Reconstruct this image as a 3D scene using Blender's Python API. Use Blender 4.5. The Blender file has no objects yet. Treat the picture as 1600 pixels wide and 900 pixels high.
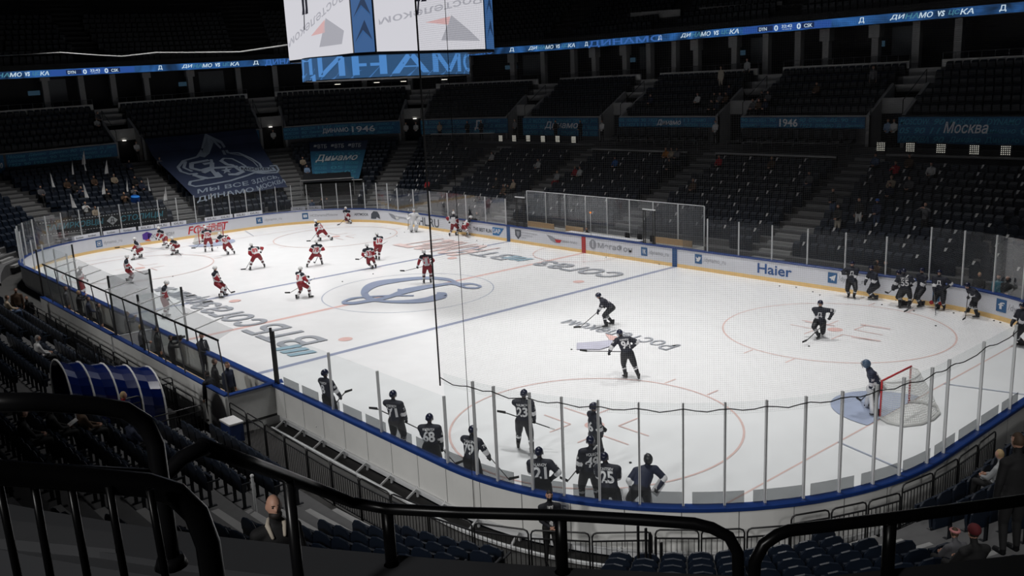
import bpy, bmesh, math, random
import numpy as np
from mathutils import Vector, Matrix
from mathutils.bvhtree import BVHTree

scene = bpy.context.scene
COL = scene.collection
rnd = random.Random(7)
PI = math.pi

# ---------------------------------------------------------------- camera
CAM = Vector((38.700, -26.081, 10.442)); YAW, PITCH, ROLL, FPX = -0.8603, 0.2230, -0.0447, 1405.37
def _basis():
    cy, sy = math.cos(YAW), math.sin(YAW)
    f = Vector((sy*math.cos(PITCH), cy*math.cos(PITCH), -math.sin(PITCH)))
    rt = Vector((cy, -sy, 0)); up = rt.cross(f)
    return math.cos(ROLL)*rt+math.sin(ROLL)*up, -math.sin(ROLL)*rt+math.cos(ROLL)*up, f
RT, UP, FW = _basis()
cam_data = bpy.data.cameras.new('camera'); cam = bpy.data.objects.new('camera', cam_data); COL.objects.link(cam)
cam.matrix_world = Matrix(((RT.x, UP.x, -FW.x, CAM.x), (RT.y, UP.y, -FW.y, CAM.y), (RT.z, UP.z, -FW.z, CAM.z), (0, 0, 0, 1)))
cam_data.sensor_width = 36; cam_data.lens = FPX*36/1600; cam_data.clip_end = 400; cam_data.clip_start = .05
scene.camera = cam

# ---------------------------------------------------------------- view and light
vs = scene.view_settings; vs.view_transform = 'Standard'; vs.look = 'None'; vs.gamma = 1; vs.use_curve_mapping = False; vs.exposure = 0.85
scene.cycles.transparent_max_bounces = 40; scene.cycles.max_bounces = 6; scene.cycles.sample_clamp_indirect = 4
world = bpy.data.worlds.new('world'); scene.world = world; world.use_nodes = True
world.node_tree.nodes['Background'].inputs[0].default_value = (.55, .65, .85, 1)
world.node_tree.nodes['Background'].inputs[1].default_value = 0.0015
def spot(name, loc, target, energy, deg, blend=.85, size=1.2, col=(1, .985, .965)):
    L = bpy.data.lights.new(name, 'SPOT'); L.energy = energy; L.spot_size = math.radians(deg); L.spot_blend = blend; L.shadow_soft_size = size; L.color = col
    o = bpy.data.objects.new(name, L); COL.objects.link(o); o.location = loc
    o.rotation_euler = (Vector(target)-Vector(loc)).to_track_quat('-Z', 'Y').to_euler(); return o
RINK_LAMP = 5600
for ix, lx in enumerate((-27, -16.5, -6, 4.5, 15, 25)):       # lamps over the ice
    for ly in (-8, 8):
        spot('rink_spot', (lx, ly, 23), (lx, ly*.9, 0), RINK_LAMP*(1.12, 1.1, 1.08, 1.0, .90, .68)[ix], 84, 1.0)
for lx, ly, tx, ty, en in ((-14, -40, -4, -14, 1800), (2, -41, 5, -14, 3200), (13, -42, 14, -13.5, 4600), (24, -42, 22, -12, 5200), (38, -38, 27, -10, 4600), (50, -26, 29, -6, 2200)):      # lamps high behind the near stands
    spot('upper_spot', (lx, ly, 17), (tx, ty, .3), en, 36, 1.0)
for lx, ly, tx, ty, en in ((-38, 0, -33, 0, 200), (-34, 20, -30, 15, 260), (-14, 27, -14, 16, 190), (2, 27, 2, 16, 190), (16, 27, 15, 16, 150), (28, 22, 24, 17, 140)):    # catwalk lamps above the far seats
    spot('catwalk_spot', (lx, ly, 22), (tx, ty, 0), en, 70, 1.0)
for lx, ly, en in ((-34, 20, 55), (-8, 30, 75), (12, 30, 60), (24, 26, 20)):
    L = bpy.data.lights.new('house_lamp', 'POINT'); L.energy = en; L.shadow_soft_size = 1.0; L.color = (.95, .97, 1)
    o = bpy.data.objects.new('house_lamp', L); COL.objects.link(o); o.location = (lx, ly-6, 21)

# ---------------------------------------------------------------- pixel helpers (1600 x 900)
def rayd(px): return (px[0]-800)/FPX*RT - (px[1]-450)/FPX*UP + FW
def atz(px, z=0.0):
    d = rayd(px); return CAM + d*((z-CAM.z)/d.z)
def aty(px, y):
    d = rayd(px); return CAM + d*((y-CAM.y)/d.y)
def atx(px, x):
    d = rayd(px); return CAM + d*((x-CAM.x)/d.x)
def atd(px, t): return CAM + rayd(px)*t
def project(p):
    d = Vector(p)-CAM; z = d.dot(FW)
    return (800+FPX*d.dot(RT)/z, 450-FPX*d.dot(UP)/z, z) if z > .01 else (1e5, 1e5, z)

# ---------------------------------------------------------------- materials
MATS = {}
def mat(name, col, rough=.6, metal=0, emit=0, alpha=None, noise=.12, scale=6, spec=.5):
    if name in MATS: return MATS[name]
    m = bpy.data.materials.new(name); m.use_nodes = True; nt = m.node_tree; b = nt.nodes['Principled BSDF']
    b.inputs['Roughness'].default_value = rough; b.inputs['Metallic'].default_value = metal
    b.inputs['Specular IOR Level'].default_value = spec
    if noise and not emit:
        n = nt.nodes.new('ShaderNodeTexNoise'); n.inputs['Scale'].default_value = scale; n.inputs['Detail'].default_value = 3
        tc = nt.nodes.new('ShaderNodeTexCoord'); nt.links.new(tc.outputs['Object'], n.inputs['Vector'])
        r = nt.nodes.new('ShaderNodeMapRange'); r.inputs['To Min'].default_value = 1-noise; r.inputs['To Max'].default_value = 1+noise
        mx = nt.nodes.new('ShaderNodeMix'); mx.data_type = 'RGBA'; mx.blend_type = 'MULTIPLY'; mx.inputs['Factor'].default_value = 1
        mx.inputs[6].default_value = (*col, 1)
        cb = nt.nodes.new('ShaderNodeCombineColor')
        nt.links.new(n.outputs['Fac'], r.inputs['Value'])
        for k in range(3): nt.links.new(r.outputs['Result'], cb.inputs[k])
        nt.links.new(cb.outputs[0], mx.inputs[7]); nt.links.new(mx.outputs[2], b.inputs['Base Color'])
    else: b.inputs['Base Color'].default_value = (*col, 1)
    if emit:
        b.inputs['Emission Color'].default_value = (*col, 1); b.inputs['Emission Strength'].default_value = emit*.57
        b.inputs['Base Color'].default_value = (.01, .01, .01, 1)
    MATS[name] = m; return m

def glass_mat(name, tint=(.93, .95, .95), refl=.05, body=0.0, bodycol=(.6, .62, .65)):
    m = bpy.data.materials.new(name); m.use_nodes = True; nt = m.node_tree; nt.nodes.clear()
    out = nt.nodes.new('ShaderNodeOutputMaterial'); tr = nt.nodes.new('ShaderNodeBsdfTransparent'); tr.inputs[0].default_value = (*tint, 1)
    gl = nt.nodes.new('ShaderNodeBsdfGlossy'); gl.inputs['Roughness'].default_value = .04; gl.inputs[0].default_value = (.9, .9, .9, 1)
    fr = nt.nodes.new('ShaderNodeFresnel'); fr.inputs[0].default_value = 1.45
    ml = nt.nodes.new('ShaderNodeMath'); ml.operation = 'MULTIPLY'; ml.inputs[1].default_value = refl*3
    mx = nt.nodes.new('ShaderNodeMixShader'); nt.links.new(fr.outputs[0], ml.inputs[0]); nt.links.new(ml.outputs[0], mx.inputs[0])
    nt.links.new(tr.outputs[0], mx.inputs[1]); nt.links.new(gl.outputs[0], mx.inputs[2])
    last = mx
    if body:
        df = nt.nodes.new('ShaderNodeBsdfDiffuse'); df.inputs[0].default_value = (*bodycol, 1)
        m2 = nt.nodes.new('ShaderNodeMixShader'); m2.inputs[0].default_value = body
        nt.links.new(mx.outputs[0], m2.inputs[1]); nt.links.new(df.outputs[0], m2.inputs[2]); last = m2
    nt.links.new(last.outputs[0], out.inputs[0]); MATS[name] = m; return m

def net_mat(name, cell, cord, col, uv=True):
    """netting: cords are opaque, the holes between them are open"""
    m = bpy.data.materials.new(name); m.use_nodes = True; nt = m.node_tree; nt.nodes.clear()
    out = nt.nodes.new('ShaderNodeOutputMaterial'); tr = nt.nodes.new('ShaderNodeBsdfTransparent')
    df = nt.nodes.new('ShaderNodeBsdfDiffuse'); df.inputs[0].default_value = (*col, 1)
    tc = nt.nodes.new('ShaderNodeUVMap'); sp = nt.nodes.new('ShaderNodeSeparateXYZ'); nt.links.new(tc.outputs[0], sp.inputs[0])
    fs = []
    for k in range(2):
        a = nt.nodes.new('ShaderNodeMath'); a.operation = 'PINGPONG'; a.inputs[1].default_value = cell/2
        b = nt.nodes.new('ShaderNodeMath'); b.operation = 'LESS_THAN'; b.inputs[1].default_value = cord/2
        nt.links.new(sp.outputs[k], a.inputs[0]); nt.links.new(a.outputs[0], b.inputs[0]); fs.append(b)
    mxx = nt.nodes.new('ShaderNodeMath'); mxx.operation = 'MAXIMUM'; nt.links.new(fs[0].outputs[0], mxx.inputs[0]); nt.links.new(fs[1].outputs[0], mxx.inputs[1])
    ms = nt.nodes.new('ShaderNodeMixShader'); nt.links.new(mxx.outputs[0], ms.inputs[0]); nt.links.new(tr.outputs[0], ms.inputs[1]); nt.links.new(df.outputs[0], ms.inputs[2])
    nt.links.new(ms.outputs[0], out.inputs[0]); MATS[name] = m; return m

# ---------------------------------------------------------------- mesh helpers
def tag(o, label=None, cat=None, group=None, kind=None):
    if label: o['label'] = label
    if cat: o['category'] = cat
    if group: o['group'] = group
    if kind: o['kind'] = kind
    return o
def empty(name, loc=(0, 0, 0), label=None, cat=None, group=None, rz=0, kind=None):
    o = bpy.data.objects.new(name, None); COL.objects.link(o); o.location = loc; o.rotation_euler = (0, 0, rz); o.empty_display_size = .1
    return tag(o, label, cat, group, kind)

class MB:
    def __init__(s): s.v = []; s.f = []; s.m = []; s.uv = None
    def quad(s, a, b, c, d, mi=0):
        n = len(s.v); s.v += [tuple(a), tuple(b), tuple(c), tuple(d)]; s.f.append((n, n+1, n+2, n+3)); s.m.append(mi)
    def poly(s, pts, mi=0):
        n = len(s.v); s.v += [tuple(p) for p in pts]; s.f.append(tuple(range(n, n+len(pts)))); s.m.append(mi)
    def hexa(s, p, mi=0):
        n = len(s.v); s.v += [tuple(q) for q in p]
        for f in ((0, 3, 2, 1), (4, 5, 6, 7), (0, 1, 5, 4), (1, 2, 6, 5), (2, 3, 7, 6), (3, 0, 4, 7)): s.f.append(tuple(n+i for i in f)); s.m.append(mi)
    def box(s, c, d, mi=0, M=None):
        x, y, z = c; a, b, e = d[0]/2, d[1]/2, d[2]/2
        p = [Vector((x+i*a, y+j*b, z+k*e)) for k in (-1, 1) for i, j in ((-1, -1), (1, -1), (1, 1), (-1, 1))]
        if M is not None: p = [M @ q for q in p]
        s.hexa(p, mi)
    def bar(s, p, q, w, h=None, mi=0, up=(0, 0, 1)):
        p, q = Vector(p), Vector(q); h = h or w; d = (q-p); 
        if d.length < 1e-6: return
        d.normalize(); u = Vector(up)
        if abs(d.dot(u)) > .99: u = Vector((1, 0, 0))
        r = d.cross(u).normalized(); u = r.cross(d)
        s.hexa([p-r*w/2-u*h/2, p+r*w/2-u*h/2, p+r*w/2+u*h/2, p-r*w/2+u*h/2, q-r*w/2-u*h/2, q+r*w/2-u*h/2, q+r*w/2+u*h/2, q-r*w/2+u*h/2], mi)
    def tube(s, pts, rad, n=10, mi=0, ref=None, cap=True):
        """rad: number, list of numbers or list of (rx, ry)"""
        pts = [Vector(p) for p in pts]; N = len(pts)
        if not isinstance(rad, (list, tuple)): rad = [rad]*N
        rad = [(r, r) if not isinstance(r, (tuple, list)) else r for r in rad]
        base = len(s.v); pr = None
        for i, p in enumerate(pts):
            t = (pts[min(i+1, N-1)]-pts[max(i-1, 0)]); t = t.normalized() if t.length > 1e-9 else Vector((0, 0, 1))
            if ref is not None: r = Vector(ref)-t*t.dot(Vector(ref)); r.normalize()
            elif pr is None:
                a = Vector((0, 0, 1)) if abs(t.z) < .9 else Vector((1, 0, 0)); r = t.cross(a).normalized()
            else: r = (pr-t*t.dot(pr)).normalized()
            pr = r; u = t.cross(r)
            for k in range(n):
                an = 2*PI*k/n; s.v.append(tuple(p+r*math.cos(an)*rad[i][0]+u*math.sin(an)*rad[i][1]))
            if i:
                for k in range(n):
                    a = base+(i-1)*n+k; b = base+(i-1)*n+(k+1) % n
                    s.f.append((a, b, b+n, a+n)); s.m.append(mi)
        if cap:
            s.f.append(tuple(base+k for k in reversed(range(n)))); s.m.append(mi)
            s.f.append(tuple(base+(N-1)*n+k for k in range(n))); s.m.append(mi)
    def capsule(s, pts, rad, n=12, mi=0, ref=None):
        pts = [Vector(p) for p in pts]; rad = rad if isinstance(rad, (list, tuple)) else [rad]*len(pts); rad = [(r, r) if not isinstance(r, (tuple, list)) else r for r in rad]
        P, R = [], []
        d0 = (pts[0]-pts[1]).normalized(); d1 = (pts[-1]-pts[-2]).normalized(); a, b = rad[0], rad[-1]
        for k in (1, .85, .5): P.append(pts[0]+d0*min(a)*k); R.append((a[0]*math.sqrt(max(1-k*k, .002)), a[1]*math.sqrt(max(1-k*k, .002))))
        P += pts; R += rad
        for k in (.5, .85, 1): P.append(pts[-1]+d1*min(b)*k); R.append((b[0]*math.sqrt(max(1-k*k, .002)), b[1]*math.sqrt(max(1-k*k, .002))))
        s.tube(P, R, n, mi, ref)
    def ball(s, c, r, M=None, mi=0, nu=14, nv=9):
        r = (r, r, r) if not isinstance(r, (tuple, list)) else r; c = Vector(c); base = len(s.v)
        for j in range(1, nv):
            th = PI*j/nv
            for i in range(nu):
                p = Vector((math.sin(th)*math.cos(2*PI*i/nu)*r[0], math.sin(th)*math.sin(2*PI*i/nu)*r[1], math.cos(th)*r[2]))
                s.v.append(tuple(c+(M @ p if M else p)))
        t, b = Vector((0, 0, r[2])), Vector((0, 0, -r[2])); s.v.append(tuple(c+(M @ t if M else t))); s.v.append(tuple(c+(M @ b if M else b)))
        T, B = len(s.v)-2, len(s.v)-1
        for j in range(nv-2):
            for i in range(nu):
                a = base+j*nu+i; b2 = base+j*nu+(i+1) % nu; s.f.append((a, a+nu, b2+nu, b2)); s.m.append(mi)
        for i in range(nu):
            s.f.append((T, base+i, base+(i+1) % nu)); s.m.append(mi)
            a = base+(nv-2)*nu; s.f.append((B, a+(i+1) % nu, a+i)); s.m.append(mi)
    def add(s, o, M=None, mi=None):
        n = len(s.v); s.v += [tuple(M @ Vector(p)) for p in o.v] if M is not None else o.v
        s.f += [tuple(n+i for i in f) for f in o.f]; s.m += o.m if mi is None else [mi]*len(o.m)
    def mesh(s, name, mats, smooth=False):
        me = bpy.data.meshes.new(name); me.from_pydata(s.v, [], s.f)
        for m in (mats if isinstance(mats, (list, tuple)) else [mats]): me.materials.append(m)
        if len(me.materials) > 1: me.polygons.foreach_set('material_index', s.m)
        if smooth: me.polygons.foreach_set('use_smooth', [True]*len(me.polygons))
        if s.uv is not None:
            l = me.uv_layers.new(name='UVMap'); l.data.foreach_set('uv', [c for uv in s.uv for c in uv])
        me.update(); return me
    def build(s, name, mats, parent=None, smooth=False, bevel=0, loc=None, recalc=False):
        me = s.mesh(name, mats, smooth)
        if recalc:
            b = bmesh.new(); b.from_mesh(me); bmesh.ops.recalc_face_normals(b, faces=b.faces); b.to_mesh(me); b.free()
        o = bpy.data.objects.new(name, me); COL.objects.link(o)
        if parent: o.parent = parent
        if loc is not None: o.location = loc
        if bevel:
            md = o.modifiers.new('bevel', 'BEVEL'); md.width = bevel; md.segments = 2; md.limit_method = 'ANGLE'
        return o

DG = None
def eval_mesh(o):
    dg = bpy.context.evaluated_depsgraph_get(); return bpy.data.meshes.new_from_object(o.evaluated_get(dg))
TXT = {}
def text_verts(s, bold=0.0, shear=0.0, cond=1.0):
    """flat glyph triangles of a string, width normalised to its own size: (verts2d, faces, w, h)"""
    bold = min(bold, .03 if s.isdigit() else .016); key = (s, bold, shear)
    if key not in TXT:
        c = bpy.data.curves.new('t', 'FONT'); c.body = s; c.size = 1; c.offset = bold; c.shear = shear; c.resolution_u = 3; c.fill_mode = 'FRONT'
        o = bpy.data.objects.new('t', c); COL.objects.link(o); me = eval_mesh(o)
        v = np.array([p.co[:2] for p in me.vertices]) if len(me.vertices) else np.zeros((1, 2)); f = [tuple(p.vertices) for p in me.polygons]
        COL.objects.unlink(o); bpy.data.objects.remove(o); bpy.data.curves.remove(c); bpy.data.meshes.remove(me)
        v = v-v.min(0); TXT[key] = (v, f, v[:, 0].max(), v[:, 1].max())
    return TXT[key]
def text_on(mb, s, fn, w, h, u0=0.0, v0=0.0, bold=0.0, shear=0.0, mi=0, split=0.0):
    """text scaled to w x h with its lower left corner at (u0, v0); fn(u, v) gives the point in space"""
    v, f, tw, th = text_verts(s, bold, shear)
    n = len(mb.v)
    for x, y in v: mb.v.append(tuple(fn(u0+x/tw*w, v0+y/th*h)))
    mb.f += [tuple(n+i for i in q) for q in f]; mb.m += [mi]*len(f)
def rect_on(mb, fn, u0, v0, u1, v1, mi=0, n=1):
    for k in range(n):
        a = u0+(u1-u0)*k/n; b = u0+(u1-u0)*(k+1)/n; mb.quad(fn(a, v0), fn(b, v0), fn(b, v1), fn(a, v1), mi)
def poly_on(mb, fn, pts, mi=0): mb.poly([fn(u, v) for u, v in pts], mi)
def frame_fn(o, ux, uy):
    o, ux, uy = Vector(o), Vector(ux), Vector(uy); return lambda u, v: o+ux*u+uy*v

# ---------------------------------------------------------------- plan curves
RK = dict(x0=-28.9, x1=29.8, y0=-13.45, y1=13.25, R=8.5)
def rrect(x0, x1, y0, y1, R):
    """rounded rectangle, counter-clockwise from the middle of the near (y0) side: list of (kind, start, data, length)"""
    L = [('l', (0, y0), (1, 0), x1-R), ('a', (x1-R, y0+R), -PI/2, R*PI/2), ('l', (x1, y0+R), (0, 1), y1-y0-2*R),
         ('a', (x1-R, y1-R), 0, R*PI/2), ('l', (x1-R, y1), (-1, 0), x1-x0-2*R), ('a', (x0+R, y1-R), PI/2, R*PI/2),
         ('l', (x0, y1-R), (0, -1), y1-y0-2*R), ('a', (x0+R, y0+R), PI, R*PI/2), ('l', (x0+R, y0), (1, 0), -x0-R)]
    return L, R, sum(q[3] for q in L)
def rr_pt(C, s, d=0.0):
    """point at arc length s (on the base curve), d outwards; and the outward normal"""
    L, R, T = C; s = s % T
    for k, p, q, l in L:
        if s <= l+1e-9:
            if k == 'l': n = Vector((q[1], -q[0], 0)); return Vector((p[0]+q[0]*s, p[1]+q[1]*s, 0))+n*d, n
            a = q+s/R; n = Vector((math.cos(a), math.sin(a), 0)); return Vector((p[0], p[1], 0))+n*(R+d), n
        s -= l
def rr_scale(C, s, d):
    L, R, T = C; s = s % T
    for k, p, q, l in L:
        if s <= l+1e-9: return 1.0 if k == 'l' else (R+d)/R
        s -= l
def rr_near(C, x, y, step=.1):
    L, R, T = C; best = None
    n = int(T/step)
    for i in range(n):
        p, _ = rr_pt(C, i*step); q = (p.x-x)**2+(p.y-y)**2
        if best is None or q < best[0]: best = (q, i*step)
    return best[1]
RC = rrect(**RK); RT_LEN = RC[2]
BC = rrect(-43.5, 43.5, 1.35-28.6, 1.35+28.6, 22); BT = BC[2]
def zadj(x, y, z):
    k = max(0, min(1, (-x-28)/12))*max(0, min(.7, (20-y)*.025)); return z-k*max(0, min(1, (z-3)/4))
def zdrop(s):
    """the near stand starts lower than the far one"""
    s = s % BT; x = s if s < BT/2 else s-BT
    if x < -32: return 0
    if x < -22: return .85*(x+32)/10
    return float(np.interp(x, (20, 26, 38, 50, 57, 80, 95), (.85, .65, .35, -.05, -.35, -.35, 0)))
def bp(s, e, z):
    """point of the bowl at s, e metres inside the balcony wall line"""
    p, n = rr_pt(BC, s, -e)
    if 0 < z < 5.5: z = max(-.2, z-zdrop(s)*max(0, min(1, (5.5-z)/2)))
    return Vector((p.x, p.y, zadj(p.x, p.y, z)))
# ---------------------------------------------------------------- palette
M_ice = mat('ice', (.83, .835, .85), .3, noise=.05, scale=1.2)
nt = M_ice.node_tree; w = nt.nodes.new('ShaderNodeTexNoise'); w.inputs['Scale'].default_value = 3; w.inputs['Detail'].default_value = 6
bmp = nt.nodes.new('ShaderNodeBump'); bmp.inputs['Strength'].default_value = .12; bmp.inputs['Distance'].default_value = .02
nt.links.new(w.outputs[0], bmp.inputs['Height']); nt.links.new(bmp.outputs[0], nt.nodes['Principled BSDF'].inputs['Normal'])
def paint(name, col): return mat(name, col, .35, noise=.16, scale=1.5)
P_blue = paint('ice_blue', (.30, .335, .46)); P_red = paint('ice_red', (.72, .53, .50)); P_thin = paint('ice_thin_blue', (.42, .46, .56))
P_logo = paint('ice_logo', (.29, .34, .47)); P_grey = paint('ice_grey_text', (.36, .38, .42)); P_pink = paint('ice_pink', (.74, .50, .47))
P_cyan = paint('ice_cyan', (.33, .47, .56)); P_crease = paint('ice_crease', (.37, .42, .56)); P_purple = paint('ice_purple', (.52, .52, .62))
M_white = mat('board_white', (.70, .71, .76), .35, noise=.04, scale=2)
M_yellow = mat('kick_yellow', (.85, .58, .24), .45, noise=.08)
M_rail = mat('rail_blue', (.009, .036, .17), .35); M_back = mat('board_back', (.74, .74, .72), .55, noise=.12, scale=1.2)
M_seam = mat('seam_grey', (.12, .12, .12), .6); M_alu = mat('aluminium', (.74, .75, .76), .45, .0, noise=.05); M_dalu = mat('dark_aluminium', (.12, .12, .13), .4, .3)
M_black = mat('black_paint', (.006, .006, .007), .3); M_mat = mat('rubber_floor', (.028, .028, .027), .8, noise=.3, scale=3)
M_conc = mat('concrete', (.085, .085, .088), .8, noise=.22, scale=2.5); M_conc_l = mat('pale_concrete', (.30, .30, .30), .8, noise=.15, scale=2)
M_step = mat('step_concrete', (.25, .25, .25), .8, noise=.15, scale=3); M_dark = mat('dark_interior', (.012, .012, .014), .9)
M_seat = mat('seat_navy', (.0055, .011, .023), .45, noise=.1); M_seatd = mat('seat_dark', (.006, .008, .012), .5)
M_paper = mat('white_paper', (.62, .62, .62), .7, noise=.05); M_wood = mat('pale_wood', (.50, .36, .22), .6, noise=.15, scale=8)
M_txt_dark = mat('ink_dark_grey', (.07, .08, .10), .5); M_txt_grey = mat('ink_grey', (.30, .31, .34), .5); M_txt_blue = mat('ink_blue', (.02, .09, .28), .5)
M_ico = mat('icon_blue', (.03, .12, .28), .5); M_txt_white = mat('ink_white', (.75, .76, .78), .5); M_txt_red = mat('ink_red', (.55, .02, .025), .5)
M_purple = mat('ink_purple', (.09, .03, .30), .5); M_orange = mat('ink_orange', (.70, .16, .05), .5)
M_glass = glass_mat('rink_glass', (.92, .94, .94), .05, .025); M_pad = glass_mat('advert_film', (.34, .35, .355), .05, .05, (.30, .31, .32))  # small diffuse share in the rink glass paints in a pale haze

# ---------------------------------------------------------------- ice sheet and its markings
def outline(C, d, z, step=.6):
    n = int(C[2]/step); return [Vector((*rr_pt(C, C[2]*i/n, d)[0][:2], z)) for i in range(n)]
mb = MB(); o1 = outline(RC, .05, 0); o0 = outline(RC, .05, -.25); mb.poly(o1)
for i in range(len(o1)): j = (i+1) % len(o1); mb.quad(o0[i], o0[j], o1[j], o1[i])
ice = mb.build('ice_sheet', M_ice)
tag(ice, 'white ice sheet of the hockey rink with faded lines and logos', 'ice rink')
ZP = [.004]
def mark(name, mbx, m):
    ZP[0] += .0004; z = ZP[0]; mbx.v = [(x, y, z+q) for x, y, q in mbx.v]; return mbx.build(name, m, ice)
def inside(x, y, d=.02):
    cx0, cx1 = RK['x0']+8.5, RK['x1']-8.5; cy0, cy1 = RK['y0']+8.5, RK['y1']-8.5
    dx = max(cx0-x, 0, x-cx1); dy = max(cy0-y, 0, y-cy1); return math.hypot(dx, dy) < 8.5-d
def yspan(x):
    ys = [y for y in np.arange(-13.6, 13.5, .02) if inside(x, y)]; return min(ys), max(ys)
def line_x(x, w):
    m_ = MB(); a, b = yspan(x); m_.quad((x-w/2, a, 0), (x+w/2, a, 0), (x+w/2, b, 0), (x-w/2, b, 0)); return m_
def ring(c, r, w, a0=0, a1=2*PI, n=72):
    m_ = MB()
    for i in range(n):
        a, b = a0+(a1-a0)*i/n, a0+(a1-a0)*(i+1)/n
        m_.quad(*[(c[0]+q*math.cos(t), c[1]+q*math.sin(t), 0) for q, t in ((r-w/2, a), (r+w/2, a), (r+w/2, b), (r-w/2, b))])
    return m_
def disc(c, r, n=32): m_ = MB(); m_.poly([(c[0]+r*math.cos(2*PI*i/n), c[1]+r*math.sin(2*PI*i/n), 0) for i in range(n)]); return m_
mark('blue_line', line_x(7.12, .3), P_blue); mark('blue_line', line_x(-7.12, .3), P_blue)
mark('center_line', line_x(0, .3), P_pink)
mark('goal_line', line_x(26.38, .06), P_red); mark('goal_line', line_x(-25.4, .06), P_red)
mark('center_circle', ring((0, 0), 4.5, .06), P_thin)
for sx, sy in ((1, 1), (1, -1), (-1, 1), (-1, -1)):
    c = (20.33*(1 if sx > 0 else -.965), 7.15*sy)
    mark('faceoff_circle', ring(c, 4.5, .07), P_red); mark('faceoff_dot', disc(c, .31), P_pink); mark('faceoff_dot', disc((5.53*sx, 7.16*sy), .31), P_pink)
    for q in (-1, 1):
        for k in (-1, 1):
            r_ = MB(); x = c[0]+q*.9; r_.quad((x-.03, c[1]+k*4.5, 0), (x+.03, c[1]+k*4.5, 0), (x+.03, c[1]+k*5.1, 0), (x-.03, c[1]+k*5.1, 0)); mark('hash_mark', r_, P_red)
            r_ = MB(); X, Y = c[0]+q*.6, c[1]+k*.45
            r_.quad((X, Y-.03, 0), (X+q*1.2, Y-.03, 0), (X+q*1.2, Y+.03, 0), (X, Y+.03, 0)); r_.quad((X-.03, Y, 0), (X+.03, Y, 0), (X+.03, Y+k*.9, 0), (X-.03, Y+k*.9, 0)); mark('restraining_mark', r_, P_red)
for g, s in ((26.38, -1), (-25.4, 1)):
    m_ = MB(); pts = [(g, -1.83, 0), (g, 1.83, 0)]; a = math.asin(1.22/1.83) if 0 else 0
    pts = [(g, -1.7, 0)]+[(g+s*1.95*math.sin(t), -1.7*math.cos(t), 0) for t in np.linspace(.12, PI-.12, 18)]+[(g, 1.7, 0)]
    m_.poly(pts); mark('goal_crease', m_, P_crease)
    for k in (-1, 1):
        m_ = MB(); a, b = Vector((g, 3.4*k, 0)), Vector((g-s*(3.0 if g > 0 else 3.2), 4.2*k, 0)); d = (b-a).normalized(); n_ = Vector((-d.y, d.x, 0))*.03
        m_.quad(a-n_, a+n_, b+n_, b-n_); mark('trapezoid_line', m_, P_thin)
mark('referee_crease', ring((-.2, 13.2), 3.0, .05, PI, 2*PI, 30), P_pink)
# club logo at centre ice: brush strokes of varying width traced on the ice plane
def strokes(paths, m, name, ox, oy, sc):
    mbx = MB()
    for path in paths:
        P = [Vector((x, y, 0)) for x, y, w in path]; W = [w for _, _, w in path]; Q, WW = [], []
        for i in range(len(P)-1):                      # Catmull-Rom
            p0, p1, p2, p3 = P[max(i-1, 0)], P[i], P[i+1], P[min(i+2, len(P)-1)]
            for k in range(6):
                t = k/6; Q.append(.5*((2*p1)+(p2-p0)*t+(2*p0-5*p1+4*p2-p3)*t*t+(3*p1-p0-3*p2+p3)*t**3)); WW.append(W[i]*(1-t)+W[i+1]*t)
        Q.append(P[-1]); WW.append(W[-1]); E = []
        for i in range(len(Q)):
            d = (Q[min(i+1, len(Q)-1)]-Q[max(i-1, 0)]).normalized(); n_ = Vector((-d.y, d.x, 0))*WW[i]/2
            E.append([atz((ox+p.x/sc, oy+p.y/sc), 0) for p in (Q[i]-n_, Q[i]+n_)])
        for i in range(len(E)-1): k = len(mbx.f)*1.2e-5; dz = Vector((0, 0, k)); mbx.quad(E[i][0]+dz, E[i][1]+dz, E[i+1][1]+dz, E[i+1][0]+dz)
    ZP[0] += .003; return mark(name, mbx, m)
strokes([[(1430, 172, 12), (1340, 148, 14), (1225, 150, 22), (1130, 112, 26), (1000, 95, 26), (850, 93, 26), (650, 112, 34), (450, 142, 50), (340, 185, 66), (305, 235, 72), (345, 283, 46), (430, 308, 24), (560, 320, 22), (750, 318, 34), (900, 302, 46), (1020, 272, 60), (1080, 258, 44), (1060, 245, 30), (1000, 240, 20)]], P_logo, 'club_logo', 520, 420, 6.154)
strokes([[(1432, 172, 14), (1380, 188, 14), (1290, 186, 14), (1225, 165, 26), (1150, 145, 22), (1020, 160, 24), (880, 182, 36), (700, 218, 50), (620, 245, 40), (500, 285, 26), (350, 312, 26), (200, 335, 24), (110, 332, 26), (98, 322, 16), (180, 292, 18), (300, 276, 12), (560, 262, 12), (700, 262, 10), (780, 262, 10)],
         [(625, 200, 8), (645, 218, 40), (680, 225, 44)]], P_logo, 'club_logo_bar', 520, 420, 6.154)
def ice_text(s, x, y, w, h, m, bold=.0, shear=0, name='ice_lettering'):
    """lettering that reads from the far boards: starts at its high-x end"""
    mbx = MB(); text_on(mbx, s, frame_fn((x, y, 0), (-1, 0, 0), (0, -1, 0)), w, h, bold=bold, shear=shear); return mark(name, mbx, m)
ice_text('согаз', .1, -7.9, 6.3, 1.5, P_grey, .03, .15); ice_text('согаз', 6.3, 10.2, 6.3, 1.5, P_grey, .03, .15)
ice_text('ВТБ', 5.1, -7.75, 4.6, 1.9, P_grey, .03, .1)
ice_text('ВТБ', -2.2, 10.1, 4.9, 1.6, P_grey, .03, .1)
for bx, by in ((6.4, -9.0), (-1.0, 10.0)):
    m_ = MB()
    for k in range(3): X = bx-.62*k; m_.quad((X, by, 0), (X-.42, by, 0), (X-.72, by-1.05, 0), (X-.3, by-1.05, 0))
    mark('logo_bars', m_, P_cyan)
ice_text('норникель', -6.2, -7.6, 6.3, 1.5, P_grey, .02, .1)
ice_text('Ростелеком', 17.0, 1.35, 6.2, .95, P_grey, .0, 0)
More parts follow.
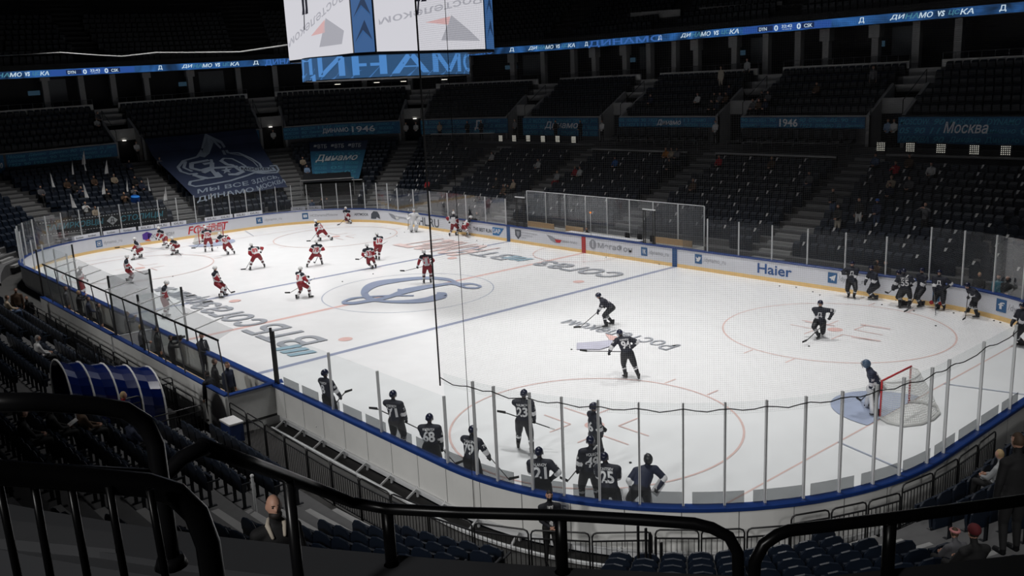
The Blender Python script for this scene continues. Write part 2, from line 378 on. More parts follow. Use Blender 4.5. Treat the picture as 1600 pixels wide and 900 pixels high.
ice_text('FONBET', -5.6, 11.3, 7.2, 3.8, paint('ice_pale_pink', (.77, .61, .59)), .05, .3)
m_ = MB(); m_.poly([atz(p) for p in ((901, 537), (901, 547), (938, 547), (960, 540), (957, 532), (930, 535))]); mark('violet_arrow', m_, P_purple)
m_ = MB(); m_.poly([atz(p) for p in ((946, 523), (953, 533), (966, 532), (964, 527))]); mark('red_arrow', m_, P_pink)
for k, q in enumerate(((1258, 503), (1345, 508), (1330, 527))):
    m_ = MB(); a, b = atz(q), atz((q[0]+46, q[1]+7)); d = (b-a).normalized(); n_ = Vector((-d.y, d.x, 0))*.04; m_.quad(a-n_, a+n_, b+n_, b-n_); mark('restraining_mark', m_, P_pink)

# ---------------------------------------------------------------- dasher boards
BH = 1.07; GAP0, GAP1 = rr_near(RC, -10.2, RK['y0']), rr_near(RC, 11.9, RK['y0'])
boards = empty('dasher_boards', (0, 0, 0), 'white dasher boards with blue cap rail and yellow kick strip around the ice', 'rink boards')
def ring_strip(name, m, prof, s0=0, s1=None, step=.5, parent=boards, closed=False, C=RC, smooth=True):
    """prof: list of (d, z) swept along the boards"""
    s1 = C[2] if s1 is None else s1; n = max(1, int((s1-s0)/step)); mbx = MB(); rows = []
    for i in range(n+1):
        s = s0+(s1-s0)*i/n; rows.append([Vector((*rr_pt(C, s, d)[0][:2], z)) for d, z in prof])
    k = len(prof)
    for i in range(n):
        for j in range(k if closed else k-1):
            mbx.quad(rows[i][j], rows[i+1][j], rows[i+1][(j+1) % k], rows[i][(j+1) % k])
    if closed and s1-s0 < C[2]-.01: mbx.poly(rows[0]); mbx.poly(list(reversed(rows[-1])))
    me_o = mbx.build(name, m, parent)
    b = bmesh.new(); b.from_mesh(me_o.data); bmesh.ops.remove_doubles(b, verts=b.verts, dist=1e-4); bmesh.ops.recalc_face_normals(b, faces=b.faces); b.to_mesh(me_o.data); b.free()
    return me_o
ring_strip('board_panel', M_white, [(0, .02), (0, BH-.04), (.05, BH-.04), (.05, .02)], closed=True)
ring_strip('board_back', M_back, [(.055, .0), (.055, BH-.05), (.13, BH-.05), (.13, .0)], closed=True)
ring_strip('kick_strip', M_yellow, [(-.006, .0), (-.006, .2), (.0, .2), (.0, .0)], closed=True)
ring_strip('cap_rail', M_rail, [(-.03, BH-.04), (-.03, BH+.02), (-.01, BH+.04), (.2, BH+.04), (.22, BH+.02), (.22, BH-.06), (.14, BH-.06)], closed=True)
def bfn(s_start, z0=0, d=-.012, direction=-1):
    """lettering on the ice side of the boards; seen from the ice the reading direction runs against s on the far side"""
    return lambda u, v: Vector((*rr_pt(RC, s_start+direction*u, d)[0][:2], z0+v))
def spx(x, y, z=.55):
    """arc length where the pixel meets the boards at height z (far and left boards)"""
    best = None
    for i in range(int(RT_LEN/.04)):
        s = i*.04; p, n = rr_pt(RC, s)
        if p.y < -9.5: continue
        q = project((p.x, p.y, z)); e = abs(q[0]-x)
        if n.dot(Vector((CAM.x-p.x, CAM.y-p.y, 0))) > 0: continue
        if best is None or e < best[0]: best = (e, s)
    return best[1]
def board_ad(x0, x1, s, z0, z1, m, bold=0, shear=0, name='board_lettering'):
    a, b = spx(x0, 0), spx(x1, 0); mbx = MB(); text_on(mbx, s, bfn(a), abs(a-b), z1-z0, 0, z0, bold, shear); return mbx.build(name, m, boards)
def board_icon(x0, x1, z0, z1, glyph, m=None):
    a, b = spx(x0, 0), spx(x1, 0); w = abs(a-b); mbx = MB(); f = bfn(a); rect_on(mbx, f, 0, z0, w, z1, 0, 2)
    g = bfn(a, 0, -.02); h = z1-z0
    if glyph == 'bird':
        pts = [(.15, .3), (.35, .22), (.6, .25), (.78, .5), (.85, .75), (.7, .72), (.6, .8), (.48, .7), (.47, .58), (.3, .62), (.15, .75), (.18, .5), (.3, .38)]
        poly_on(mbx, g, [(w*u, z0+h*v) for u, v in pts], 1)
    elif glyph == 'plane':
        poly_on(mbx, g, [(w*u, z0+h*v) for u, v in [(.12, .5), (.88, .82), (.72, .2), (.48, .36), (.4, .22), (.36, .42)]], 1)
    elif glyph == 'play':
        rect_on(mbx, g, w*.2, z0+h*.28, w*.8, z0+h*.74, 1)
        poly_on(mbx, bfn(a, 0, -.026), [(w*.43, z0+h*.4), (w*.6, z0+h*.51), (w*.43, z0+h*.62)], 0)
    elif glyph == 'cam':
        for q in ((.2, .2, .8, .27), (.2, .73, .8, .8), (.2, .2, .27, .8), (.73, .2, .8, .8), (.38, .38, .62, .62)): rect_on(mbx, g, w*q[0], z0+h*q[1], w*q[2], z0+h*q[3], 1)
    else: text_on(mbx, glyph, g, w*.6, h*.55, w*.2, z0+h*.22, .05, mi=1)
    return mbx.build('board_icon', [m or M_ico, M_txt_white], boards)
board_icon(150, 159.5, .35, .85, 'cam'); board_ad(162, 191, 'dynamo_ru', .42, .72, M_txt_grey)
a = spx(223, 0); mbx = MB(); f = bfn(a); poly_on(mbx, f, [(0, .42), (0, .8), (.35, .95), (.75, .75), (.4, .3)], 0); poly_on(mbx, bfn(a, 0, -.02), [(.1, .3), (.4, .42), (.6, .22)], 1)
mbx.build('board_icon', [M_purple, M_orange], boards)
board_ad(231, 272, 'Ростелеком', .42, .78, M_txt_grey, .02)
board_ad(293, 357, 'FONBET', .3, .9, M_txt_red, .05, .25)
board_icon(400.5, 410.5, .38, .88, 'VK'); board_ad(413, 440, '/dynamo_ru', .45, .72, M_txt_grey)
board_icon(472, 482, .38, .88, 'play'); board_ad(485, 528, 'HCDynamoMoscow', .48, .74, M_txt_grey)
board_ad(554, 576, 'ARTMOOR', .52, .74, M_txt_dark, .03)
a = spx(579.5, 0); mbx = MB(); f = bfn(a); poly_on(mbx, f, [(0, .3), (.05, .7), (.3, .92), (.7, .9), (.9, .65), (.95, .3), (.6, .45), (.5, .3)], 0); mbx.build('board_icon', M_txt_dark, boards)
def swirl(x, m):
    a = spx(x, 0); mbx = MB(); f = bfn(a); poly_on(mbx, f, [(0, .85), (.5, .78), (1.1, .55), (1.25, .4), (.8, .38), (.4, .5)], 0)
    poly_on(mbx, bfn(a, 0, -.02), [(.8, .6), (1.4, .62), (1.25, .42), (.9, .42)], 1); mbx.build('board_icon', m, boards)
swirl(607, [M_txt_grey, M_back]); board_ad(619, 640, 'Белтелеком', .5, .7, M_txt_grey)
board_ad(647, 686, 'KHL.RU', .22, .86, M_txt_dark, .05)
board_ad(740, 768, 'THE BEST RUN', .42, .68, M_txt_dark, .03)
a, b = spx(770, 0), spx(788, 0); w = abs(a-b); mbx = MB(); f = bfn(a); poly_on(mbx, f, [(0, .3), (w*.55, .3), (w, .85), (0, .85)], 0); text_on(mbx, 'SAP', bfn(a, 0, -.02), w*.62, .32, w*.06, .44, .05, mi=1)
mbx.build('board_icon', [mat('sap_blue', (.02, .17, .42), .5), M_txt_white], boards)
a = spx(805, 0); mbx = MB(); f = bfn(a); poly_on(mbx, f, [(0, .9), (.62, .9), (.6, .5), (.31, .25), (.02, .5)], 0)
poly_on(mbx, bfn(a, 0, -.02), [(.14, .8), (.48, .8), (.44, .55), (.31, .42), (.18, .55)], 1); mbx.build('board_icon', [M_txt_dark, M_txt_grey], boards)
for k, tx in enumerate(('КОНТИНЕНТАЛЬНАЯ', 'ХОККЕЙНАЯ', 'ЛИГА')): board_ad(814, 814+(26, 18, 8)[k], tx, .7-.17*k, .8-.17*k, M_txt_grey, .01)
swirl(854, [M_txt_grey, M_txt_red]); board_ad(871, 902, 'Белавиа плюс', .48, .66, M_txt_grey)
a = spx(921, 0); mbx = MB(); poly_on(mbx, bfn(a), [(.3+.3*math.cos(t), .62+.3*math.sin(t)) for t in np.linspace(0, 2*PI, 20, endpoint=False)], 0)
rect_on(mbx, bfn(a, 0, -.02), .27, .45, .34, .85, 1); mbx.build('board_icon', [M_txt_grey, M_white], boards)
board_ad(934, 988, 'МегаФон', .44, .8, M_txt_grey, .03)
board_icon(1001.5, 1012, .38, .88, 'VK'); board_ad(1014, 1045, '/dynamo_ru', .46, .78, M_txt_grey)
board_icon(1086, 1097.5, .38, .9, 'bird'); board_ad(1100, 1134, '/dynamo_ru', .46, .78, M_txt_grey)
board_ad(1184, 1237, 'Haier', .35, .88, M_txt_blue, .04)
board_icon(1293, 1307.5, .38, .9, 'plane'); board_ad(1310, 1354, '/dynamo_ru', .46, .78, M_txt_grey)
board_icon(1557, 1573, .38, .92, 'f'); board_ad(1575, 1606, '/dynam', .46, .8, M_txt_grey)
M_mred = mat('marker_red', (.42, .02, .02), .4); M_mblue = mat('marker_blue', (.02, .08, .22), .4)
for x, m in ((-7.12, M_mblue), (0, M_mred), (7.12, M_mblue)):
    for y, sgn in ((RK['y1'], -1),):
        mbx = MB(); mbx.box((x, y+sgn*.012, .52), (.34, .02, 1.03)); mbx.build('line_marker', m, boards)
# seams and steel frame behind the near boards
for s in np.arange(GAP1+.6, GAP1+46, 1.25):
    mbx = MB(); z0, z1 = .03, BH-.06; a, b = rr_pt(RC, s, .132)[0], rr_pt(RC, s+.018, .132)[0]; mbx.quad((a.x, a.y, z0), (b.x, b.y, z0), (b.x, b.y, z1), (a.x, a.y, z1)); mbx.build('panel_seam', M_seam, boards)
for s in np.arange(GAP1+.5, GAP1+34, 1.25):
    mbx = MB(); a, b = rr_pt(RC, s, .13)[0], rr_pt(RC, s, .55)[0]
    mbx.bar((a.x, a.y, .03), (a.x, a.y, -.28), .05, .05); mbx.bar((a.x, a.y, -.03), (b.x, b.y, -.26), .05, .05); mbx.build('steel_bracket', M_alu, boards)
ring_strip('base_sill', M_alu, [(.14, -.03), (.14, .0), (.19, .0), (.19, -.03)], GAP1+.3, GAP1+34, closed=True)
ring_strip('ground_sill', M_alu, [(.5, -.28), (.5, -.22), (.58, -.22), (.58, -.28)], GAP1+.3, GAP1+34, closed=True)
# door number sheet on the back of the boards
s5 = min(np.arange(GAP1, GAP1+30, .05), key=lambda s: abs(project((*rr_pt(RC, s, .14)[0][:2], .8))[0]-881))
f5 = lambda u, v: Vector((*rr_pt(RC, s5+u, .136)[0][:2], .55+v)); g5 = lambda u, v: Vector((*rr_pt(RC, s5+u, .142)[0][:2], .55+v))
mbx = MB(); rect_on(mbx, f5, -.12, 0, .12, .4, 0); text_on(mbx, '5', g5, .14, .2, -.07, .15, .05, mi=1); mbx.build('number_sheet', [M_txt_grey, M_txt_dark], boards)

# ---------------------------------------------------------------- glass above the boards
shield = empty('rink_shield', (0, 0, 0), 'clear glass panes and metal posts standing on the rink boards', 'rink glass')
def pane(s0, s1, h, z0=BH+.03, d=.07):
    mbx = MB(); n = 1 if s1-s0 < 1.4 else 3
    n = 3
    for k in range(n):
        a, b = rr_pt(RC, s0+(s1-s0)*k/n, d)[0], rr_pt(RC, s0+(s1-s0)*(k+1)/n, d)[0]; na, nb = rr_pt(RC, s0, 0)[1]*.012, rr_pt(RC, s1, 0)[1]*.012
        p = [Vector((a.x, a.y, z0)), Vector((b.x, b.y, z0)), Vector((b.x, b.y, z0+h)), Vector((a.x, a.y, z0+h))]
        mbx.quad(*p)
    return mbx.build('glass_pane', M_glass, shield)
def post(s, h, w=.045, m=None, z0=BH+.03, d=.07, dep=.07):
    p, n = rr_pt(RC, s, d); mbx = MB(); t = Vector((-n.y, n.x, 0)); R_ = Matrix(((t.x, n.x, 0, p.x), (t.y, n.y, 0, p.y), (0, 0, 1, 0), (0, 0, 0, 1)))
    for q in (-1, 1): mbx.box((q*w*.32, 0, z0+h/2-.02), (w*.28, dep, h+.04), 0, R_)
    mbx.box((0, 0, z0+h/2-.02), (w*.4, dep*.5, h+.04), 1, R_)
    return mbx.build('stanchion', [m or M_alu, M_dalu if m is None else m], shield)
# near side, from the end of the bench gap round the near corner; post pixels on the cap rail
npx = [(447, 597), (521, 640), (602, 674), (703, 722), (747, 742), (783, 748), (832, 765), (886, 772), (940, 780), (1001, 784), (1066, 786), (1129, 783), (1190, 779), (1249, 775), (1308, 767), (1355, 753), (1391, 738), (1433, 720), (1462, 705), (1517, 670), (1567, 637)]
ns = [rr_near(RC, *atz(p, BH+.03)[:2], step=.05) for p in npx]
ns += [ns[-1]+1.45*k for k in range(1, 6)]; CORNER = ns[4]
for i, s in enumerate(ns):
    post(s, 1.8 if i < 4 else 2.42, .05 if i else .06, M_black if i == 0 else None)
    if i < len(ns)-1: pane(s+.03, ns[i+1]-.03, 1.8 if i < 3 else 2.42)
post(GAP1-.02, 1.9, .07, M_black); pane(GAP1, ns[0]-.03, 1.8)
# frosted advert strips at the foot of the glass
s = ns[0]+.3; k = 0
while s < ns[-6]:
    L_ = 1.05 if s < ns[3] else 1.15; mbx = MB()
    for j in range(3):
        a, b = rr_pt(RC, s+L_*j/3, .02)[0], rr_pt(RC, s+L_*(j+1)/3, .02)[0]; mbx.quad((a.x, a.y, BH+.04), (b.x, b.y, BH+.04), (b.x, b.y, BH+.34), (a.x, a.y, BH+.34))
    mbx.build('advert_strip', M_pad, shield); s += L_+.2; k += 1
# the rest of the ring: right end, far side, left end, left near corner
def run(s0, s1, h, n, first=True):
    for k in range(n+1):
        s = s0+(s1-s0)*k/n
        if k or first: post(s, h, .05)
        if k < n: pane(s+.03, s0+(s1-s0)*(k+1)/n-.03, h)
sA = rr_near(RC, 29.8, 4.75); sB = rr_near(RC, 21.3, 13.25); sC = rr_near(RC, 9.3, 13.25); sD = rr_near(RC, -7.4, 13.25); sE = rr_near(RC, -20.4, 13.25)
run(ns[-1], sA, 2.42, 1, False); run(sA, sB, 2.42, 9, False); run(sB, sC, 1.8, 6, False)
run(sD, sE, 1.8, 6); sF = rr_near(RC, -28.9, 4.75); sG = rr_near(RC, -28.9, -4.95)
run(sE, sF, 2.1, 11, False); run(sF, sG, 2.1, 7, False); run(sG, rr_near(RC, -20.4, -13.45), 2.1, 9, False); run(rr_near(RC, -20.4, -13.45), rr_near(RC, -11, -13.45), 1.8, 4, False)
# white KHL strips above the left boards, reading from the ice
s = spx(100, 0); s_end = spx(270, 0); k = 0
for x0 in (57, 80, 98, 115, 133, 162, 188, 217, 242, 268, 320, 342, 366, 388, 455, 480):
    a = spx(x0, 0, 1.2); L_ = 1.15; mbx = MB(); f = bfn(a, BH+.05, .03); rect_on(mbx, f, 0, 0, L_, .3, 0, 2)
    if x0 > 200: text_on(mbx, 'KHL.RU', bfn(a, BH+.05, .02), .7, .17, .2, .06, .03, mi=1)
    else: text_on(mbx, 'fonbet', bfn(a, BH+.05, .02), .6, .14, .25, .07, .02, mi=1)
    mbx.build('advert_strip', [M_white if 100 < x0 < 400 else M_txt_grey, M_txt_dark], shield)

# ---------------------------------------------------------------- protective netting over the near end
NET = net_mat('net_cord', .045, .0021, (.3, .3, .31)); mbx = MB(); mbx.uv = []
sN = rr_near(RC, 21.35, RK['y0']); L_ = 26; n = 52; zs = [3.28, 8, 13, 20]
for i in range(n):
    a, b = sN+L_*i/n, sN+L_*(i+1)/n
    pa, pb = rr_pt(RC, a, .16)[0], rr_pt(RC, b, .16)[0]
    for j in range(3):
        mbx.quad((pa.x, pa.y, zs[j]), (pb.x, pb.y, zs[j]), (pb.x, pb.y, zs[j+1]), (pa.x, pa.y, zs[j+1]))
        mbx.uv += [(a-sN, zs[j]), (b-sN, zs[j]), (b-sN, zs[j+1]), (a-sN, zs[j+1])]
net = mbx.build('safety_netting', NET); tag(net, 'fine dark safety netting hanging above the near end glass', 'netting')
M_rope = mat('net_rope', (.012, .012, .013), .7)
mbx = MB(); p = rr_pt(RC, sN, .16)[0]; mbx.tube([(p.x, p.y, 3.2), (p.x, p.y, 20)], .022, 6); mbx.build('edge_rope', M_rope, net)
pts = []
for i in range(n*2+1):
    s = sN+L_*i/(2*n); q = rr_pt(RC, s, .16)[0]; ph = min((abs(s-t) for t in ns)); pts.append((q.x, q.y, 3.42-.10*min(1, ph/.55)))
mbx = MB(); mbx.tube(pts, .013, 5); mbx.build('bottom_rope', M_rope, net)
mbx = MB(); q = rr_pt(RC, sN+1.0, .16)[0]; mbx.tube([(q.x, q.y, .1), (q.x, q.y, 20)], .008, 5); mbx.build('pull_cord', M_rope, net)

# ---------------------------------------------------------------- goals
M_gred = mat('goal_red', (.42, .012, .018), .4); M_gnet = net_mat('goal_net', .07, .014, (.62, .62, .6)); M_gpad = mat('goal_pad', (.55, .55, .54), .7)
def goal(x, y, sgn, lab):
    g = empty('hockey_goal', (x, y, 0), lab, 'goal')
    for k in (-1, 1): m_ = MB(); m_.tube([(0, k*.93, 0), (0, k*.93, 1.22)], .032, 10); m_.build('goal_post', M_gred, g, True)
    m_ = MB(); m_.tube([(0, -.96, 1.22), (0, .96, 1.22)], .032, 10); m_.build('crossbar', M_gred, g, True)
    base = [(0, -.95), (.35, -1.15), (.8, -1.1), (1.1, -.6), (1.18, 0), (1.1, .6), (.8, 1.1), (.35, 1.15), (0, .95)]
    m_ = MB(); m_.tube([(sgn*a, b, .05) for a, b in base], .045, 8); m_.build('base_frame', M_gpad, g, True)
    top = [(0, -.93), (.25, -.85), (.5, -.5), (.56, 0), (.5, .5), (.25, .85), (0, .93)]
    m_ = MB(); m_.tube([(sgn*a, b, 1.2) for a, b in top], .02, 8); m_.build('top_frame', M_gpad, g, True)
    m_ = MB(); m_.uv = []
    def P(t, v):
        def cv(L, t):
            i = min(int(t*(len(L)-1)), len(L)-2); u = t*(len(L)-1)-i; return Vector((L[i][0]*(1-u)+L[i+1][0]*u, L[i][1]*(1-u)+L[i+1][1]*u, 0))
        a, b = cv(base, t), cv(top, t); z = .06+v*1.14; w = v**1.3; q = a*(1-w)+b*w; return Vector((sgn*q.x, q.y, z))
    N, V = 24, 6
    for i in range(N):
        for j in range(V):
            m_.quad(P(i/N, j/V), P((i+1)/N, j/V), P((i+1)/N, (j+1)/V), P(i/N, (j+1)/V)); m_.uv += [(i/N*4.4, j/V*1.3), ((i+1)/N*4.4, j/V*1.3), ((i+1)/N*4.4, (j+1)/V*1.3), (i/N*4.4, (j+1)/V*1.3)]
    for i in range(6):
        a, b = top[i], top[i+1]; m_.quad((0, a[1], 1.21), (0, b[1], 1.21), (sgn*b[0], b[1], 1.21), (sgn*a[0], a[1], 1.21)); m_.uv += [(0, a[1]), (0, b[1]), (b[0], b[1]), (a[0], a[1])]
    m_.build('goal_netting', M_gnet, g)
    m_ = MB(); m_.poly([(sgn*(.02+a*.9), b*.93, .012) for a, b in base]); m_.build('snow_patch', mat('snow', (.8, .8, .8), .9, noise=.15, scale=30), g)
    return g
goal(26.38, 0, 1, 'red framed goal with white net and a goalkeeper in front of it')
goal(-25.4, .1, -1, 'empty red goal standing by the far end boards under the red FONBET lettering')
# ---------------------------------------------------------------- arena floor, terraces and walls
M_floor = mat('arena_floor', (.035, .034, .033), .8, noise=.3, scale=.7)
mb = MB(); n = 160
oi = [Vector((*rr_pt(RC, RT_LEN*i/n, .05)[0][:2], -.3)) for i in range(n)]
oo = [Vector((*rr_pt(RC, RT_LEN*i/n, 3.2)[0][:2], -.3)) for i in range(n)]
for i in range(n): j = (i+1) % n; mb.quad(oi[i], oi[j], oo[j], oo[i])
oz = [Vector((*rr_pt(RC, RT_LEN*i/n, 6.5)[0][:2], -.3)) for i in range(n)]
for i in range(n): j = (i+1) % n; mb.quad(oo[i], oo[j], oz[j], oz[i])
fl = mb.build('floor', M_floor); tag(fl, kind='structure')
E0, RISE, DEP, NROW = 12.7, .328, .8, 15
def rowz(i): return .45+RISE*i
def rowe(i): return E0-DEP*i
def s_at(x, y): return rr_near(BC, x, y, .1)
AISLES = [(s_at(10.6, 29.95), 1.0), (s_at(-1.2, 29.95), 1.0), (s_at(-13, 29.95), 1.0), (s_at(-24.6, 29.95), .9), (s_at(-35, 25.3), .95), (s_at(-42.6, 14.4), .95), (s_at(-43.5, 1.2), .95),
          (s_at(-43.5, -11), .9), (s_at(-35, -22.6), .9), (s_at(-11, -27.25), .9), (s_at(0, -27.25), .65), (s_at(21.7, -27.25), 1.05), (s_at(32.0, -24.65), .85), (s_at(43.5, -6.4), 1.0), (s_at(43.5, 7), 1.0), (s_at(35, 25.3), .9)]
TUNNEL = s_at(10.9, -27.25)
s3 = s_at(21.5+22*math.cos(math.radians(-61.5)), -5.25+22*math.sin(math.radians(-61.5))); AISLES[12] = (s3, .8); AISLES[13] = (s_at(21.5+22*math.cos(math.radians(-24)), -5.25+22*math.sin(math.radians(-24))), .75)
def aisle_gap(s, e):
    """distance to the nearest aisle edge at inset e; negative inside"""
    best = 99
    for a, w in AISLES:
        d = (s-a+BT/2) % BT-BT/2; best = min(best, abs(d)*rr_scale(BC, a, -e)-w)
    return best
def near_side(s): p, _ = rr_pt(BC, s); return p.y < -20 and abs(p.x) < 22
def strip(prof, s0, s1, step, m, name, parent=None, closed=False, kind='structure'):
    n = max(1, int(abs(s1-s0)/step)); mbx = MB(); k = len(prof)
    rows = [[bp(s0+(s1-s0)*i/n, e, z) for e, z in prof] for i in range(n+1)]
    for i in range(n):
        for j in range(k if closed else k-1): mbx.quad(rows[i][j], rows[i+1][j], rows[i+1][(j+1) % k], rows[i][(j+1) % k])
    if closed: mbx.poly(rows[0]); mbx.poly(list(reversed(rows[-1])))
    o = mbx.build(name, m, parent, recalc=closed)
    if parent is None and kind: tag(o, kind=kind)
    return o
prof = [(E0, -.3)]
for i in range(NROW): prof += [(rowe(i), rowz(i)), (rowe(i+1), rowz(i))]
prof += [(.7, 5.45), (.0, 5.45)]
TS0 = TUNNEL-1.15; TS1 = TUNNEL+1.15
def prof_from(k): return [(rowe(k), -.3)]+[q for i in range(k, NROW) for q in ((rowe(i), rowz(i)), (rowe(i+1), rowz(i)))]+[(.7, 5.45), (.0, 5.45)]
strip(prof_from(2), TS1, 33, .8, M_conc, 'floor'); strip(prof_from(1), 33, 44, .8, M_conc, 'floor'); strip(prof, 44, BT-25, .8, M_conc, 'floor'); strip(prof_from(2), BT-25, BT+TS0, .8, M_conc, 'floor')
def row_ok(i, s):
    x = s % BT; x = x if x < BT/2 else x-BT; return not (-25 < x < 33 and i < 2) and not (33 <= x < 44 and i < 1)
# tunnel cut: low floor with side walls
strip([(E0, -.3), (4, -.3), (4, 5.45), (0, 5.45)], TS0, TS1, 1.2, M_conc, 'floor')
for s in (TS0, TS1):
    mb = MB(); P = [bp(s, e, z) for e, z in prof if e >= 4]+[bp(s, 4, rowz(10)), bp(s, 4, -.3)]; mb.poly(P); w_ = mb.build('wall_tunnel', M_conc); tag(w_, kind='structure')
# aisle steps: two pale treads per row
mb = MB()
for a, w in AISLES:
    for i in range(NROW):
        if not row_ok(i, a): continue
        sc = rr_scale(BC, a, -rowe(i)); h = w/sc
        for k in (0, 1):
            e0, e1 = rowe(i)-.4*k+.02, rowe(i)-.4*k-.3; z1 = rowz(i)-.164*(1-k)+.006
            z1 = rowz(i)-RISE/2+.01 if k == 0 else rowz(i)+.012
            if k == 0: e0, e1 = rowe(i)+.3, rowe(i)
            P = [bp(s, e, z) for z in (z1-.15, z1) for s, e in ((a-h, e0), (a+h, e0), (a+h, e1), (a-h, e1))]; mb.hexa(P)
st = mb.build('floor', M_step); tag(st, kind='structure')
# near ledge, balcony wall with banners, vomitories
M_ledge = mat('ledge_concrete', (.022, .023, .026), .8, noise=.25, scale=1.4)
VOM = [AISLES[k][0] for k in range(0, 10)]+[AISLES[13][0]]
VW = 1.05
cuts = sorted(VOM); segs = []
for i, a in enumerate(cuts):
    b = cuts[(i+1) % len(cuts)]; b = b if b > a else b+BT; segs.append((a+VW, b-VW))
M_bwall = mat('balcony_wall', (.10, .10, .105), .7, noise=.15, scale=1.5)
def banner_mat():
    m = bpy.data.materials.new('banner_print'); m.use_nodes = True; nt = m.node_tree; b = nt.nodes['Principled BSDF']; b.inputs['Roughness'].default_value = .6
    tc = nt.nodes.new('ShaderNodeTexCoord'); n1 = nt.nodes.new('ShaderNodeTexNoise'); n1.inputs['Scale'].default_value = 2.2; n1.inputs['Detail'].default_value = 1; n1.inputs['Distortion'].default_value = 3
    cr = nt.nodes.new('ShaderNodeValToRGB'); cr.color_ramp.interpolation = 'CONSTANT'; e = cr.color_ramp.elements
    e[0].color = (.014, .11, .25, 1); e[1].position = .55; e[1].color = (.03, .17, .32, 1); k = e.new(.62); k.color = (.014, .10, .23, 1)
    nt.links.new(tc.outputs['Object'], n1.inputs['Vector']); nt.links.new(n1.outputs['Fac'], cr.inputs[0]); nt.links.new(cr.outputs[0], b.inputs['Base Color']); return m
M_banner = banner_mat(); M_blite = mat('banner_light', (.06, .33, .50), .6); M_bwhite = mat('banner_white', (.8, .83, .86), .6)
for a, b in segs:
    m_ = (a+b)/2; p, _ = rr_pt(BC, m_)
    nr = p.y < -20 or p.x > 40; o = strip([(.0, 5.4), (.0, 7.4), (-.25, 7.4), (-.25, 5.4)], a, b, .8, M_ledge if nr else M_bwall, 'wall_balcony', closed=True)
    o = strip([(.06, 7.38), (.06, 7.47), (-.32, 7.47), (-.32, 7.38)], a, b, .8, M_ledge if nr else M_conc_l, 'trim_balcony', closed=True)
def banner(px0, px1, z0, z1, words, lab):
    """printed cloth on the balcony wall between two pixels of its top edge"""
    def sp(x):
        best = None
        for i in range(int(BT/.1)):
            p, n = rr_pt(BC, i*.1)
            if n.dot(Vector((CAM.x-p.x, CAM.y-p.y, 0))) > 0: continue
            q = project(bp(i*.1, 0, 7.4)); e = abs(q[0]-x)
            if q[2] > 0 and (best is None or e < best[0]): best = (e, i*.1)
        return best[1]
    a, b = sp(px0), sp(px1); W = abs(a-b); H = z1-z0; mbx = MB(); f = lambda u, v: bp(a-u, .09, z0+v); g = lambda u, v: bp(a-u, .105, z0+v); g2 = lambda u, v: bp(a-u, .12, z0+v)
    n = max(2, int(W)); rect_on(mbx, f, 0, 0, W, H, 0, n); rr = random.Random(int(px0))
    back = ['ДИНАМО', 'Динамо', 'МОСКВА', '1923', 'DYNAMO', 'Д', '90', 'Москва', '11', 'MOSCOW', '05']
    for r in range(2 if H < 1.1 else 3):
        u = .1; rh = H/(2 if H < 1.1 else 3)
        while u < W-.8:
            t = rr.choice(back); tw = min(rh*.55*len(t)+.1, W-u-.1); text_on(mbx, t, g, tw, rh*.7, u, r*rh+rh*.12, .02, rr.choice((0, .3)), 1); u += tw+.25
    for t, u, v, tw, th in words: 
        text_on(mbx, t, g2, tw*W, th*H, u*W, v*H, .02, .25 if t[0] in 'ДМд' and t[1:].islower() else 0, 2)
    o = mbx.build('banner', [M_banner, M_blite, M_bwhite]); return tag(o, lab, 'banner', 'blue printed banners along the balcony wall')
banner(185, 8, 6.45, 7.36, [], 'blue printed banner on the balcony, the one farthest toward the dark corner') if 0 else None
banner(8, 181, 6.2, 7.36, [], 'blue printed balcony banner with two brown panels under it, beside the dark doorway')
banner(-60, 4, 5.7, 7.36, [('Динамо', .55, .2, .4, .5)], 'blue balcony banner cut off by the picture edge with slanted white script')
banner(369, 404, 6.5, 7.36, [('Д', .3, .1, .4, .8)], 'short blue balcony banner with a single white letter beside the huge dark club cloth')
banner(441, 624, 6.2, 7.36, [('ДИНАМО', .33, .25, .22, .45), ('1946', .58, .25, .2, .5)], 'blue balcony banner reading 1946, above the hanging ВТБ cloth')
banner(657, 794, 6.0, 7.36, [('Д', .6, .2, .1, .7)], 'blue balcony banner with people standing before it above a long white table')
banner(817, 935, 5.8, 7.36, [('Динамо', .3, .35, .45, .45)], 'blue balcony banner reading Динамо in white above six floor spotlights')
banner(967, 1119, 6.62, 7.36, [('Динамо', .42, .15, .25, .65)], 'blue balcony banner with a small white signature above a row of big black chairs')
banner(1158, 1354, 6.62, 7.36, [('1946', .34, .12, .15, .75)], 'blue balcony banner with bold white 1946 above the big black chairs')
banner(1406, 1640, 5.75, 7.36, [('Москва', .33, .4, .3, .42)], 'tall blue balcony banner reading Москва in white script')
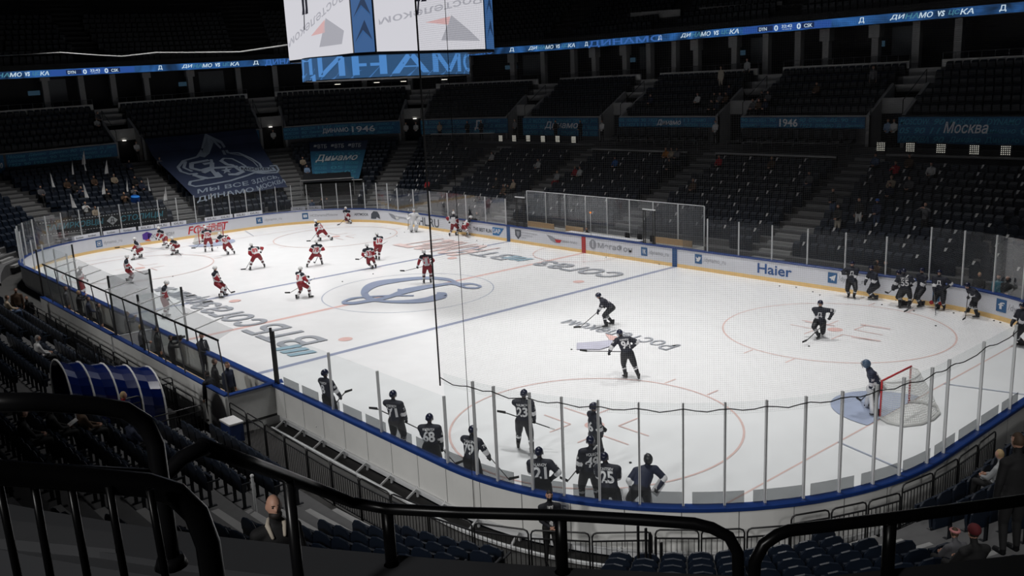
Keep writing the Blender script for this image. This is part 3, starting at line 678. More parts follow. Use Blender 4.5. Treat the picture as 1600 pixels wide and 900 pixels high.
# vomitory openings
for k, a in enumerate(VOM):
    v = empty('vomitory_portal', (0, 0, 0)); v['kind'] = 'structure'; v.name = 'door_%d' % (k+1)
    for q in (-1, 1):
        s = a+q*VW; mbx = MB(); s2 = a+q*(VW+.22)
        P0 = [bp(s, e, z) for e, z in ((.02, 5.4), (.02, 7.47), (-3.2, 9.4), (-3.2, 5.4))]; P1 = [bp(s2, e, z) for e, z in ((.02, 5.4), (.02, 7.47), (-3.2, 9.4), (-3.2, 5.4))]
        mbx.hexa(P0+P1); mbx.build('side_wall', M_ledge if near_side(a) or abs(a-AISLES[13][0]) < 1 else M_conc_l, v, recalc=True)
        mbx = MB(); mbx.tube([bp(s, -.1, 8.4), bp(s, -3.1, 10.2)], .025, 6); mbx.tube([bp(s, -.1, 7.45), bp(s, -.1, 8.4)], .025, 6); mbx.tube([bp(s, -3.1, 9.3), bp(s, -3.1, 10.2)], .025, 6); mbx.build('handrail', M_black, v)
    mbx = MB(); mbx.quad(*[bp(a+q, -1.6, z) for q, z in ((-VW, 5.4), (VW, 5.4), (VW, 7.7), (-VW, 7.7))]); mbx.build('doorway_shade', M_dark, v)  # flat dark sheet, painted in for the shade inside the doorway
    mbx = MB(); mbx.hexa([bp(a+q*VW, e, z) for z in (7.6, 7.75) for q, e in ((-1, -1.5), (1, -1.5), (1, -3.2), (-1, -3.2))]); mbx.quad(*[bp(a+q*VW, -1.55, z) for q, z in ((-1, 7.5), (1, 7.5), (1, 8.5), (-1, 8.5))]); mbx.build('lintel', M_conc_l, v)
    if k in (4, 5, 6): mbx = MB(); p = bp(a, -1.4, 7.5); mbx.box((p.x, p.y, p.z), (.25, .25, .06)); mbx.build('door_light', mat('door_light', (1, .95, .85), emit=1.6), v)
# upper tier
UR = 6
up = [(-.25, 7.0)]
for i in range(UR): up += [(-.3-.8*i, 7.3+.5*i), (-1.1-.8*i, 7.3+.5*i)]
up += [(-5.1, 10.3)]
def far_or_left(s): p, _ = rr_pt(BC, s); return p.y > 10 or p.x < -20
US0, US1 = s_at(43.5, 3), s_at(-25, -27.25)
for a, b in segs:
    a2, b2 = max(a, US0), min(b, US1)
    if b2-a2 > 1: strip(up, a2-.0, b2, .8, M_conc, 'floor')
for a in VOM:
    if US0 < a < US1: strip([(-3.2, 9.3)]+[q for q in up if q[0] < -3.2], a-VW, a+VW, 1, M_conc_l, 'floor')
M_par = mat('parapet_paint', (.55, .55, .54), .6)
for i in range(len(VOM)-1):
    pass
par = [(US0, cuts[0])]+[(cuts[i], cuts[i+1]) for i in range(len(cuts)-1)]
parseg = [(a+1.1, b-1.1) for a, b in zip(cuts[:-1], cuts[1:]) if a >= US0-1 and b <= US1+1]+[(US0, min(c for c in cuts if c > US0)-1.1)]
for a, b in parseg:
    if b-a < 2: continue
    strip([(-5.1, 10.25), (-5.1, 10.78), (-5.25, 10.78), (-5.25, 10.25)], a, b, .8, M_par, 'wall_parapet', closed=True)
    r_ = empty('balcony_rail', (0, 0, 0), 'thin metal railing on top of the pale upper parapet', 'railing', 'railings along the suite parapet')
    mbx = MB(); n = int((b-a)/.8)
    mbx.tube([bp(a+(b-a)*i/n, -5.2, 11.2) for i in range(n+1)], .02, 6); mbx.build('top_rail', M_dalu, r_)
    mbx = MB()
    for i in range(0, n+1): p = bp(a+(b-a)*i/n, -5.2, 10.78); mbx.box((p.x, p.y, p.z+.21), (.03, .03, .42))
    mbx.build('uprights', M_dalu, r_)
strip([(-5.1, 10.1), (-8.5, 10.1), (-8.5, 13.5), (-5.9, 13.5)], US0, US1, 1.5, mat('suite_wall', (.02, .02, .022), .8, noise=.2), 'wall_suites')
M_col = mat('suite_column', (.30, .30, .30), .7)
for i, c in enumerate(cuts):
    if not US0 < c < US1: continue
    nx = [q for q in cuts if q > c]; nxt = nx[0] if nx and nx[0] < US1 else US1
    for s, capw in ((c-1.4, .0), (c+1.4, .0), ((c+nxt)/2-1.6, .8), ((c+nxt)/2+2.2, .8)):
        p = bp(s, -6.8, 0); n_ = rr_pt(BC, s)[1]; ang = math.atan2(n_.y, n_.x); R_ = Matrix.Translation((p.x, p.y, p.z))@Matrix.Rotation(ang, 4, 'Z')
        mbx = MB(); mbx.box((0, 0, 11.8), (.5, .5, 3.4), 0, R_)
        if capw: mbx.box((-.1, 0, 12.95), (.7, capw, .9), 0, R_)
        o = mbx.build('pillar', M_col); tag(o, kind='structure'); o.name = 'trim_%d' % (i+1)
    # lit and pale panels at the back of the suites
    for s, w_, z0, z1, m in ((c+3.1, .9, 11.2, 13.2, mat('suite_panel', (.10, .11, .12), .6)), (c+5.0, .5, 11.9, 12.3, mat('suite_screen', (.10, .22, .34), emit=.12))):
        mbx = MB(); f = lambda u, v: bp(s+u, -8.4, v); rect_on(mbx, f, -w_, z0, w_, z1, 0, 2); o = mbx.build('wall_panel', m); tag(o, kind='structure')

# ribbon board
def ribbon_mat():
    m = bpy.data.materials.new('ribbon_led'); m.use_nodes = True; nt = m.node_tree; b = nt.nodes['Principled BSDF']; b.inputs['Base Color'].default_value = (.01, .01, .01, 1)
    tc = nt.nodes.new('ShaderNodeTexCoord'); n1 = nt.nodes.new('ShaderNodeTexNoise'); n1.inputs['Scale'].default_value = .35; n1.inputs['Detail'].default_value = 2; n1.inputs['Distortion'].default_value = 1.5
    cr = nt.nodes.new('ShaderNodeValToRGB'); e = cr.color_ramp.elements; e[0].position = .35; e[0].color = (.006, .02, .05, 1); e[1].position = .72; e[1].color = (.03, .14, .42, 1)
    nt.links.new(tc.outputs['Object'], n1.inputs['Vector']); nt.links.new(n1.outputs['Fac'], cr.inputs[0]); nt.links.new(cr.outputs[0], b.inputs['Emission Color']); b.inputs['Emission Strength'].default_value = .5; return m
M_rib = ribbon_mat(); E_white = mat('led_white', (.55, .68, .78), emit=1.0); E_teal = mat('led_teal', (.06, .20, .27), emit=1.0); E_pblue = mat('led_panel', (.02, .07, .28), emit=1.0); E_dim = mat('led_dim_blue', (.05, .16, .5), emit=.8)
rib = empty('ribbon_board', (0, 0, 0), 'long blue LED ribbon board running round the upper tier with team names and score', 'display board')
o = strip([(-6, 13.35), (-6, 14.05), (-6.25, 14.05), (-6.25, 13.35)], US0, US1, .8, M_black, 'housing', rib, closed=True)
o = strip([(-5.97, 13.4), (-5.97, 14.0)], US0, US1, .8, M_rib, 'screen', rib)
def rs(x, side=None):
    best = None
    for i in range(int((US1-US0)/.05)):
        s = US0+i*.05; q = project(bp(s, -6, 13.7)); e = abs(q[0]-x)
        if q[2] > 0 and (best is None or e < best[0]): best = (e, s)
    return best[1]
def rib_txt(parts, x0, x1, v=.14, h=.36, sh=.2):
    """parts: (string, material index, start, end) as shares of the pixel span"""
    a, b = rs(x0), rs(x1); W = abs(a-b); mbx = MB(); g = lambda u, v: bp(a-u, -5.955, 13.4+v)
    for t, mi, p0, p1 in parts: text_on(mbx, t, g, (p1-p0)*W, h, p0*W, v, .045, sh, mi)
    return mbx.build('led_lettering', [E_white, E_teal, E_dim], rib)
VSP = [('ДИ', 0, 0, .19), ('НА', 1, .19, .36), ('МО', 0, .36, .53), ('vs', 0, .585, .67), ('ЦС', 1, .71, .845), ('КА', 0, .845, 1)]
for x0, x1 in ((-28, 76), (284, 373), (826, 899), (1064, 1155), (1391, 1522)): rib_txt(VSP, x0, x1)
def score(x0, x1):
    a, b = rs(x0), rs(x1); W = abs(a-b); mbx = MB(); g = lambda u, v: bp(a-u, -5.96, 13.4+v); h_ = lambda u, v: bp(a-u, -5.945, 13.4+v)
    rect_on(mbx, g, 0, .04, W, .56, 0, 8); rect_on(mbx, lambda u, v: bp(a-u, -5.952, 13.4+v), .18*W, .12, .36*W, .5, 3, 3); rect_on(mbx, lambda u, v: bp(a-u, -5.952, 13.4+v), .68*W, .12, .82*W, .5, 3, 3)
    for t, p0, p1, v, hh in (('DYN', .2, .29, .16, .26), ('0', .375, .42, .08, .42), ('32:42', .46, .58, .26, .22), ('Первый', .47, .57, .1, .09), ('0', .63, .675, .08, .42), ('CSK', .71, .8, .16, .26)): text_on(mbx, t, h_, (p1-p0)*W, hh, p0*W, v, .03, 0, 1)
    mbx.build('score_panel', [E_pblue, E_white, E_dim, mat('led_navy', (.008, .02, .07), emit=1.0)], rib)
score(78, 210); score(1161, 1300)
for x0, x1, t in ((920, 1035, 'ДИНАМО'), (700, 770, 'ДИНАМО'), (414, 480, 'ДИНАМО')): rib_txt([(t, 2, 0, 1)], x0, x1, -.05, .62, 0)
for x in (250, 400, 800, 917, 1032, 1347, 1567):
    a = rs(x); mbx = MB(); g = lambda u, v: bp(a-u, -5.955, 13.4+v); text_on(mbx, 'Д', g, .42, .42, -.21, .1, .05, 0, 0); mbx.build('led_lettering', E_white, rib)
# top deck above the ribbon
td = [(-6.1, 14.05), (-6.1, 14.5)]
for i in range(14): td += [(-6.6-.8*i, 14.5+.5*i), (-7.4-.8*i, 14.5+.5*i)]
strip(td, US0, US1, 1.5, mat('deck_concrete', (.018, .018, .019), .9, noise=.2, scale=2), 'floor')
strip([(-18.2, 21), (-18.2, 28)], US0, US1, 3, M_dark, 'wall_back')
# pale fascia panels in the back right corner of the top deck
for x0, x1, ya, yb, y2a, y2b in ((985, 1063, 20, 14, 32, 27), (1092, 1222, 12, 2, 25, 17), (1167, 1200, 22, 19, 35, 33), (1290, 1328, 12, 7, 24, 22)):
    mbx = MB(); mbx.hexa([aty((x, y), Y) for Y in (38.2, 38.35) for x, y in ((x0, ya), (x1, yb), (x1, y2b), (x0, y2a))]); o = mbx.build('wall_panel', mat('pale_fascia', (.20, .20, .20), .7)); tag(o, kind='structure')
# dark concrete shell so that no light leaks in: ceiling and outer walls
mb = MB(); P = [rr_pt(BC, BT*i/60, 18.3)[0] for i in range(60)]; mb.poly([(p.x, p.y, 29) for p in reversed(P)]); o = mb.build('ceiling', M_dark); tag(o, kind='structure')
mb = MB()
for i in range(60):
    a, b = P[i], P[(i+1) % 60]; mb.quad((a.x, a.y, -.4), (b.x, b.y, -.4), (b.x, b.y, 29), (a.x, a.y, 29))
o = mb.build('wall_outer', M_dark); tag(o, kind='structure')
# near tier under the camera: ledge wall and platform
NL0, NL1 = s_at(14, -27.25), s_at(43.5, 1.0)
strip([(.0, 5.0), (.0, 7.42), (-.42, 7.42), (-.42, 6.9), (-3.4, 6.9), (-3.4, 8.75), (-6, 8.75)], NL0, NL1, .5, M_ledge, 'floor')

# ---------------------------------------------------------------- hanging scoreboard
sb = empty('scoreboard_cube', (2, -1.7, 0), 'big hanging video cube with bright screens over centre ice', 'scoreboard'); sbl = Vector((2, -1.7, 0))
PA = [Vector(p) for p in ((-1.87, -4.63, 0), (4.99, -5.24, 0), (5.85, -4.71, 0), (6.91, .35, 0))]; cc = Vector((2.35, -1.75, 0)); PA += [2*cc-p for p in PA]
PA = [p-sbl for p in PA]; ZB, ZT = 12.0, 16.6
mb = MB(); mb.poly([(p.x, p.y, ZB-.12) for p in reversed(PA)]); mb.poly([(p.x, p.y, ZT) for p in PA])
for i in range(8): a, b = PA[i], PA[(i+1) % 8]; mb.quad((a.x, a.y, ZB-.12), (b.x, b.y, ZB-.12), (b.x, b.y, ZT), (a.x, a.y, ZT))
mb.build('housing', M_black, sb)
E_scr = mat('screen_white', (.60, .595, .64), emit=1.0); E_sdk = mat('screen_dark', (.012, .012, .02), emit=1.0); E_sgr = mat('screen_grey', (.36, .36, .40), emit=1.0); E_spk = mat('screen_pink', (.60, .38, .38), emit=1.0); E_sbl = mat('screen_blue', (.035, .10, .25), emit=1.0); E_sbd = mat('screen_navy', (.01, .03, .08), emit=1.0); E_mid = mat('screen_midgrey', (.27, .27, .30), emit=1.0)
def face_fn(i, off):
    a, b = PA[i], PA[(i+1) % 8]; d = (b-a).normalized(); n_ = Vector((d.y, -d.x, 0)); return (b-a).length, (lambda u, v: Vector((a.x, a.y, ZB))+d*u+n_*off+Vector((0, 0, v)))
def screen(i, mats_, draw):
    L_, f = face_fn(i, .03); _, g = face_fn(i, .05); mbx = MB(); rect_on(mbx, f, .03, .0, L_-.03, ZT-ZB-.05, 0); draw(mbx, g, L_); mbx.build('screen', mats_, sb)
def skater(mbx, g, cx, cy, k):
    for sx in (-.18, .16):
        poly_on(mbx, g, [(cx+sx*k-.11*k, cy), (cx+sx*k+.11*k, cy), (cx+sx*k+.13*k, cy+.9*k), (cx+sx*k-.12*k, cy+.95*k)], 1)
        poly_on(mbx, g, [(cx+sx*k-.2*k, cy-.12*k), (cx+sx*k+.1*k, cy-.1*k), (cx+sx*k+.1*k, cy+.18*k), (cx+sx*k-.1*k, cy+.15*k)], 1)
    poly_on(mbx, g, [(cx-.38*k, cy+.8*k), (cx+.36*k, cy+.8*k), (cx+.4*k, cy+1.9*k), (cx-.35*k, cy+1.9*k)], 1)
    poly_on(mbx, g, [(cx-.32*k, cy-.75*k), (cx-.22*k, cy-.75*k), (cx+.02*k, cy+.9*k), (cx-.05*k, cy+.95*k)], 1)
def shot_a(mbx, g, L_):
    text_on(mbx, 'Ростелеком', (lambda u, v: g(6.6-u, 2.75-u*.27-v)), 6.3, .42, .1, .1, .01, 0, 2); skater(mbx, (lambda u, v: g(u, v)+Vector((.01, -.01, 0))), 2.45, 2.05, 1.05)
    poly_on(mbx, g, [(3.6, .42), (5.9, .42), (6.2, .95), (4.5, 1.6)], 2); poly_on(mbx, g, [(2.8, .95), (4.3, 1.0), (4.4, 1.55)], 3)
def shot_b(mbx, g, L_):
    text_on(mbx, 'Ростелеком', (lambda u, v: g(L_-.1-u, 2.4-u*.2-v)), L_-.3, .34, 0, .1, .01, 0, 2); skater(mbx, (lambda u, v: g(u, v)+Vector((.01, -.01, 0))), 2.2, 2.1, .85)
    poly_on(mbx, g, [(3.0, .4), (4.9, .35), (4.4, .8), (3.55, 1.45)], 2); poly_on(mbx, g, [(2.3, 1.15), (3.4, 1.05), (3.5, 1.4)], 3)
SM = [E_scr, E_sdk, E_sgr, E_spk]
for i, fn in ((0, shot_a), (2, shot_b), (4, shot_a), (6, shot_b)): screen(i, SM, fn)
def strip_draw(mbx, g, L_):
    for k in range(4): poly_on(mbx, g, [(.1*L_, .4+k*1.0), (.5*L_, .9+k*1.0), (.9*L_, .5+k*1.0), (.6*L_, 1.3+k*1.0)], 1)
for i in (1, 3, 5, 7): screen(i, [E_sbl, E_sbd], strip_draw)
lr = MB(); n = 48
lc = Vector((2, -1.7, 0))-sbl; R1 = 3.87
def lrf(off): return lambda u, v: Vector((lc.x+(R1+off)*math.cos(u/R1), lc.y+(R1+off)*math.sin(u/R1), 10.98+v))
rect_on(lr, lrf(0), 0, -.04, 2*PI*R1, 1.0, 0, n); lr.poly([lrf(0)(2*PI*R1*i/n, 1.0) for i in range(n)]); lr.poly([lrf(0)(-2*PI*R1*i/n, -.04) for i in range(n)]); lr.build('ring_housing', M_black, sb)
lr = MB(); rect_on(lr, lrf(.02), 0, 0, 2*PI*R1, .95, 0, n)
a_cam = math.atan2(CAM.y+1.7, CAM.x-2)
text_on(lr, 'ДИНАМО', lambda u, v: lrf(.04)(a_cam*R1-5.5+u, v-.05), 11.5, 1.0, 0, 0, .09, 0, 1)
for k in range(7): u0 = a_cam*R1-5+k*1.7; poly_on(lr, lrf(.03), [(u0, 0), (u0+.9, 0), (u0+1.4, .5), (u0+.4, .3)], 2)
lr.build('ring_screen', [mat('ring_blue', (.025, .075, .17), emit=1.0), mat('ring_letter', (.07, .22, .52), emit=1.0), mat('ring_mid', (.05, .15, .36), emit=1.0)], sb)
lr = MB()
for k in range(6): a = k*PI/3; p = lrf(-.6)(a*R1, .95); lr.bar(p, (p.x, p.y, ZB-.05), .06)
lr.bar((lc.x, lc.y, ZT), (lc.x, lc.y, 28.9), .25); lr.build('hanger', M_black, sb)
for (x, y) in ((527, 126), (588, 122), (630, 121), (694, 117)):
    L_ = atx((x, y), 5.2) if 0 else atd((x, y), 44); m_ = MB(); m_.box((0, 0, 0), (.3, .3, .12)); 
    m_.box((0, 0, -.065), (.2, .2, .02), 1); o = m_.build('lamp_under_ring', [M_black, mat('lamp_glow', (1, .93, .8), emit=2.2)], sb); o.location = (L_.x-sbl.x, L_.y-sbl.y, 10.86)
# pale cable drooping from the cube toward the dark end
mb = MB(); A = Vector((-1.9, -4.6, 12.75)); cp = []
for x, y in ((450, 70), (375, 81), (300, 82), (245, 82), (190, 88), (150, 86), (95, 82), (40, 85), (-20, 88)):
    d = rayd((x, y)); t = 0
    # vertical plane from the cube to the far dark end
    n_ = Vector((-8-A.y, 0, 0)); pl = Vector((-50, -9, 0))-Vector((A.x, A.y, 0)); nn = Vector((-pl.y, pl.x, 0)); t = (A-CAM).dot(nn)/d.dot(nn); cp.append(CAM+d*t)
mb.tube(cp, .035, 6); cb = mb.build('support_cable', mat('cable_pale', (.45, .45, .45), .6)); tag(cb, 'pale drooping cable running from the video cube into the dark', 'cable')
# ---------------------------------------------------------------- team benches on the near side
by0, by1 = -15.2, -13.45
def bench_wall(x0, x1, lab):
    w_ = empty('bench_back_wall', ((x0+x1)/2, by0, -.3), lab, 'wall panel'); cx = (x0+x1)/2
    for a, b in (((x0, by0), (x1, by0)),):
        m_ = MB(); m_.box((0, -.04, .68), (x1-x0, .08, 1.36)); m_.build('panel', M_back, w_)
        m_ = MB(); m_.box((0, 0, 1.39), (x1-x0, .2, .05)); m_.build('cap', M_rail, w_)
    return w_
w1 = bench_wall(.9, 11.8, 'pale back wall of the nearer team bench with blue cap'); w2 = bench_wall(-10, .7, 'pale back wall of the farther team bench with blue cap')
m_ = MB(); m_.box((5.45, .87, .68), (.08, 1.74, 1.36)); m_.build('end_panel', mat('end_panel_white', (.55, .55, .54), .5, noise=.1), w1)
m_ = MB(); m_.box((5.45, .87, 1.39), (.2, 1.74, .05)); m_.poly([(5.3, 1.2, 1.42), (5.75, 1.85, 1.42), (5.3, 2.0, 1.42)]); m_.build('cap', M_rail, w1)
m_ = MB(); m_.box((-5.4, .87, .68), (.08, 1.74, 1.36)); m_.build('end_panel', M_white, w1)
fb = MB(); fb.box((.9, -14.3, .02), (21.9, 1.7, .08)); o = fb.build('floor', M_mat); tag(o, kind='structure')
for k, (x0, x1, lab) in enumerate(((1.4, 11.2, 'long pale bench seat in the nearer team bench'), (-9.5, .3, 'long pale bench seat in the farther team bench'))):
    t = empty('players_bench', ((x0+x1)/2, -14.55, .06), lab, 'bench'); L_ = x1-x0
    m_ = MB(); m_.box((0, 0, .46), (L_, .34, .05)); m_.build('seat', M_wood, t)
    for q in np.linspace(-L_/2+.4, L_/2-.4, 6): m_ = MB(); m_.box((q, 0, .22), (.06, .28, .44)); m_.build('leg', M_dalu, t)
# glass canopy leaning over the bench from behind
can = empty('bench_canopy', (0, by0, 1.1), 'tilted clear canopy on thin posts above the team benches', 'canopy')
loc = lambda p: (p[0], p[1]-by0, p[2]-1.1)
x_posts = [11.95, 10.2, 8.4, 6.6, 4.9, 3.1, 1.1, -.8, -2.6, -4.4, -6.2, -8.0]
for x in x_posts: m_ = MB(); m_.bar(loc((x, by0, 1.1)), loc((x, by0-.15, 3.0)), .035); m_.build('post', M_dalu, can)
m_ = MB(); m_.bar(loc((12, by0-.15, 3.0)), loc((-8.2, by0-.15, 3.0)), .05); m_.build('rail', M_black, can)
CANG = glass_mat('canopy_glass', (.86, .87, .88), .03, .28, (.62, .63, .64))  # grey diffuse body stands in for the bright reflection on the canopy
m_ = MB(); m_.quad(loc((12, by0-.15, 3.02)), loc((-8.2, by0-.15, 3.02)), loc((-8.2, -14.1, 3.22)), loc((11.9, -14.75, 3.22))); m_.build('canopy_glass', CANG, can)
for x in x_posts[1:]: m_ = MB(); m_.bar(loc((x, by0-.15, 3.05)), loc((x+.0, -14.35, 3.25)), .035); m_.build('strut', M_alu, can)
for x in x_posts:
    m_ = MB()
m_ = MB(); m_.quad(loc((11.95, by0, 1.15)), loc((-8, by0, 1.15)), loc((-8, by0-.15, 3)), loc((11.95, by0-.15, 3))); m_.build('back_glass', M_glass, can)
for x, y, h in ((1.0, by0, 2.6), (1.0, -13.5, 2.3), (4.2, by0, 2.2), (4.2, -13.5, 2.0), (-9.9, by0, 2.4), (-9.9, -13.5, 2.2)):
    pass
for x, h in ((1.0, 2.5), (4.3, 2.2), (-9.9, 2.4)):
    d_ = empty('bench_divider', (x, -14.3, 1.1), {1.0: 'clear divider with dark posts between the two team benches', 4.3: 'clear divider with dark posts inside the nearer team bench', -9.9: 'clear divider at the far end of the team benches'}[x], 'glass divider')
    for y in (-.85, .82): m_ = MB(); m_.box((0, y, h/2), (.07, .07, h)); m_.build('post', M_black, d_)
    m_ = MB(); m_.box((0, 0, h/2), (.015, 1.6, h-.05)); m_.build('pane', CANG if x == 1.0 else M_glass, d_)
# penalty boxes and benches behind the far boards
def far_box(x0, x1, lab):
    t = empty('penalty_box', ((x0+x1)/2, 15.3, -.3), lab, 'glass booth'); L_ = x1-x0
    m_ = MB(); m_.box((0, 0, .6), (L_, .06, 1.2)); m_.build('wall', M_back, t)
    for q in np.linspace(-L_/2, L_/2, max(3, int(L_/1.6))): m_ = MB(); m_.box((q, 0, 2.35), (.05, .05, 2.3)); m_.build('post', M_alu, t)
    m_ = MB(); m_.box((0, 0, 2.35), (L_, .012, 2.25)); m_.build('pane', glass_mat('box_glass', (.88, .89, .90), .04, .07) if 'box_glass' not in MATS else MATS['box_glass'], t)
    m_ = MB(); m_.bar((-L_/2, 0, 3.52), (L_/2, 0, 3.52), .04); m_.build('top_rail', M_alu, t)
    for q in (-1, 1):
        m_ = MB(); m_.box((q*L_/2, -1, 2.35), (.012, 1.9, 2.25)); m_.build('side_pane', MATS['box_glass'], t)
    return t
far_box(-7.4, 7.6, 'tall glass booth of the penalty boxes behind the far boards')
for (x0, x1, lab) in ((-6.9, -4.3, 'pale bench in the penalty box beside the blue marker by SAP'), (4.3, 7.1, 'pale bench in the penalty box nearest the door frame'), (-3.2, -1.6, 'short pale bench beside the timekeeper')):
    t = empty('penalty_bench', ((x0+x1)/2, 14.6, -.25), lab, 'bench'); L_ = x1-x0
    m_ = MB(); m_.box((0, 0, 1.0), (L_, .35, .06)); m_.box((0, .25, 1.3), (L_, .05, .35)); m_.build('seat', M_wood, t)
    for q in (-.42, .42): m_ = MB(); m_.box((q*L_, 0, .5), (.06, .3, .97)); m_.build('leg', M_dalu, t)
t = empty('timekeeper_table', (.6, 14.4, -.25), 'long white timekeeper table behind the far boards', 'table')
m_ = MB(); m_.box((0, 0, 1.2), (6.2, .55, .05)); m_.build('table_top', M_white, t); m_ = MB(); m_.box((0, .25, .6), (6.2, .04, 1.15)); m_.build('front_panel', M_white, t)
def office_chair(x, y, z, lab):
    t = empty('black_chair', (x, y, z), lab, 'chair', 'black chairs at the timekeeper table')
    m_ = MB(); m_.box((0, 0, .45), (.45, .42, .07)); m_.build('seat', M_black, t, bevel=.02)
    m_ = MB(); m_.capsule([(-.16, .2, .75), (.16, .2, .75)], [(.04, .2)]*2, 8); m_.build('backrest', M_black, t)
    m_ = MB(); m_.tube([(0, 0, 0), (0, 0, .42)], .03, 6); m_.box((0, 0, .02), (.4, .4, .03)); m_.build('base', M_black, t)
for x in (-2.3, 1.9, 2.9, 3.9): office_chair(x, 14.95, .25, 'small black chair with rounded back at the white timekeeper table')
t = empty('goal_light', (.0, 13.9, .9), 'thin pole with orange lamp at the timekeeper place', 'lamp')
m_ = MB(); m_.tube([(0, 0, 0), (0, 0, 1.5)], .02, 6); m_.build('pole', M_alu, t); m_ = MB(); m_.ball((0, 0, 1.55), .06); m_.build('lamp', mat('orange_lamp', (1, .3, .05), emit=1.2), t)
for x, lab in ((-5.9, 'metal framed door in the glass beside the blue marker near SAP'), (5.2, 'metal framed door in the glass above the blue VK advert')):
    t = empty('glass_gate', (x, 13.32, BH), lab, 'gate')
    for q in (-.42, -.28, .28, .42): m_ = MB(); m_.box((q, 0, 1.0), (.04, .05, 2.0)); m_.build('post', M_black, t)
    m_ = MB(); m_.box((0, 0, 2.02), (.95, .06, .06)); m_.build('header', M_alu, t)

def floor_pt(px, smin=0, smax=65):
    best = None
    for i in range(NROW):
        for s in np.arange(smin, smax, .1):
            if not row_ok(i, s): continue
            p = bp(s, rowe(i)-.45, rowz(i)); q = project(p); e = (q[0]-px[0])**2+(q[1]-px[1])**2
            if q[2] > 0 and (best is None or e < best[0]): best = (e, p)
    return best[1]
# ---------------------------------------------------------------- crowd barriers along the first rows
M_fence = mat('fence_black', (.008, .008, .009), .4)
def fence_panel(a, b, z, h, lab, grp, extra=True):
    a, b = Vector(a), Vector(b); L_ = (b-a).length; ang = math.atan2(b.y-a.y, b.x-a.x)
    t = empty('barrier_fence', (a.x, a.y, z), lab, 'barrier', grp, ang)
    m_ = MB(); r_ = .02; hh = h
    m_.tube([(0.03, 0, 0), (.03, 0, hh-.1), (.06, 0, hh-.03), (.13, 0, hh), (L_-.13, 0, hh), (L_-.06, 0, hh-.03), (L_-.03, 0, hh-.1), (L_-.03, 0, 0)], r_, 6); m_.build('frame', M_fence, t, True)
    m_ = MB(); m_.bar((.03, 0, hh-.2), (L_-.03, 0, hh-.2), .03); m_.bar((.03, 0, .08), (L_-.03, 0, .08), .03)
    n = int(L_/.11)
    for k in range(1, n): m_.bar((L_*k/n, 0, .08), (L_*k/n, 0, hh-.2), .014)
    m_.build('balusters', M_fence, t)
def fence_run(pts, z, h, step, lab, grp):
    P = [Vector((*p, 0)) for p in pts]; D = [0]
    for i in range(1, len(P)): D.append(D[-1]+(P[i]-P[i-1]).length)
    def at(d):
        for i in range(1, len(P)):
            if d <= D[i]+1e-6: return P[i-1].lerp(P[i], (d-D[i-1])/(D[i]-D[i-1]))
        return P[-1]
    n = max(1, round(D[-1]/step))
    for k in range(n): fence_panel(at(D[-1]*k/n), at(D[-1]*(k+1)/n), z, h, lab, grp)
cpt = lambda deg, r: (21.5+r*math.cos(math.radians(deg)), -5.25+r*math.sin(math.radians(deg)))
fence_run([(11.9, -15.2), (16, -15.35), (19, -15.4), (21.5, -15.3), (23, -15.1), (24, -14.85), (25, -14.3), (26.2, -13.35), (27.1, -12.4)], -.3, 1.2, 1.4, 'black barrier fence along the open channel behind the boards', 'barrier fences beside the channel')
bcp = lambda deg, r: (21.3+r*math.cos(math.radians(deg)), -4.95+r*math.sin(math.radians(deg)))
fence_run([bcp(a, 9.4-.12*(a+50)/50) for a in (-52, -43, -34)], -.22, 1.15, 1.15, 'black barrier fence with rounded top, low before the middle of the corner boards', 'lower barrier fences at the corner boards')
fence_run([bcp(a, 9.4-.25*(a+50)/50) for a in (-34, -25, -16)], -.02, 1.15, 1.15, 'black barrier fence with rounded top where the fence climbs to the cap rail', 'climbing barrier fences at the corner boards')
fence_run([bcp(a, 9.4-.25*(a+50)/50) for a in (-16, -8, 0)]+[(30.4, -2.9)], .16, 1.15, 1.15, 'black barrier fence with its top level with the blue cap rail near the goal end', 'barrier fences level with the cap rail')
fence_run([(-8.8, -16.1), (11.3, -16.1)], -.3, 1.45, 1.5, 'black barrier fence behind the team bench wall', 'barrier fences behind the benches')


# ---------------------------------------------------------------- seats
def seat_parts():
    """folding seat, tipped up; faces +y (toward the ice), origin on the tread under its back"""
    back = MB(); N = 7
    prof = [(-.23, .40), (-.235, .58), (-.22, .74), (-.15, .83), (0, .86), (.15, .83), (.22, .74), (.235, .58), (.23, .40)]
    fr = [Vector((x, -.03-.06*(z-.4)+.35*x*x*.6, z)) for x, z in prof]; bk = [Vector((x*.93, p.y-.055, z)) for (x, z), p in zip(prof, fr)]
    back.poly(fr); back.poly(list(reversed(bk)))
    for i in range(len(fr)): j = (i+1) % len(fr); back.quad(fr[j], fr[i], bk[i], bk[j])
    lip = MB(); lip.tube([p+Vector((0, -.03, 0)) for p in fr[1:-1]], .025, 5)
    pan = MB(); pr = [(-.2, .36), (-.215, .55), (-.19, .70), (.19, .70), (.215, .55), (.2, .36)]
    f2 = [Vector((x, .08+.1*(z-.36), z)) for x, z in pr]; b2 = [p+Vector((0, -.06, 0)) for p in f2]
    pan.poly(list(reversed(f2))); pan.poly(b2)
    for i in range(6): j = (i+1) % 6; pan.quad(f2[i], f2[j], b2[j], b2[i])
    arm = MB(); arm.box((.26, .10, .60), (.04, .30, .035)); arm.box((.26, -.02, .42), (.035, .06, .36))
    leg = MB(); leg.box((.26, -.03, .2), (.04, .07, .42)); leg.box((.26, -.0, .012), (.07, .22, .024)); leg.box((0, -.01, .38), (.52, .04, .05))
    return back, lip, pan, arm, leg
SB, SL, SP, SA, SG = seat_parts()
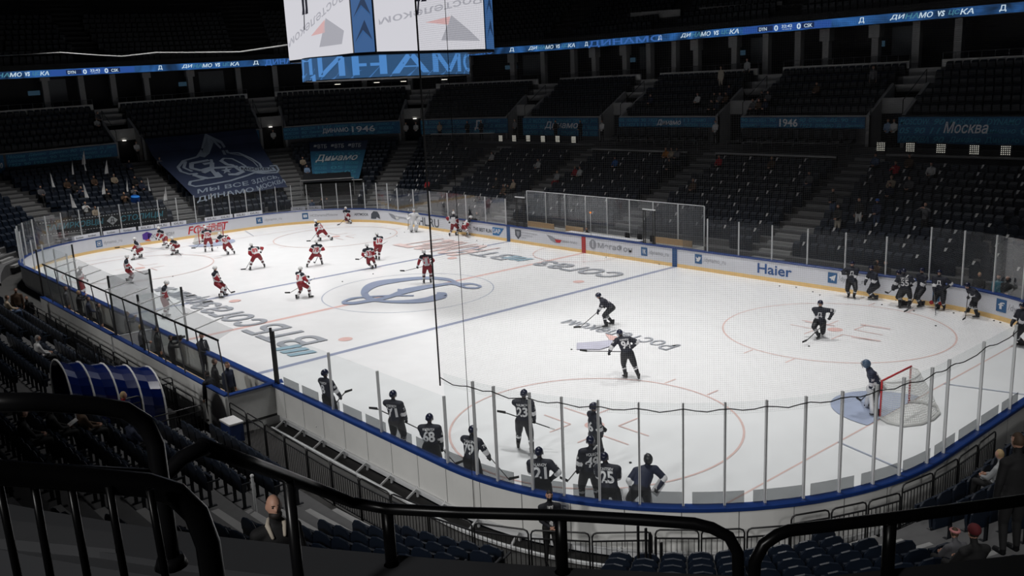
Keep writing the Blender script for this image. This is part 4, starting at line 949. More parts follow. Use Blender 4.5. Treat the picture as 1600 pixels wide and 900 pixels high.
seat_me = [(n, p.mesh(n, m)) for n, p, m in (('backrest', SB, M_seat), ('back_rim', SL, M_seat), ('seat_pan', SP, M_seat), ('armrest', SA, M_seatd), ('leg', SG, M_seatd))]
lowseat = MB(); lowseat.add(SB); lowseat.add(SP); lowseat.add(SA); lowseat.box((0, -.01, .2), (.5, .05, .4))
tiny = MB(); tiny.hexa([(-.23, -.1, .4), (.23, -.1, .4), (.23, .1, .4), (-.23, .1, .4), (-.19, -.12, .84), (.19, -.12, .84), (.2, .06, .72), (-.2, .06, .72)]); tiny.box((0, 0, .2), (.48, .06, .4))
SEATS = []      # (row, s, location, yaw)
def seat_rows(rows, s0, s1, gap_fn, pitch=.52):
    out = []
    for (i, e, z) in rows:
        s = s0
        while s < s1:
            sc = rr_scale(BC, s, -e); s += pitch/sc
            if gap_fn(s % BT, e, i): continue
            p = bp(s, e, z); n = rr_pt(BC, s)[1]; out.append((i, s % BT, p, math.atan2(n.x, -n.y)))
    return out
TIFO = (s_at(-43.5, 2.4), s_at(-42.9, 12.8)); VTB = (s_at(-41.5, 17), s_at(-37.5, 22.6))
def low_gap(s, e, i):
    if not row_ok(i, s): return True
    if aisle_gap(s, e) < .3: return True
    if TS0-.4 < s < TS1+.3 and e > 4: return True
    if TS1 < s < TS1+1.9 and i < 5: return True
    p, _ = rr_pt(BC, s)
    if p.y > 27.5 and -30 < p.x < 26 and i >= 12: return True          # lounge row and camera platforms
    if p.y > 29 and -7.6 < rr_pt(BC, s, -e)[0].x < 7.8 and i < 1: return True
    if VTB[1]-.5 < s < VTB[0]+.5 and i < 7: return True
    if i == 0 and (p.x < -40): return True
    return False
rows = [(i, rowe(i)-.42, rowz(i)+.0) for i in range(NROW)]
SEATS = seat_rows(rows, 0, BT, low_gap)
def up_gap(s, e, i):
    for a, w in AISLES:
        d = abs((s-a+BT/2) % BT-BT/2)
        if d < 1.35 and a in VOM: return True
    return False
rows_u = [(20+i, -.3-.8*i-.45, 7.3+.5*i) for i in range(UR)]
SEATS_U = seat_rows(rows_u, US0+1, US1-1, up_gap)
rows_t = [(40+i, -6.6-.8*i-.45, 14.5+.5*i) for i in range(9)]
SEATS_T = seat_rows(rows_t, US0+1, US1-1, up_gap, .56)
def vis(p, m=30): q = project(p); return q[2] > 0 and -m < q[0] < 1600+m and -m < q[1] < 900+m, q
near = []
for k, t in enumerate(SEATS):
    v_, q = vis(t[2]+Vector((0, 0, .8)), 20)
    hid = False
    if v_:
        # hidden behind the ledge?
        if ebowl_hidden(t[2]) if 'ebowl_hidden' in globals() else False: hid = True
        near.append((q[2], k))
near.sort()
def blocked(p):
    """line from the camera passes under the top of the ledge wall"""
    d = p+Vector((0, 0, .75))-CAM
    for t in np.linspace(.02, .6, 80):
        q = CAM+d*t
        if (q.x, q.y) and q.z < 7.42 and q.x > 14:
            dx, dy = abs(q.x)-21.5, abs(q.y-1.35)-6.6
            e = 22-(math.hypot(dx, dy) if dx > 0 and dy > 0 else max(dx, dy))
            if e < 0: return True
    return False
sel = []
for zd, k in near:
    if len(sel) >= 298: break
    if not blocked(SEATS[k][2]): sel.append(k)
selset = set(sel)
SECT = {}
def seat_label(i, s):
    j = min(range(len(AISLES)), key=lambda j: (s-AISLES[j][0]) % BT)
    names = {9: 'block behind the farther bench', 10: 'block behind the nearer bench', 11: 'corner block past the blue step signs', 12: 'corner block behind the bending goalkeeper', 13: 'end block beyond the goal', 8: 'dark far corner block', 14: 'end block'}
    ord_ = ['first', 'second', 'third', 'fourth', 'fifth', 'sixth', 'seventh', 'eighth', 'ninth', 'tenth', 'eleventh', 'twelfth', 'thirteenth', 'fourteenth', 'fifteenth']
    return 'dark navy folding seat, %s row up, %s' % (ord_[i], names.get(j, 'block %s' % ord_[j % 15]))
for k in sel:
    i, s, p, yaw = SEATS[k]; lab = seat_label(i, s)
    t = empty('stadium_seat', p, lab, 'seat', lab.replace('dark navy folding seat, ', 'seats of the '), yaw)
    for n, me in seat_me: o = bpy.data.objects.new(n, me); COL.objects.link(o); o.parent = t
mb = MB()
for k, (i, s, p, yaw) in enumerate(SEATS):
    if k in selset: continue
    v_, q = vis(p, 60)
    if not v_: continue
    mb.add(lowseat if q[2] < 45 else tiny, Matrix.Translation(p)@Matrix.Rotation(yaw, 4, 'Z'), 0)
o = mb.build('stadium_seats', M_seat); tag(o, 'dark navy folding seats filling the lower stands around the rink', 'seats', kind='stuff')
mb = MB()
for (i, s, p, yaw) in SEATS_U+SEATS_T:
    if vis(p, 60)[0]: mb.add(tiny, Matrix.Translation(p)@Matrix.Rotation(yaw, 4, 'Z'), 0)
o = mb.build('upper_seats', M_seatd); tag(o, 'black rows of seats in the unlit upper tiers', 'seats', kind='stuff')
# folded paper clappers hung on the far seats
pc = MB(); pc.quad((-.05, .06, .88), (.09, .06, .88), (.13, .10, .66), (.03, .10, .70)); pc.quad((-.05, .06, .88), (.09, .06, .88), (.07, -.14, .84), (-.05, -.14, .86)); pc_me = pc.mesh('paper_clapper', M_paper)
cand = [t for t in SEATS if rr_pt(BC, t[1])[0].y > 20 and t[2].x > -30 and vis(t[2], 0)[0] and project(t[2])[0] > 560]
cand.sort(key=lambda t: (t[0], t[1])); cnt = 0
for j, t in enumerate(cand):
    if (j+t[0]) % 4 or rnd.random() < .12 or cnt >= 290: continue
    o = bpy.data.objects.new('paper_clapper', pc_me); COL.objects.link(o); o.location = t[2]; o.rotation_euler = (0, 0, t[3]+rnd.uniform(-.2, .2)); cnt += 1
    tag(o, 'small white folded paper hung on a seat in the far stand', 'paper', 'white papers on the far seats')
# lounge row: white ledge, silver handrail, big black chairs
def lounge(x0, x1):
    mbx = MB(); mbx.hexa([Vector((x, y, z)) for z in (4.4, 5.12) for x, y in ((x0, 26.7), (x1, 26.7), (x1, 26.85), (x0, 26.85))]); o = mbx.build('wall_lounge', M_dark); tag(o, kind='structure')
    mbx = MB(); mbx.hexa([Vector((x, y, z)) for z in (5.0, 5.12) for x, y in ((x0, 26.62), (x1, 26.62), (x1, 26.7), (x0, 26.7))]); o = mbx.build('trim_lounge', M_conc_l); tag(o, kind='structure')
    r_ = empty('lounge_handrail', ((x0+x1)/2, 27.9, 4.9), 'shiny metal handrail before the big black chairs, %s' % ('under the 1946 banner' if x0 > -1 else 'under the small white signature banner'), 'railing')
    L_ = x1-x0; m_ = MB(); m_.tube([(-L_/2, 0, .88), (L_/2, 0, .88)], .03, 6); m_.build('top_rail', mat('chrome', (.7, .7, .7), .2, .9), r_)
    m_ = MB()
    for q in np.linspace(-L_/2, L_/2, 8): m_.tube([(q, 0, 0), (q, 0, .88)], .02, 6)
    m_.build('uprights', M_dalu, r_)
    n = int(L_/.78)
    for k in range(n):
        x = x0+.5+k*(L_-1)/(n-1); t = empty('lounge_chair', (x, 29.1, 5.4), 'big black padded chair under the blue banner %s' % ('reading 1946' if x0 > -1 else 'with the small white signature'), 'chair', 'black lounge chairs under the %s banner' % ('1946' if x0 > -1 else 'signature'))
        m_ = MB(); m_.box((0, 0, .42), (.6, .6, .2)); m_.build('seat', M_seatd, t, bevel=.05)
        m_ = MB(); m_.capsule([(0, .28, .55), (0, .36, 1.15)], [(.3, .09), (.26, .07)], 10, ref=(1, 0, 0)); m_.build('backrest', M_seatd, t)
        m_ = MB(); m_.box((-.3, 0, .55), (.08, .5, .12)); m_.box((.3, 0, .55), (.08, .5, .12)); m_.build('armrest', M_seatd, t); m_ = MB(); m_.tube([(0, 0, 0), (0, 0, .35)], .05, 6); m_.build('base', M_dalu, t)
lounge(-.0, 9.2); lounge(-12.0, -2.5)

# ---------------------------------------------------------------- floor spotlights under the banners
def floodlight(px, y, lab, bars):
    p = aty(px, y); t = empty('floor_spotlight', p, lab, 'spotlight', None, math.atan2(CAM.x-p.x, -(CAM.y-p.y))*.0)
    m_ = MB(); m_.box((0, 0, 0), (.62, .12, .62)); m_.build('housing', M_black, t)
    m_ = MB()
    for i in range(5):
        if bars: m_.box((0, -.065, -.22+.11*i), (.5, .01, .035)); continue
        for j in range(5): m_.ball((-.22+.11*j, -.066, -.22+.11*i), .028, nu=8, nv=5)
    m_.build('lamp_cells', mat('spot_cell', (1, .97, .85), emit=.62), t)
    m_ = MB(); m_.box((0, 0, -.38), (.5, .3, .04)); m_.box((-.3, 0, -.2), (.03, .04, .4)); m_.box((.3, 0, -.2), (.03, .04, .4)); m_.build('stand', M_black, t)
order = ['first', 'second', 'third', 'fourth', 'fifth', 'sixth']
for k, q in enumerate(((1377, 229), (1423, 230), (1471, 232), (1523, 234), (1572, 235))): floodlight(q, 28.4, 'square 25-cell spotlight under the Москва banner, %s from the doorway' % order[k], False)
for k, q in enumerate(((783, 216), (804, 216), (826, 216), (849, 217), (872, 217), (897, 218))): floodlight(q, 28.4, 'square barred spotlight on the ledge under the Динамо banner, %s from the stairs' % order[k], True)
strip([(1.9, 5.2), (1.9, 5.32), (1.7, 5.32), (1.7, 5.2)], AISLES[2][0]+.2, AISLES[3][0]+3.2, .8, M_dalu, 'trim_ledge'); strip([(1.9, 5.1), (1.9, 5.22), (1.7, 5.22)], s_at(30, 27), AISLES[0][0]-1.1, .8, M_conc_l, 'trim_ledge')
def at_bowl(x, e, z):
    s = min(np.arange(s_at(20, 29.95), s_at(-43.5, 5), .1), key=lambda s: abs(project(bp(s, e, z))[0]-x)); n = rr_pt(BC, s)[1]; return bp(s, e, z), math.atan2(n.x, -n.y)
t_p, t_y = at_bowl(722, 1.9, 6.1); t = empty('white_table', t_p, 'long white table under the balcony banner with people behind it', 'table', None, t_y); m_ = MB(); m_.box((0, 0, 0), (6.6, .6, .06)); m_.build('table_top', M_paper, t); m_ = MB(); [m_.box((q, 0, -.35), (.05, .5, .7)) for q in (-3.2, -1, 1, 3.2)]; m_.build('legs', M_dalu, t)

# ---------------------------------------------------------------- huge club cloth over the seats
def cloth(pxs, nu, nv, lift=.0, sag=0):
    """corner pixels tl, tr, br, bl with distances found on the bowl slope"""
    return None
M_cl = mat('club_cloth', (.012, .022, .06), .7, noise=.25, scale=1.2); M_clw = mat('cloth_print_grey', (.20, .24, .30), .7); M_cld = mat('cloth_print_navy', (.006, .010, .026), .7)
ct = empty('club_cloth', bp((TIFO[0]+TIFO[1])/2, 5, 4), 'huge dark blue cloth with pale club emblem and two lines of writing over the seats', 'cloth banner'); cl = ct.location.copy()
a0, a1 = TIFO; WA = a0-a1
def cf(off):
    def f(u, v):       # u 0..1 left to right in view, v 0 bottom .. 1 top
        s = a0-(a0-a1)*u; e = 9.9*(1-v)+.15; z = rowz(0)+.41*(E0-e)+.98; z = z if v < .97 else 7.45-(1-v)*20*.0
        zt = min(7.52, z+(.9 if v > .85 else 0)*(v-.85)/.15*1.35); z = max(z, zt) if v > .85 else z
        lateral = -.9*(1-v)
        p = bp(s, e-off*.4, z+off*.9+.05*math.sin(u*9)*math.cos(v*7)); return p-cl
    return f
m_ = MB(); N_, V_ = 16, 16
for i in range(N_):
    for j in range(V_): m_.quad(cf(0)(i/N_, j/V_), cf(0)((i+1)/N_, j/V_), cf(0)((i+1)/N_, (j+1)/V_), cf(0)(i/N_, (j+1)/V_))
m_.build('fabric', M_cl, ct)
def stroke2(mbx, fn, path, w, mi=0, closed=False):
    P = [Vector((x, y, 0)) for x, y in path]; n = len(P)
    for i in range(n if closed else n-1):
        a, b = P[i], P[(i+1) % n]; d = (b-a); 
        if d.length < 1e-6: continue
        d.normalize(); k = Vector((-d.y, d.x, 0))*w/2; a -= d*w*.2; b += d*w*.2; mbx.quad(fn(*(a-k)[:2]), fn(*(b-k)[:2]), fn(*(b+k)[:2]), fn(*(a+k)[:2]), mi)
def T(x, y):
    """crop pixel of the cloth to its own (u, v)"""
    v = 1-(y-275)/(740-275); xl = 210+(480-210)*(1-v)**1.1; xr = 930+(1160-930)*(1-v); return ((x-xl)/(xr-xl), v)
m_ = MB(); f = cf(.03); g = cf(.09)
for kk, (path, w) in enumerate((([(600, 292), (690, 320), (715, 350), (725, 385), (800, 400), (890, 460), (945, 510), (960, 550)], .02), ([(600, 292), (560, 340), (520, 395), (430, 420), (392, 470), (405, 510), (450, 540), (500, 545)], .02),
                ([(500, 545), (480, 555), (530, 600), (460, 610), (450, 635), (480, 655), (560, 655), (690, 640), (800, 615), (880, 595), (950, 605), (1080, 610), (1100, 590), (1085, 550), (1030, 545)], .018),
                ([(620, 310), (580, 360), (545, 395)], .05), ([(640, 310), (690, 350), (700, 400)], .02), ([(580, 440), (480, 450), (470, 490), (520, 520), (590, 510), (600, 470), (550, 470)], .03), ([(440, 430), (425, 480), (470, 520)], .02),
                ([(660, 460), (680, 440), (740, 450), (800, 500), (830, 530)], .02), ([(660, 460), (690, 500), (720, 510), (760, 560), (790, 575), (740, 595), (690, 590)], .03), ([(740, 400), (830, 430), (900, 490), (930, 540)], .012),
                ([(540, 545), (600, 520), (760, 530)], .03), ([(530, 600), (640, 600), (620, 560)], .02), ([(480, 560), (560, 600)], .03), ([(590, 530), (620, 600)], .03), ([(600, 440), (600, 500)], .02))):
    stroke2(m_, cf(.03+.003*kk), [T(*p) for p in path], w*1.25)
m_.poly([f(*T(*p)) for p in ((765, 535), (800, 525), (900, 545), (1060, 560), (1085, 595), (940, 600), (860, 580), (775, 560))])
star = [(680+38*math.cos(PI/2+k*PI/5)*(1 if k % 2 == 0 else .4), 552-30*math.sin(PI/2+k*PI/5)*(1 if k % 2 == 0 else .4)) for k in range(10)]; m_.poly([f(*T(*p)) for p in star])
text_on(m_, 'МОСКВА', lambda u, v: g(*T(785+270*u, 567+22*u-24*v)), 1, 1, 0, 0, .05, 0, 1)
text_on(m_, 'МЫ ВСЕ ЗДЕСЬ,', lambda u, v: f(*T(495+600*u, 722-55*u-40*v)), 1, 1, 0, 0, .06, 0, 0)
text_on(m_, 'ДИНАМО МОСКВА', lambda u, v: f(*T(492+660*u, 782-70*u-42*v)), 1, 1, 0, 0, .06, 0, 0)
m_.build('print', [M_clw, M_cld], ct)
# ВТБ Динамо cloth above the corner gate
t = empty('sponsor_cloth', bp((VTB[0]+VTB[1])/2, 5, 4), 'hanging blue cloth with ВТБ signs and white Динамо script', 'cloth banner'); tl = t.location.copy()
qa, qb, qc, qd = [atx(p, X) for p, X in (((483, 222), -40.0), ((575, 219), -36.6), ((561, 279), -31.5), ((489, 282), -33.6))]
def vf(off):
    nrm = (qb-qa).cross(qd-qa).normalized(); nrm = nrm if nrm.z > 0 else -nrm
    return lambda u, v: (qd.lerp(qc, u)).lerp(qa.lerp(qb, u), v)+nrm*off-tl
m_ = MB(); rect_on(m_, vf(0), 0, 0, 1, .74, 0, 6); rect_on(m_, vf(0), 0, .74, 1, 1, 1, 6); rr = random.Random(3)
for r in range(6):
    for k in range(3): text_on(m_, rr.choice(['Динамо', 'МОСКВА', '1923', '05', 'Москва']), vf(.03), .24, .085, .05+.3*k+rr.uniform(0, .05), .02+r*.115, .02, 0, 2)
text_on(m_, 'Динамо', vf(.06), .8, .2, .08, .43, .03, .3, 3)
for k in range(3): text_on(m_, 'ВТБ', vf(.06), .16, .11, .14+.3*k, .8, .04, 0, 3); poly_on(m_, vf(.06), [(.07+.3*k, .84), (.12+.3*k, .84), (.13+.3*k, .9), (.08+.3*k, .9)], 3)
m_.build('fabric', [mat('cloth_blue', (.012, .10, .19), .7), mat('cloth_navy', (.010, .022, .06), .7), mat('cloth_teal', (.03, .20, .29), .7), mat('cloth_white', (.45, .48, .50), .7)], t)
m_ = MB(); A_, B_ = aty((390+88, 281), qd.y), qc+Vector((0, 0, -.05)); m_.tube([qd-tl+Vector((-.0, -1.0, -.03)), qc-tl+Vector((.2, .2, -.1))], .05, 6); m_.build('pole', M_paper, t)
# dark gate tunnel under it
t = empty('corner_gate_tent', (-31.6, 13.6, -.3), 'dark fabric passage below the hanging blue cloth, with people standing inside', 'tent'); d_ = Vector((-.86, .5, 0)); n_ = Vector((.5, .86, 0)); m_ = MB()
for q in (-1, 1): m_.quad(n_*2.1*q, n_*2.1*q+d_*7, n_*2.1*q+d_*7+Vector((0, 0, 4.4)), n_*2.1*q+Vector((0, 0, 3.1)))
m_.quad(n_*-2.1+Vector((0, 0, 3.1)), n_*2.1+Vector((0, 0, 3.1)), n_*2.1+d_*7+Vector((0, 0, 4.4)), n_*-2.1+d_*7+Vector((0, 0, 4.4))); m_.quad(n_*-2.1+d_*6.8, n_*2.1+d_*6.8, n_*2.1+d_*6.8+Vector((0, 0, 4.3)), n_*-2.1+d_*6.8+Vector((0, 0, 4.3)))
m_.build('fabric', mat('tent_black', (.01, .01, .011), .5), t)
m_ = MB(); m_.tube([n_*-2.3+Vector((0, 0, 0)), n_*-2.3+Vector((0, 0, 3.3)), n_*2.3+Vector((0, 0, 3.3)), n_*2.3], .05, 8); m_.build('portal_frame', M_conc_l, t)
# long black cloth with cyan gothic lettering behind the left glass
t = empty('fan_cloth', (-30.6, -5.6, 1.4), 'long black cloth with cyan gothic letters and a white diamond behind the glass', 'cloth banner'); m_ = MB(); f = frame_fn((0, -4.5, 0), (0, 1, 0), (0, 0, 1)); g = frame_fn((.02, -4.5, 0), (0, 1, 0), (0, 0, 1))
rect_on(m_, f, 0, 0, 9.1, 1.0, 0, 4); text_on(m_, 'ПАПИРКОВЦЫ', g, 4.0, .5, .4, .25, .05, .2, 1); text_on(m_, 'СТОЛИЦЫ', g, 3.2, .5, 5.6, .25, .05, .2, 1)
poly_on(m_, g, [(4.6, .5), (5.0, .85), (5.4, .5), (5.0, .15)], 2); text_on(m_, 'Д', frame_fn((.03, -4.5, 0), (0, 1, 0), (0, 0, 1)), .3, .35, 4.85, .32, .03, 0, 0)
for k in range(46): rect_on(m_, g, .1+k*.195, .06, .2+k*.195, .11, 2); rect_on(m_, g, .1+k*.195, .9, .2+k*.195, .95, 2)
m_.build('fabric', [mat('cloth_black', (.008, .01, .012), .8), mat('cloth_cyan', (.04, .24, .32), .7), mat('cloth_white2', (.5, .52, .53), .7)], t)
# white flags on thin sticks in the fans' corner
for k, (x, y) in enumerate(((90, 290), (121, 305), (138, 270), (155, 265), (156, 300), (165, 255), (188, 268), (190, 295), (222, 295), (87, 320), (238, 308))):
    s = min(np.arange(TIFO[0]-2, TIFO[0]+26, .25), key=lambda s: abs(project(bp(s, 7, 4.2))[0]-x)); e = min(np.arange(1, 12.5, .25), key=lambda e: abs(project(bp(s, e, rowz(0)+.41*(E0-e)+1.3))[1]-y)); p = bp(s, e, rowz(0)+.41*(E0-e)+.2)
    t = empty('hand_flag', p, 'white flag on a thin stick in the fan corner, %s' % ['tall and narrow', 'low beside the drum', 'leaning over the seats', 'upper small one', 'hanging straight', 'topmost', 'near the doorway steps', 'above the black cloth end', 'by the big cloth edge', 'lowest at the corner', 'with a diamond sign'][k], 'flag', 'white flags in the fan corner')
    m_ = MB(); m_.tube([(0, 0, 0), (.05, 0, 2.0)], .015, 5); m_.build('stick', M_dalu, t)
    m_ = MB(); dx = rnd.uniform(.12, .35); pr = [(.05, 0, 2.0-1.15*v) for v in np.linspace(0, 1, 8)]; sd = rnd.choice((-1, 1))
    for i in range(7): a, b = Vector(pr[i]), Vector(pr[i+1]); w0, w1 = dx*(i/7)**.8, dx*((i+1)/7)**.8; m_.quad(a, b, b+Vector((.05*math.sin(i+1), sd*w1, -.03)), a+Vector((.05*math.sin(i), sd*w0, -.03)))
    m_.build('flag_cloth', M_paper, t)
t = empty('drum', (-32.6, -2.6, 2.9), 'bright blue drum held above the fans in the corner', 'drum'); m_ = MB(); m_.tube([(0, 0, 0), (.15, 0, .35)], .33, 20); m_.build('shell', mat('drum_blue', (.006, .06, .28), .3), t); m_ = MB(); m_.tube([(.15, 0, .35), (.155, 0, .37)], .31, 20); m_.build('skin', mat('drum_skin', (.03, .2, .6), .4), t)

# ---------------------------------------------------------------- blue hooped tunnel in the near stand
tn = empty('blue_tunnel', (10.9, -17.2, -.3), 'glossy blue vinyl tunnel on white hoops running up through the near seats', 'tunnel'); M_vinyl = mat('blue_vinyl', (.002, .010, .085), .14, noise=.1, spec=.8)
def hoop(y, w=1.05, h=2.75, r_=0.0):
    P = [(-w, y, 0), (-w, y, h*.62)]+[(w*math.cos(a), y, h*.62+h*.38*math.sin(a)) for a in np.linspace(PI, 0, 13)[1:-1]]+[(w, y, h*.62), (w, y, 0)]; return [Vector(p) for p in P]
ys = [0, -.65, -1.3, -1.95, -2.55]
for k, y in enumerate(ys):
    z = .23*k*0.9; H = hoop(y, h=2.65); H = [p+Vector((0, 0, z)) for p in H]
    m_ = MB(); m_.tube(H, .028, 6); m_.build('hoop', M_paper, tn)
    if k < len(ys)-1:
        m_ = MB(); zn = .23*(k+1)*.9; H0 = H; H2 = [p+Vector((0, 0, zn)) for p in hoop(ys[k+1], h=2.65)]; mid = [((a+b)/2-Vector((0, (a.y+b.y)/2, 1.5)))*.955+Vector((0, (a.y+b.y)/2, 1.5)) for a, b in zip(H0, H2)]
        for A_, B_ in ((H0, mid), (mid, H2)):
            for i in range(len(A_)-1): m_.quad(A_[i], A_[i+1], B_[i+1], B_[i])
        m_.build('vinyl_cover', M_vinyl, tn, True)
# stair railings and gates round the tunnel
for k, (x, y, z, L_, ax) in enumerate(((12.3, -16.2, .1, 1.6, 'y'), (12.4, -18.0, .9, 1.6, 'y'), (9.2, -17.5, 1.2, 2.4, 'x'), (6.4, -17.5, 1.2, 2.4, 'x'), (9.4, -16.0, .3, 1.6, 'y'))):
    a = Vector((x, y, 0)); b = a+(Vector((0, -L_, 0)) if ax == 'y' else Vector((-L_, 0, 0))); fence_panel(a, b, z, 1.1, 'black gate railing beside the blue hooped tunnel', 'railings round the blue tunnel')
# cooler box, tripod and drinks beside the steps
t = empty('cool_box', (12.9, -15.6, .0), 'dark blue cool box with white lid behind the bench corner', 'box'); m_ = MB(); m_.box((0, 0, .3), (.7, .45, .6)); m_.build('body', mat('cool_blue', (.01, .03, .12), .5), t, bevel=.03); m_ = MB(); m_.box((0, 0, .63), (.74, .48, .07)); m_.build('lid', M_paper, t, bevel=.02)
# short steel aisle post near the bald man
p = floor_pt((398, 812)); t = empty('aisle_post', (p.x, p.y, p.z), 'short steel handrail post on the aisle by the bald man', 'post'); m_ = MB(); m_.tube([(0, 0, 0), (0, 0, 1.0)], .035, 8); m_.build('tube', M_alu, t); m_ = MB(); m_.ball((0, 0, 1.02), .045); m_.build('cap', M_alu, t)
# blue step signs
for k, (x, y) in enumerate(((491, 812), (543, 811), (590, 808))):
    e_, i_ = (8.9, 4), 0; p = None
    p = floor_pt((x, y)); m_ = MB(); m_.box((0, 0, .022), (.34, .14, .02)); o = m_.build('step_sign', M_rail, loc=p); o.rotation_euler = (0, 0, .1); tag(o, 'small blue sign on a pale step, %s of the three' % ('highest', 'middle', 'lowest')[k], 'sign')
p = floor_pt((850, 883)); m_ = MB(); m_.box((0, 0, .022), (.34, .14, .02)); o = m_.build('step_sign', M_rail, loc=p); o.rotation_euler = (0, 0, .45); tag(o, 'small blue sign on the step below the suited man', 'sign')

# ---------------------------------------------------------------- foreground guard rails
M_pipe = mat('rail_paint', (.004, .004, .0045), .3, noise=.0, spec=.2)
ZR = 7.87
fr = empty('guard_rail', atz((605, 883), 7.42), 'long black tubular guard rail on the concrete ledge with two posts', 'railing'); fo = fr.location.copy()
P = [atz(p, ZR) for p in ((550, 785), (605, 795), (720, 801), (880, 805), (1000, 812), (1085, 818))]; q = P[-1]
d = (P[-1]-P[-2]).normalized(); P += [q+d*.10+Vector((0, 0, -.02)), q+d*.2+Vector((0, 0, -.07)), q+d*.25+Vector((0, 0, -.17)), q+d*.26+Vector((0, 0, -.45))]
top2 = [atz((315, 697), 9.0), atz((400, 727), 8.62), atz((480, 757), 8.22)]
m_ = MB(); m_.tube([p-fo for p in top2+P], .036, 14); m_.build('top_rail', M_pipe, fr, True)
m_ = MB(); D0 = (top2[0]-CAM).dot(FW); m_.tube([p-fo for p in (atd((238, 765), D0-.12), atd((252, 748), D0-.09), atd((285, 715), D0-.04), top2[0]-Vector((0, 0, .01)), top2[0].lerp(top2[1], .1))], .034, 14); m_.build('upper_bend', M_pipe, fr, True)
for x0, y0, x1, y1 in ((605, 797, 605, 883), (876, 806, 880, 905)):
    m_ = MB(); a = atz((x0, y0), ZR-.02)-fo; m_.tube([a, Vector((a.x, a.y, 7.42-fo.z))], .038, 12); m_.tube([Vector((a.x, a.y, 7.47-fo.z)), Vector((a.x, a.y, 7.42-fo.z))], [.05, .075], 14); m_.build('post', M_pipe, fr, True)
a = atz((450, 748), 8.38); m_ = MB(); m_.tube([a-fo, Vector((a.x, a.y, 7.2))-fo], .032, 12); m_.build('post', M_pipe, fr, True)
fr = empty('guard_rail', atz((1390, 850), 7.42), 'black tubular guard rail on the ledge bending down at its left end', 'railing'); fo = fr.location.copy()
P = [atz(p, ZR) for p in ((1232, 829), (1300, 821), (1390, 810), (1480, 798), (1640, 776), (1750, 758))]; q = P[0]; d = (P[0]-P[1]).normalized()
P = [q+d*.21+Vector((0, 0, -.55)), q+d*.20+Vector((0, 0, -.17)), q+d*.15+Vector((0, 0, -.07)), q+d*.07+Vector((0, 0, -.02))]+P
m_ = MB(); m_.tube([p-fo for p in P], .036, 14); m_.build('top_rail', M_pipe, fr, True)
a = atz((1391, 812), ZR-.02)-fo; m_ = MB(); m_.tube([a, Vector((a.x, a.y, 7.40-fo.z))], .038, 12); m_.build('post', M_pipe, fr, True)
fr = empty('guard_rail', atd((268, 884), 3.3), 'tall black tubular rail with a rounded corner rising from the ledge at the aisle', 'railing'); fo = fr.location.copy()
P = [atd(p, t) for p, t in (((-60, 629), 2.9), ((60, 628), 3.0), ((150, 634), 3.1), ((195, 641), 3.15), ((226, 660), 3.2), ((243, 695), 3.22), ((252, 760), 3.25), ((262, 830), 3.28), ((268, 884), 3.3))]
m_ = MB(); m_.tube([p-fo for p in P], .032, 14); m_.build('top_rail', M_pipe, fr, True)
m_ = MB(); m_.tube([P[-1]-fo, P[-1]-fo+Vector((0, 0, .04))], [.06, .045], 14); m_.build('foot_plate', M_pipe, fr, True)
m_ = MB(); m_.tube([atd((-60, 725), 2.95)-fo, atd((250, 742), 3.24)-fo], .02, 10); m_.build('middle_rail', M_pipe, fr, True)
fr = empty('guard_rail', atd((330, 905), 2.0), 'black tubular rail with upright bars and rounded corner, closest to the viewer', 'railing'); fo = fr.location.copy()
P = [atd(p, t) for p, t in (((-80, 733), 1.8), ((0, 738), 1.85), ((120, 748), 1.9), ((230, 758), 1.95), ((275, 772), 1.97), ((307, 803), 1.98), ((325, 850), 1.99), ((336, 925), 2.0), ((340, 960), 2.0))]
m_ = MB(); m_.tube([p-fo for p in P], .027, 14); m_.build('top_rail', M_pipe, fr, True)
for (x0, y0), (x1, y1) in (((-4, 745), (34, 930)), ((52, 750), (84, 930)), ((110, 755), (142, 930)), ((170, 760), (200, 930)), ((234, 765), (264, 930))):
    m_ = MB(); m_.tube([atd((x0, y0), 1.9)-fo, atd((x1, y1), 1.95)-fo], .0085, 8); m_.build('upright_bar', M_pipe, fr, True)
# concrete ledge pieces at the lower left
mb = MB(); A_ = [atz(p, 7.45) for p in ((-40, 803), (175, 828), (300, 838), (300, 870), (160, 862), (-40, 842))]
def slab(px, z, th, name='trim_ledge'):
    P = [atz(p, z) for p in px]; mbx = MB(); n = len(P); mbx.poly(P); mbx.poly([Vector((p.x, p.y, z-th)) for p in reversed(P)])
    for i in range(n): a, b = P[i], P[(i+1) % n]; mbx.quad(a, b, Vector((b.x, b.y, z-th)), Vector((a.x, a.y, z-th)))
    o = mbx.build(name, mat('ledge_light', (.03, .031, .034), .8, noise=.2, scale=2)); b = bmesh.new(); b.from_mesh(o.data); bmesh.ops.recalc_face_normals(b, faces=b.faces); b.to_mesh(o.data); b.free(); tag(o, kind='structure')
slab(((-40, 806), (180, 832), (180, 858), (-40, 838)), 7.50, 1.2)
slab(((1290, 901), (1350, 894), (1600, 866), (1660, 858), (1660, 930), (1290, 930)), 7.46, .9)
# a row of crush-barrier ends at the aisle by the channel curve
t = empty('aisle_gate', atz((1000, 890), 1.2), 'stack of black upright gate frames at the aisle beside the corner fence', 'gate'); to = t.location.copy()
for k, (x, yt) in enumerate(((998, 822), (1008, 825), (1012, 832), (1019, 838), (1026, 848))):
    m_ = MB(); p = atz((x+k*2, 905), .9-.1*k); h = min(np.arange(.3, 3, .02), key=lambda h: abs(project(p+Vector((0, 0, h)))[1]-yt)); m_.bar(p-to, p-to+Vector((0, 0, h)), .05, .03); m_.build('frame', M_fence, t)
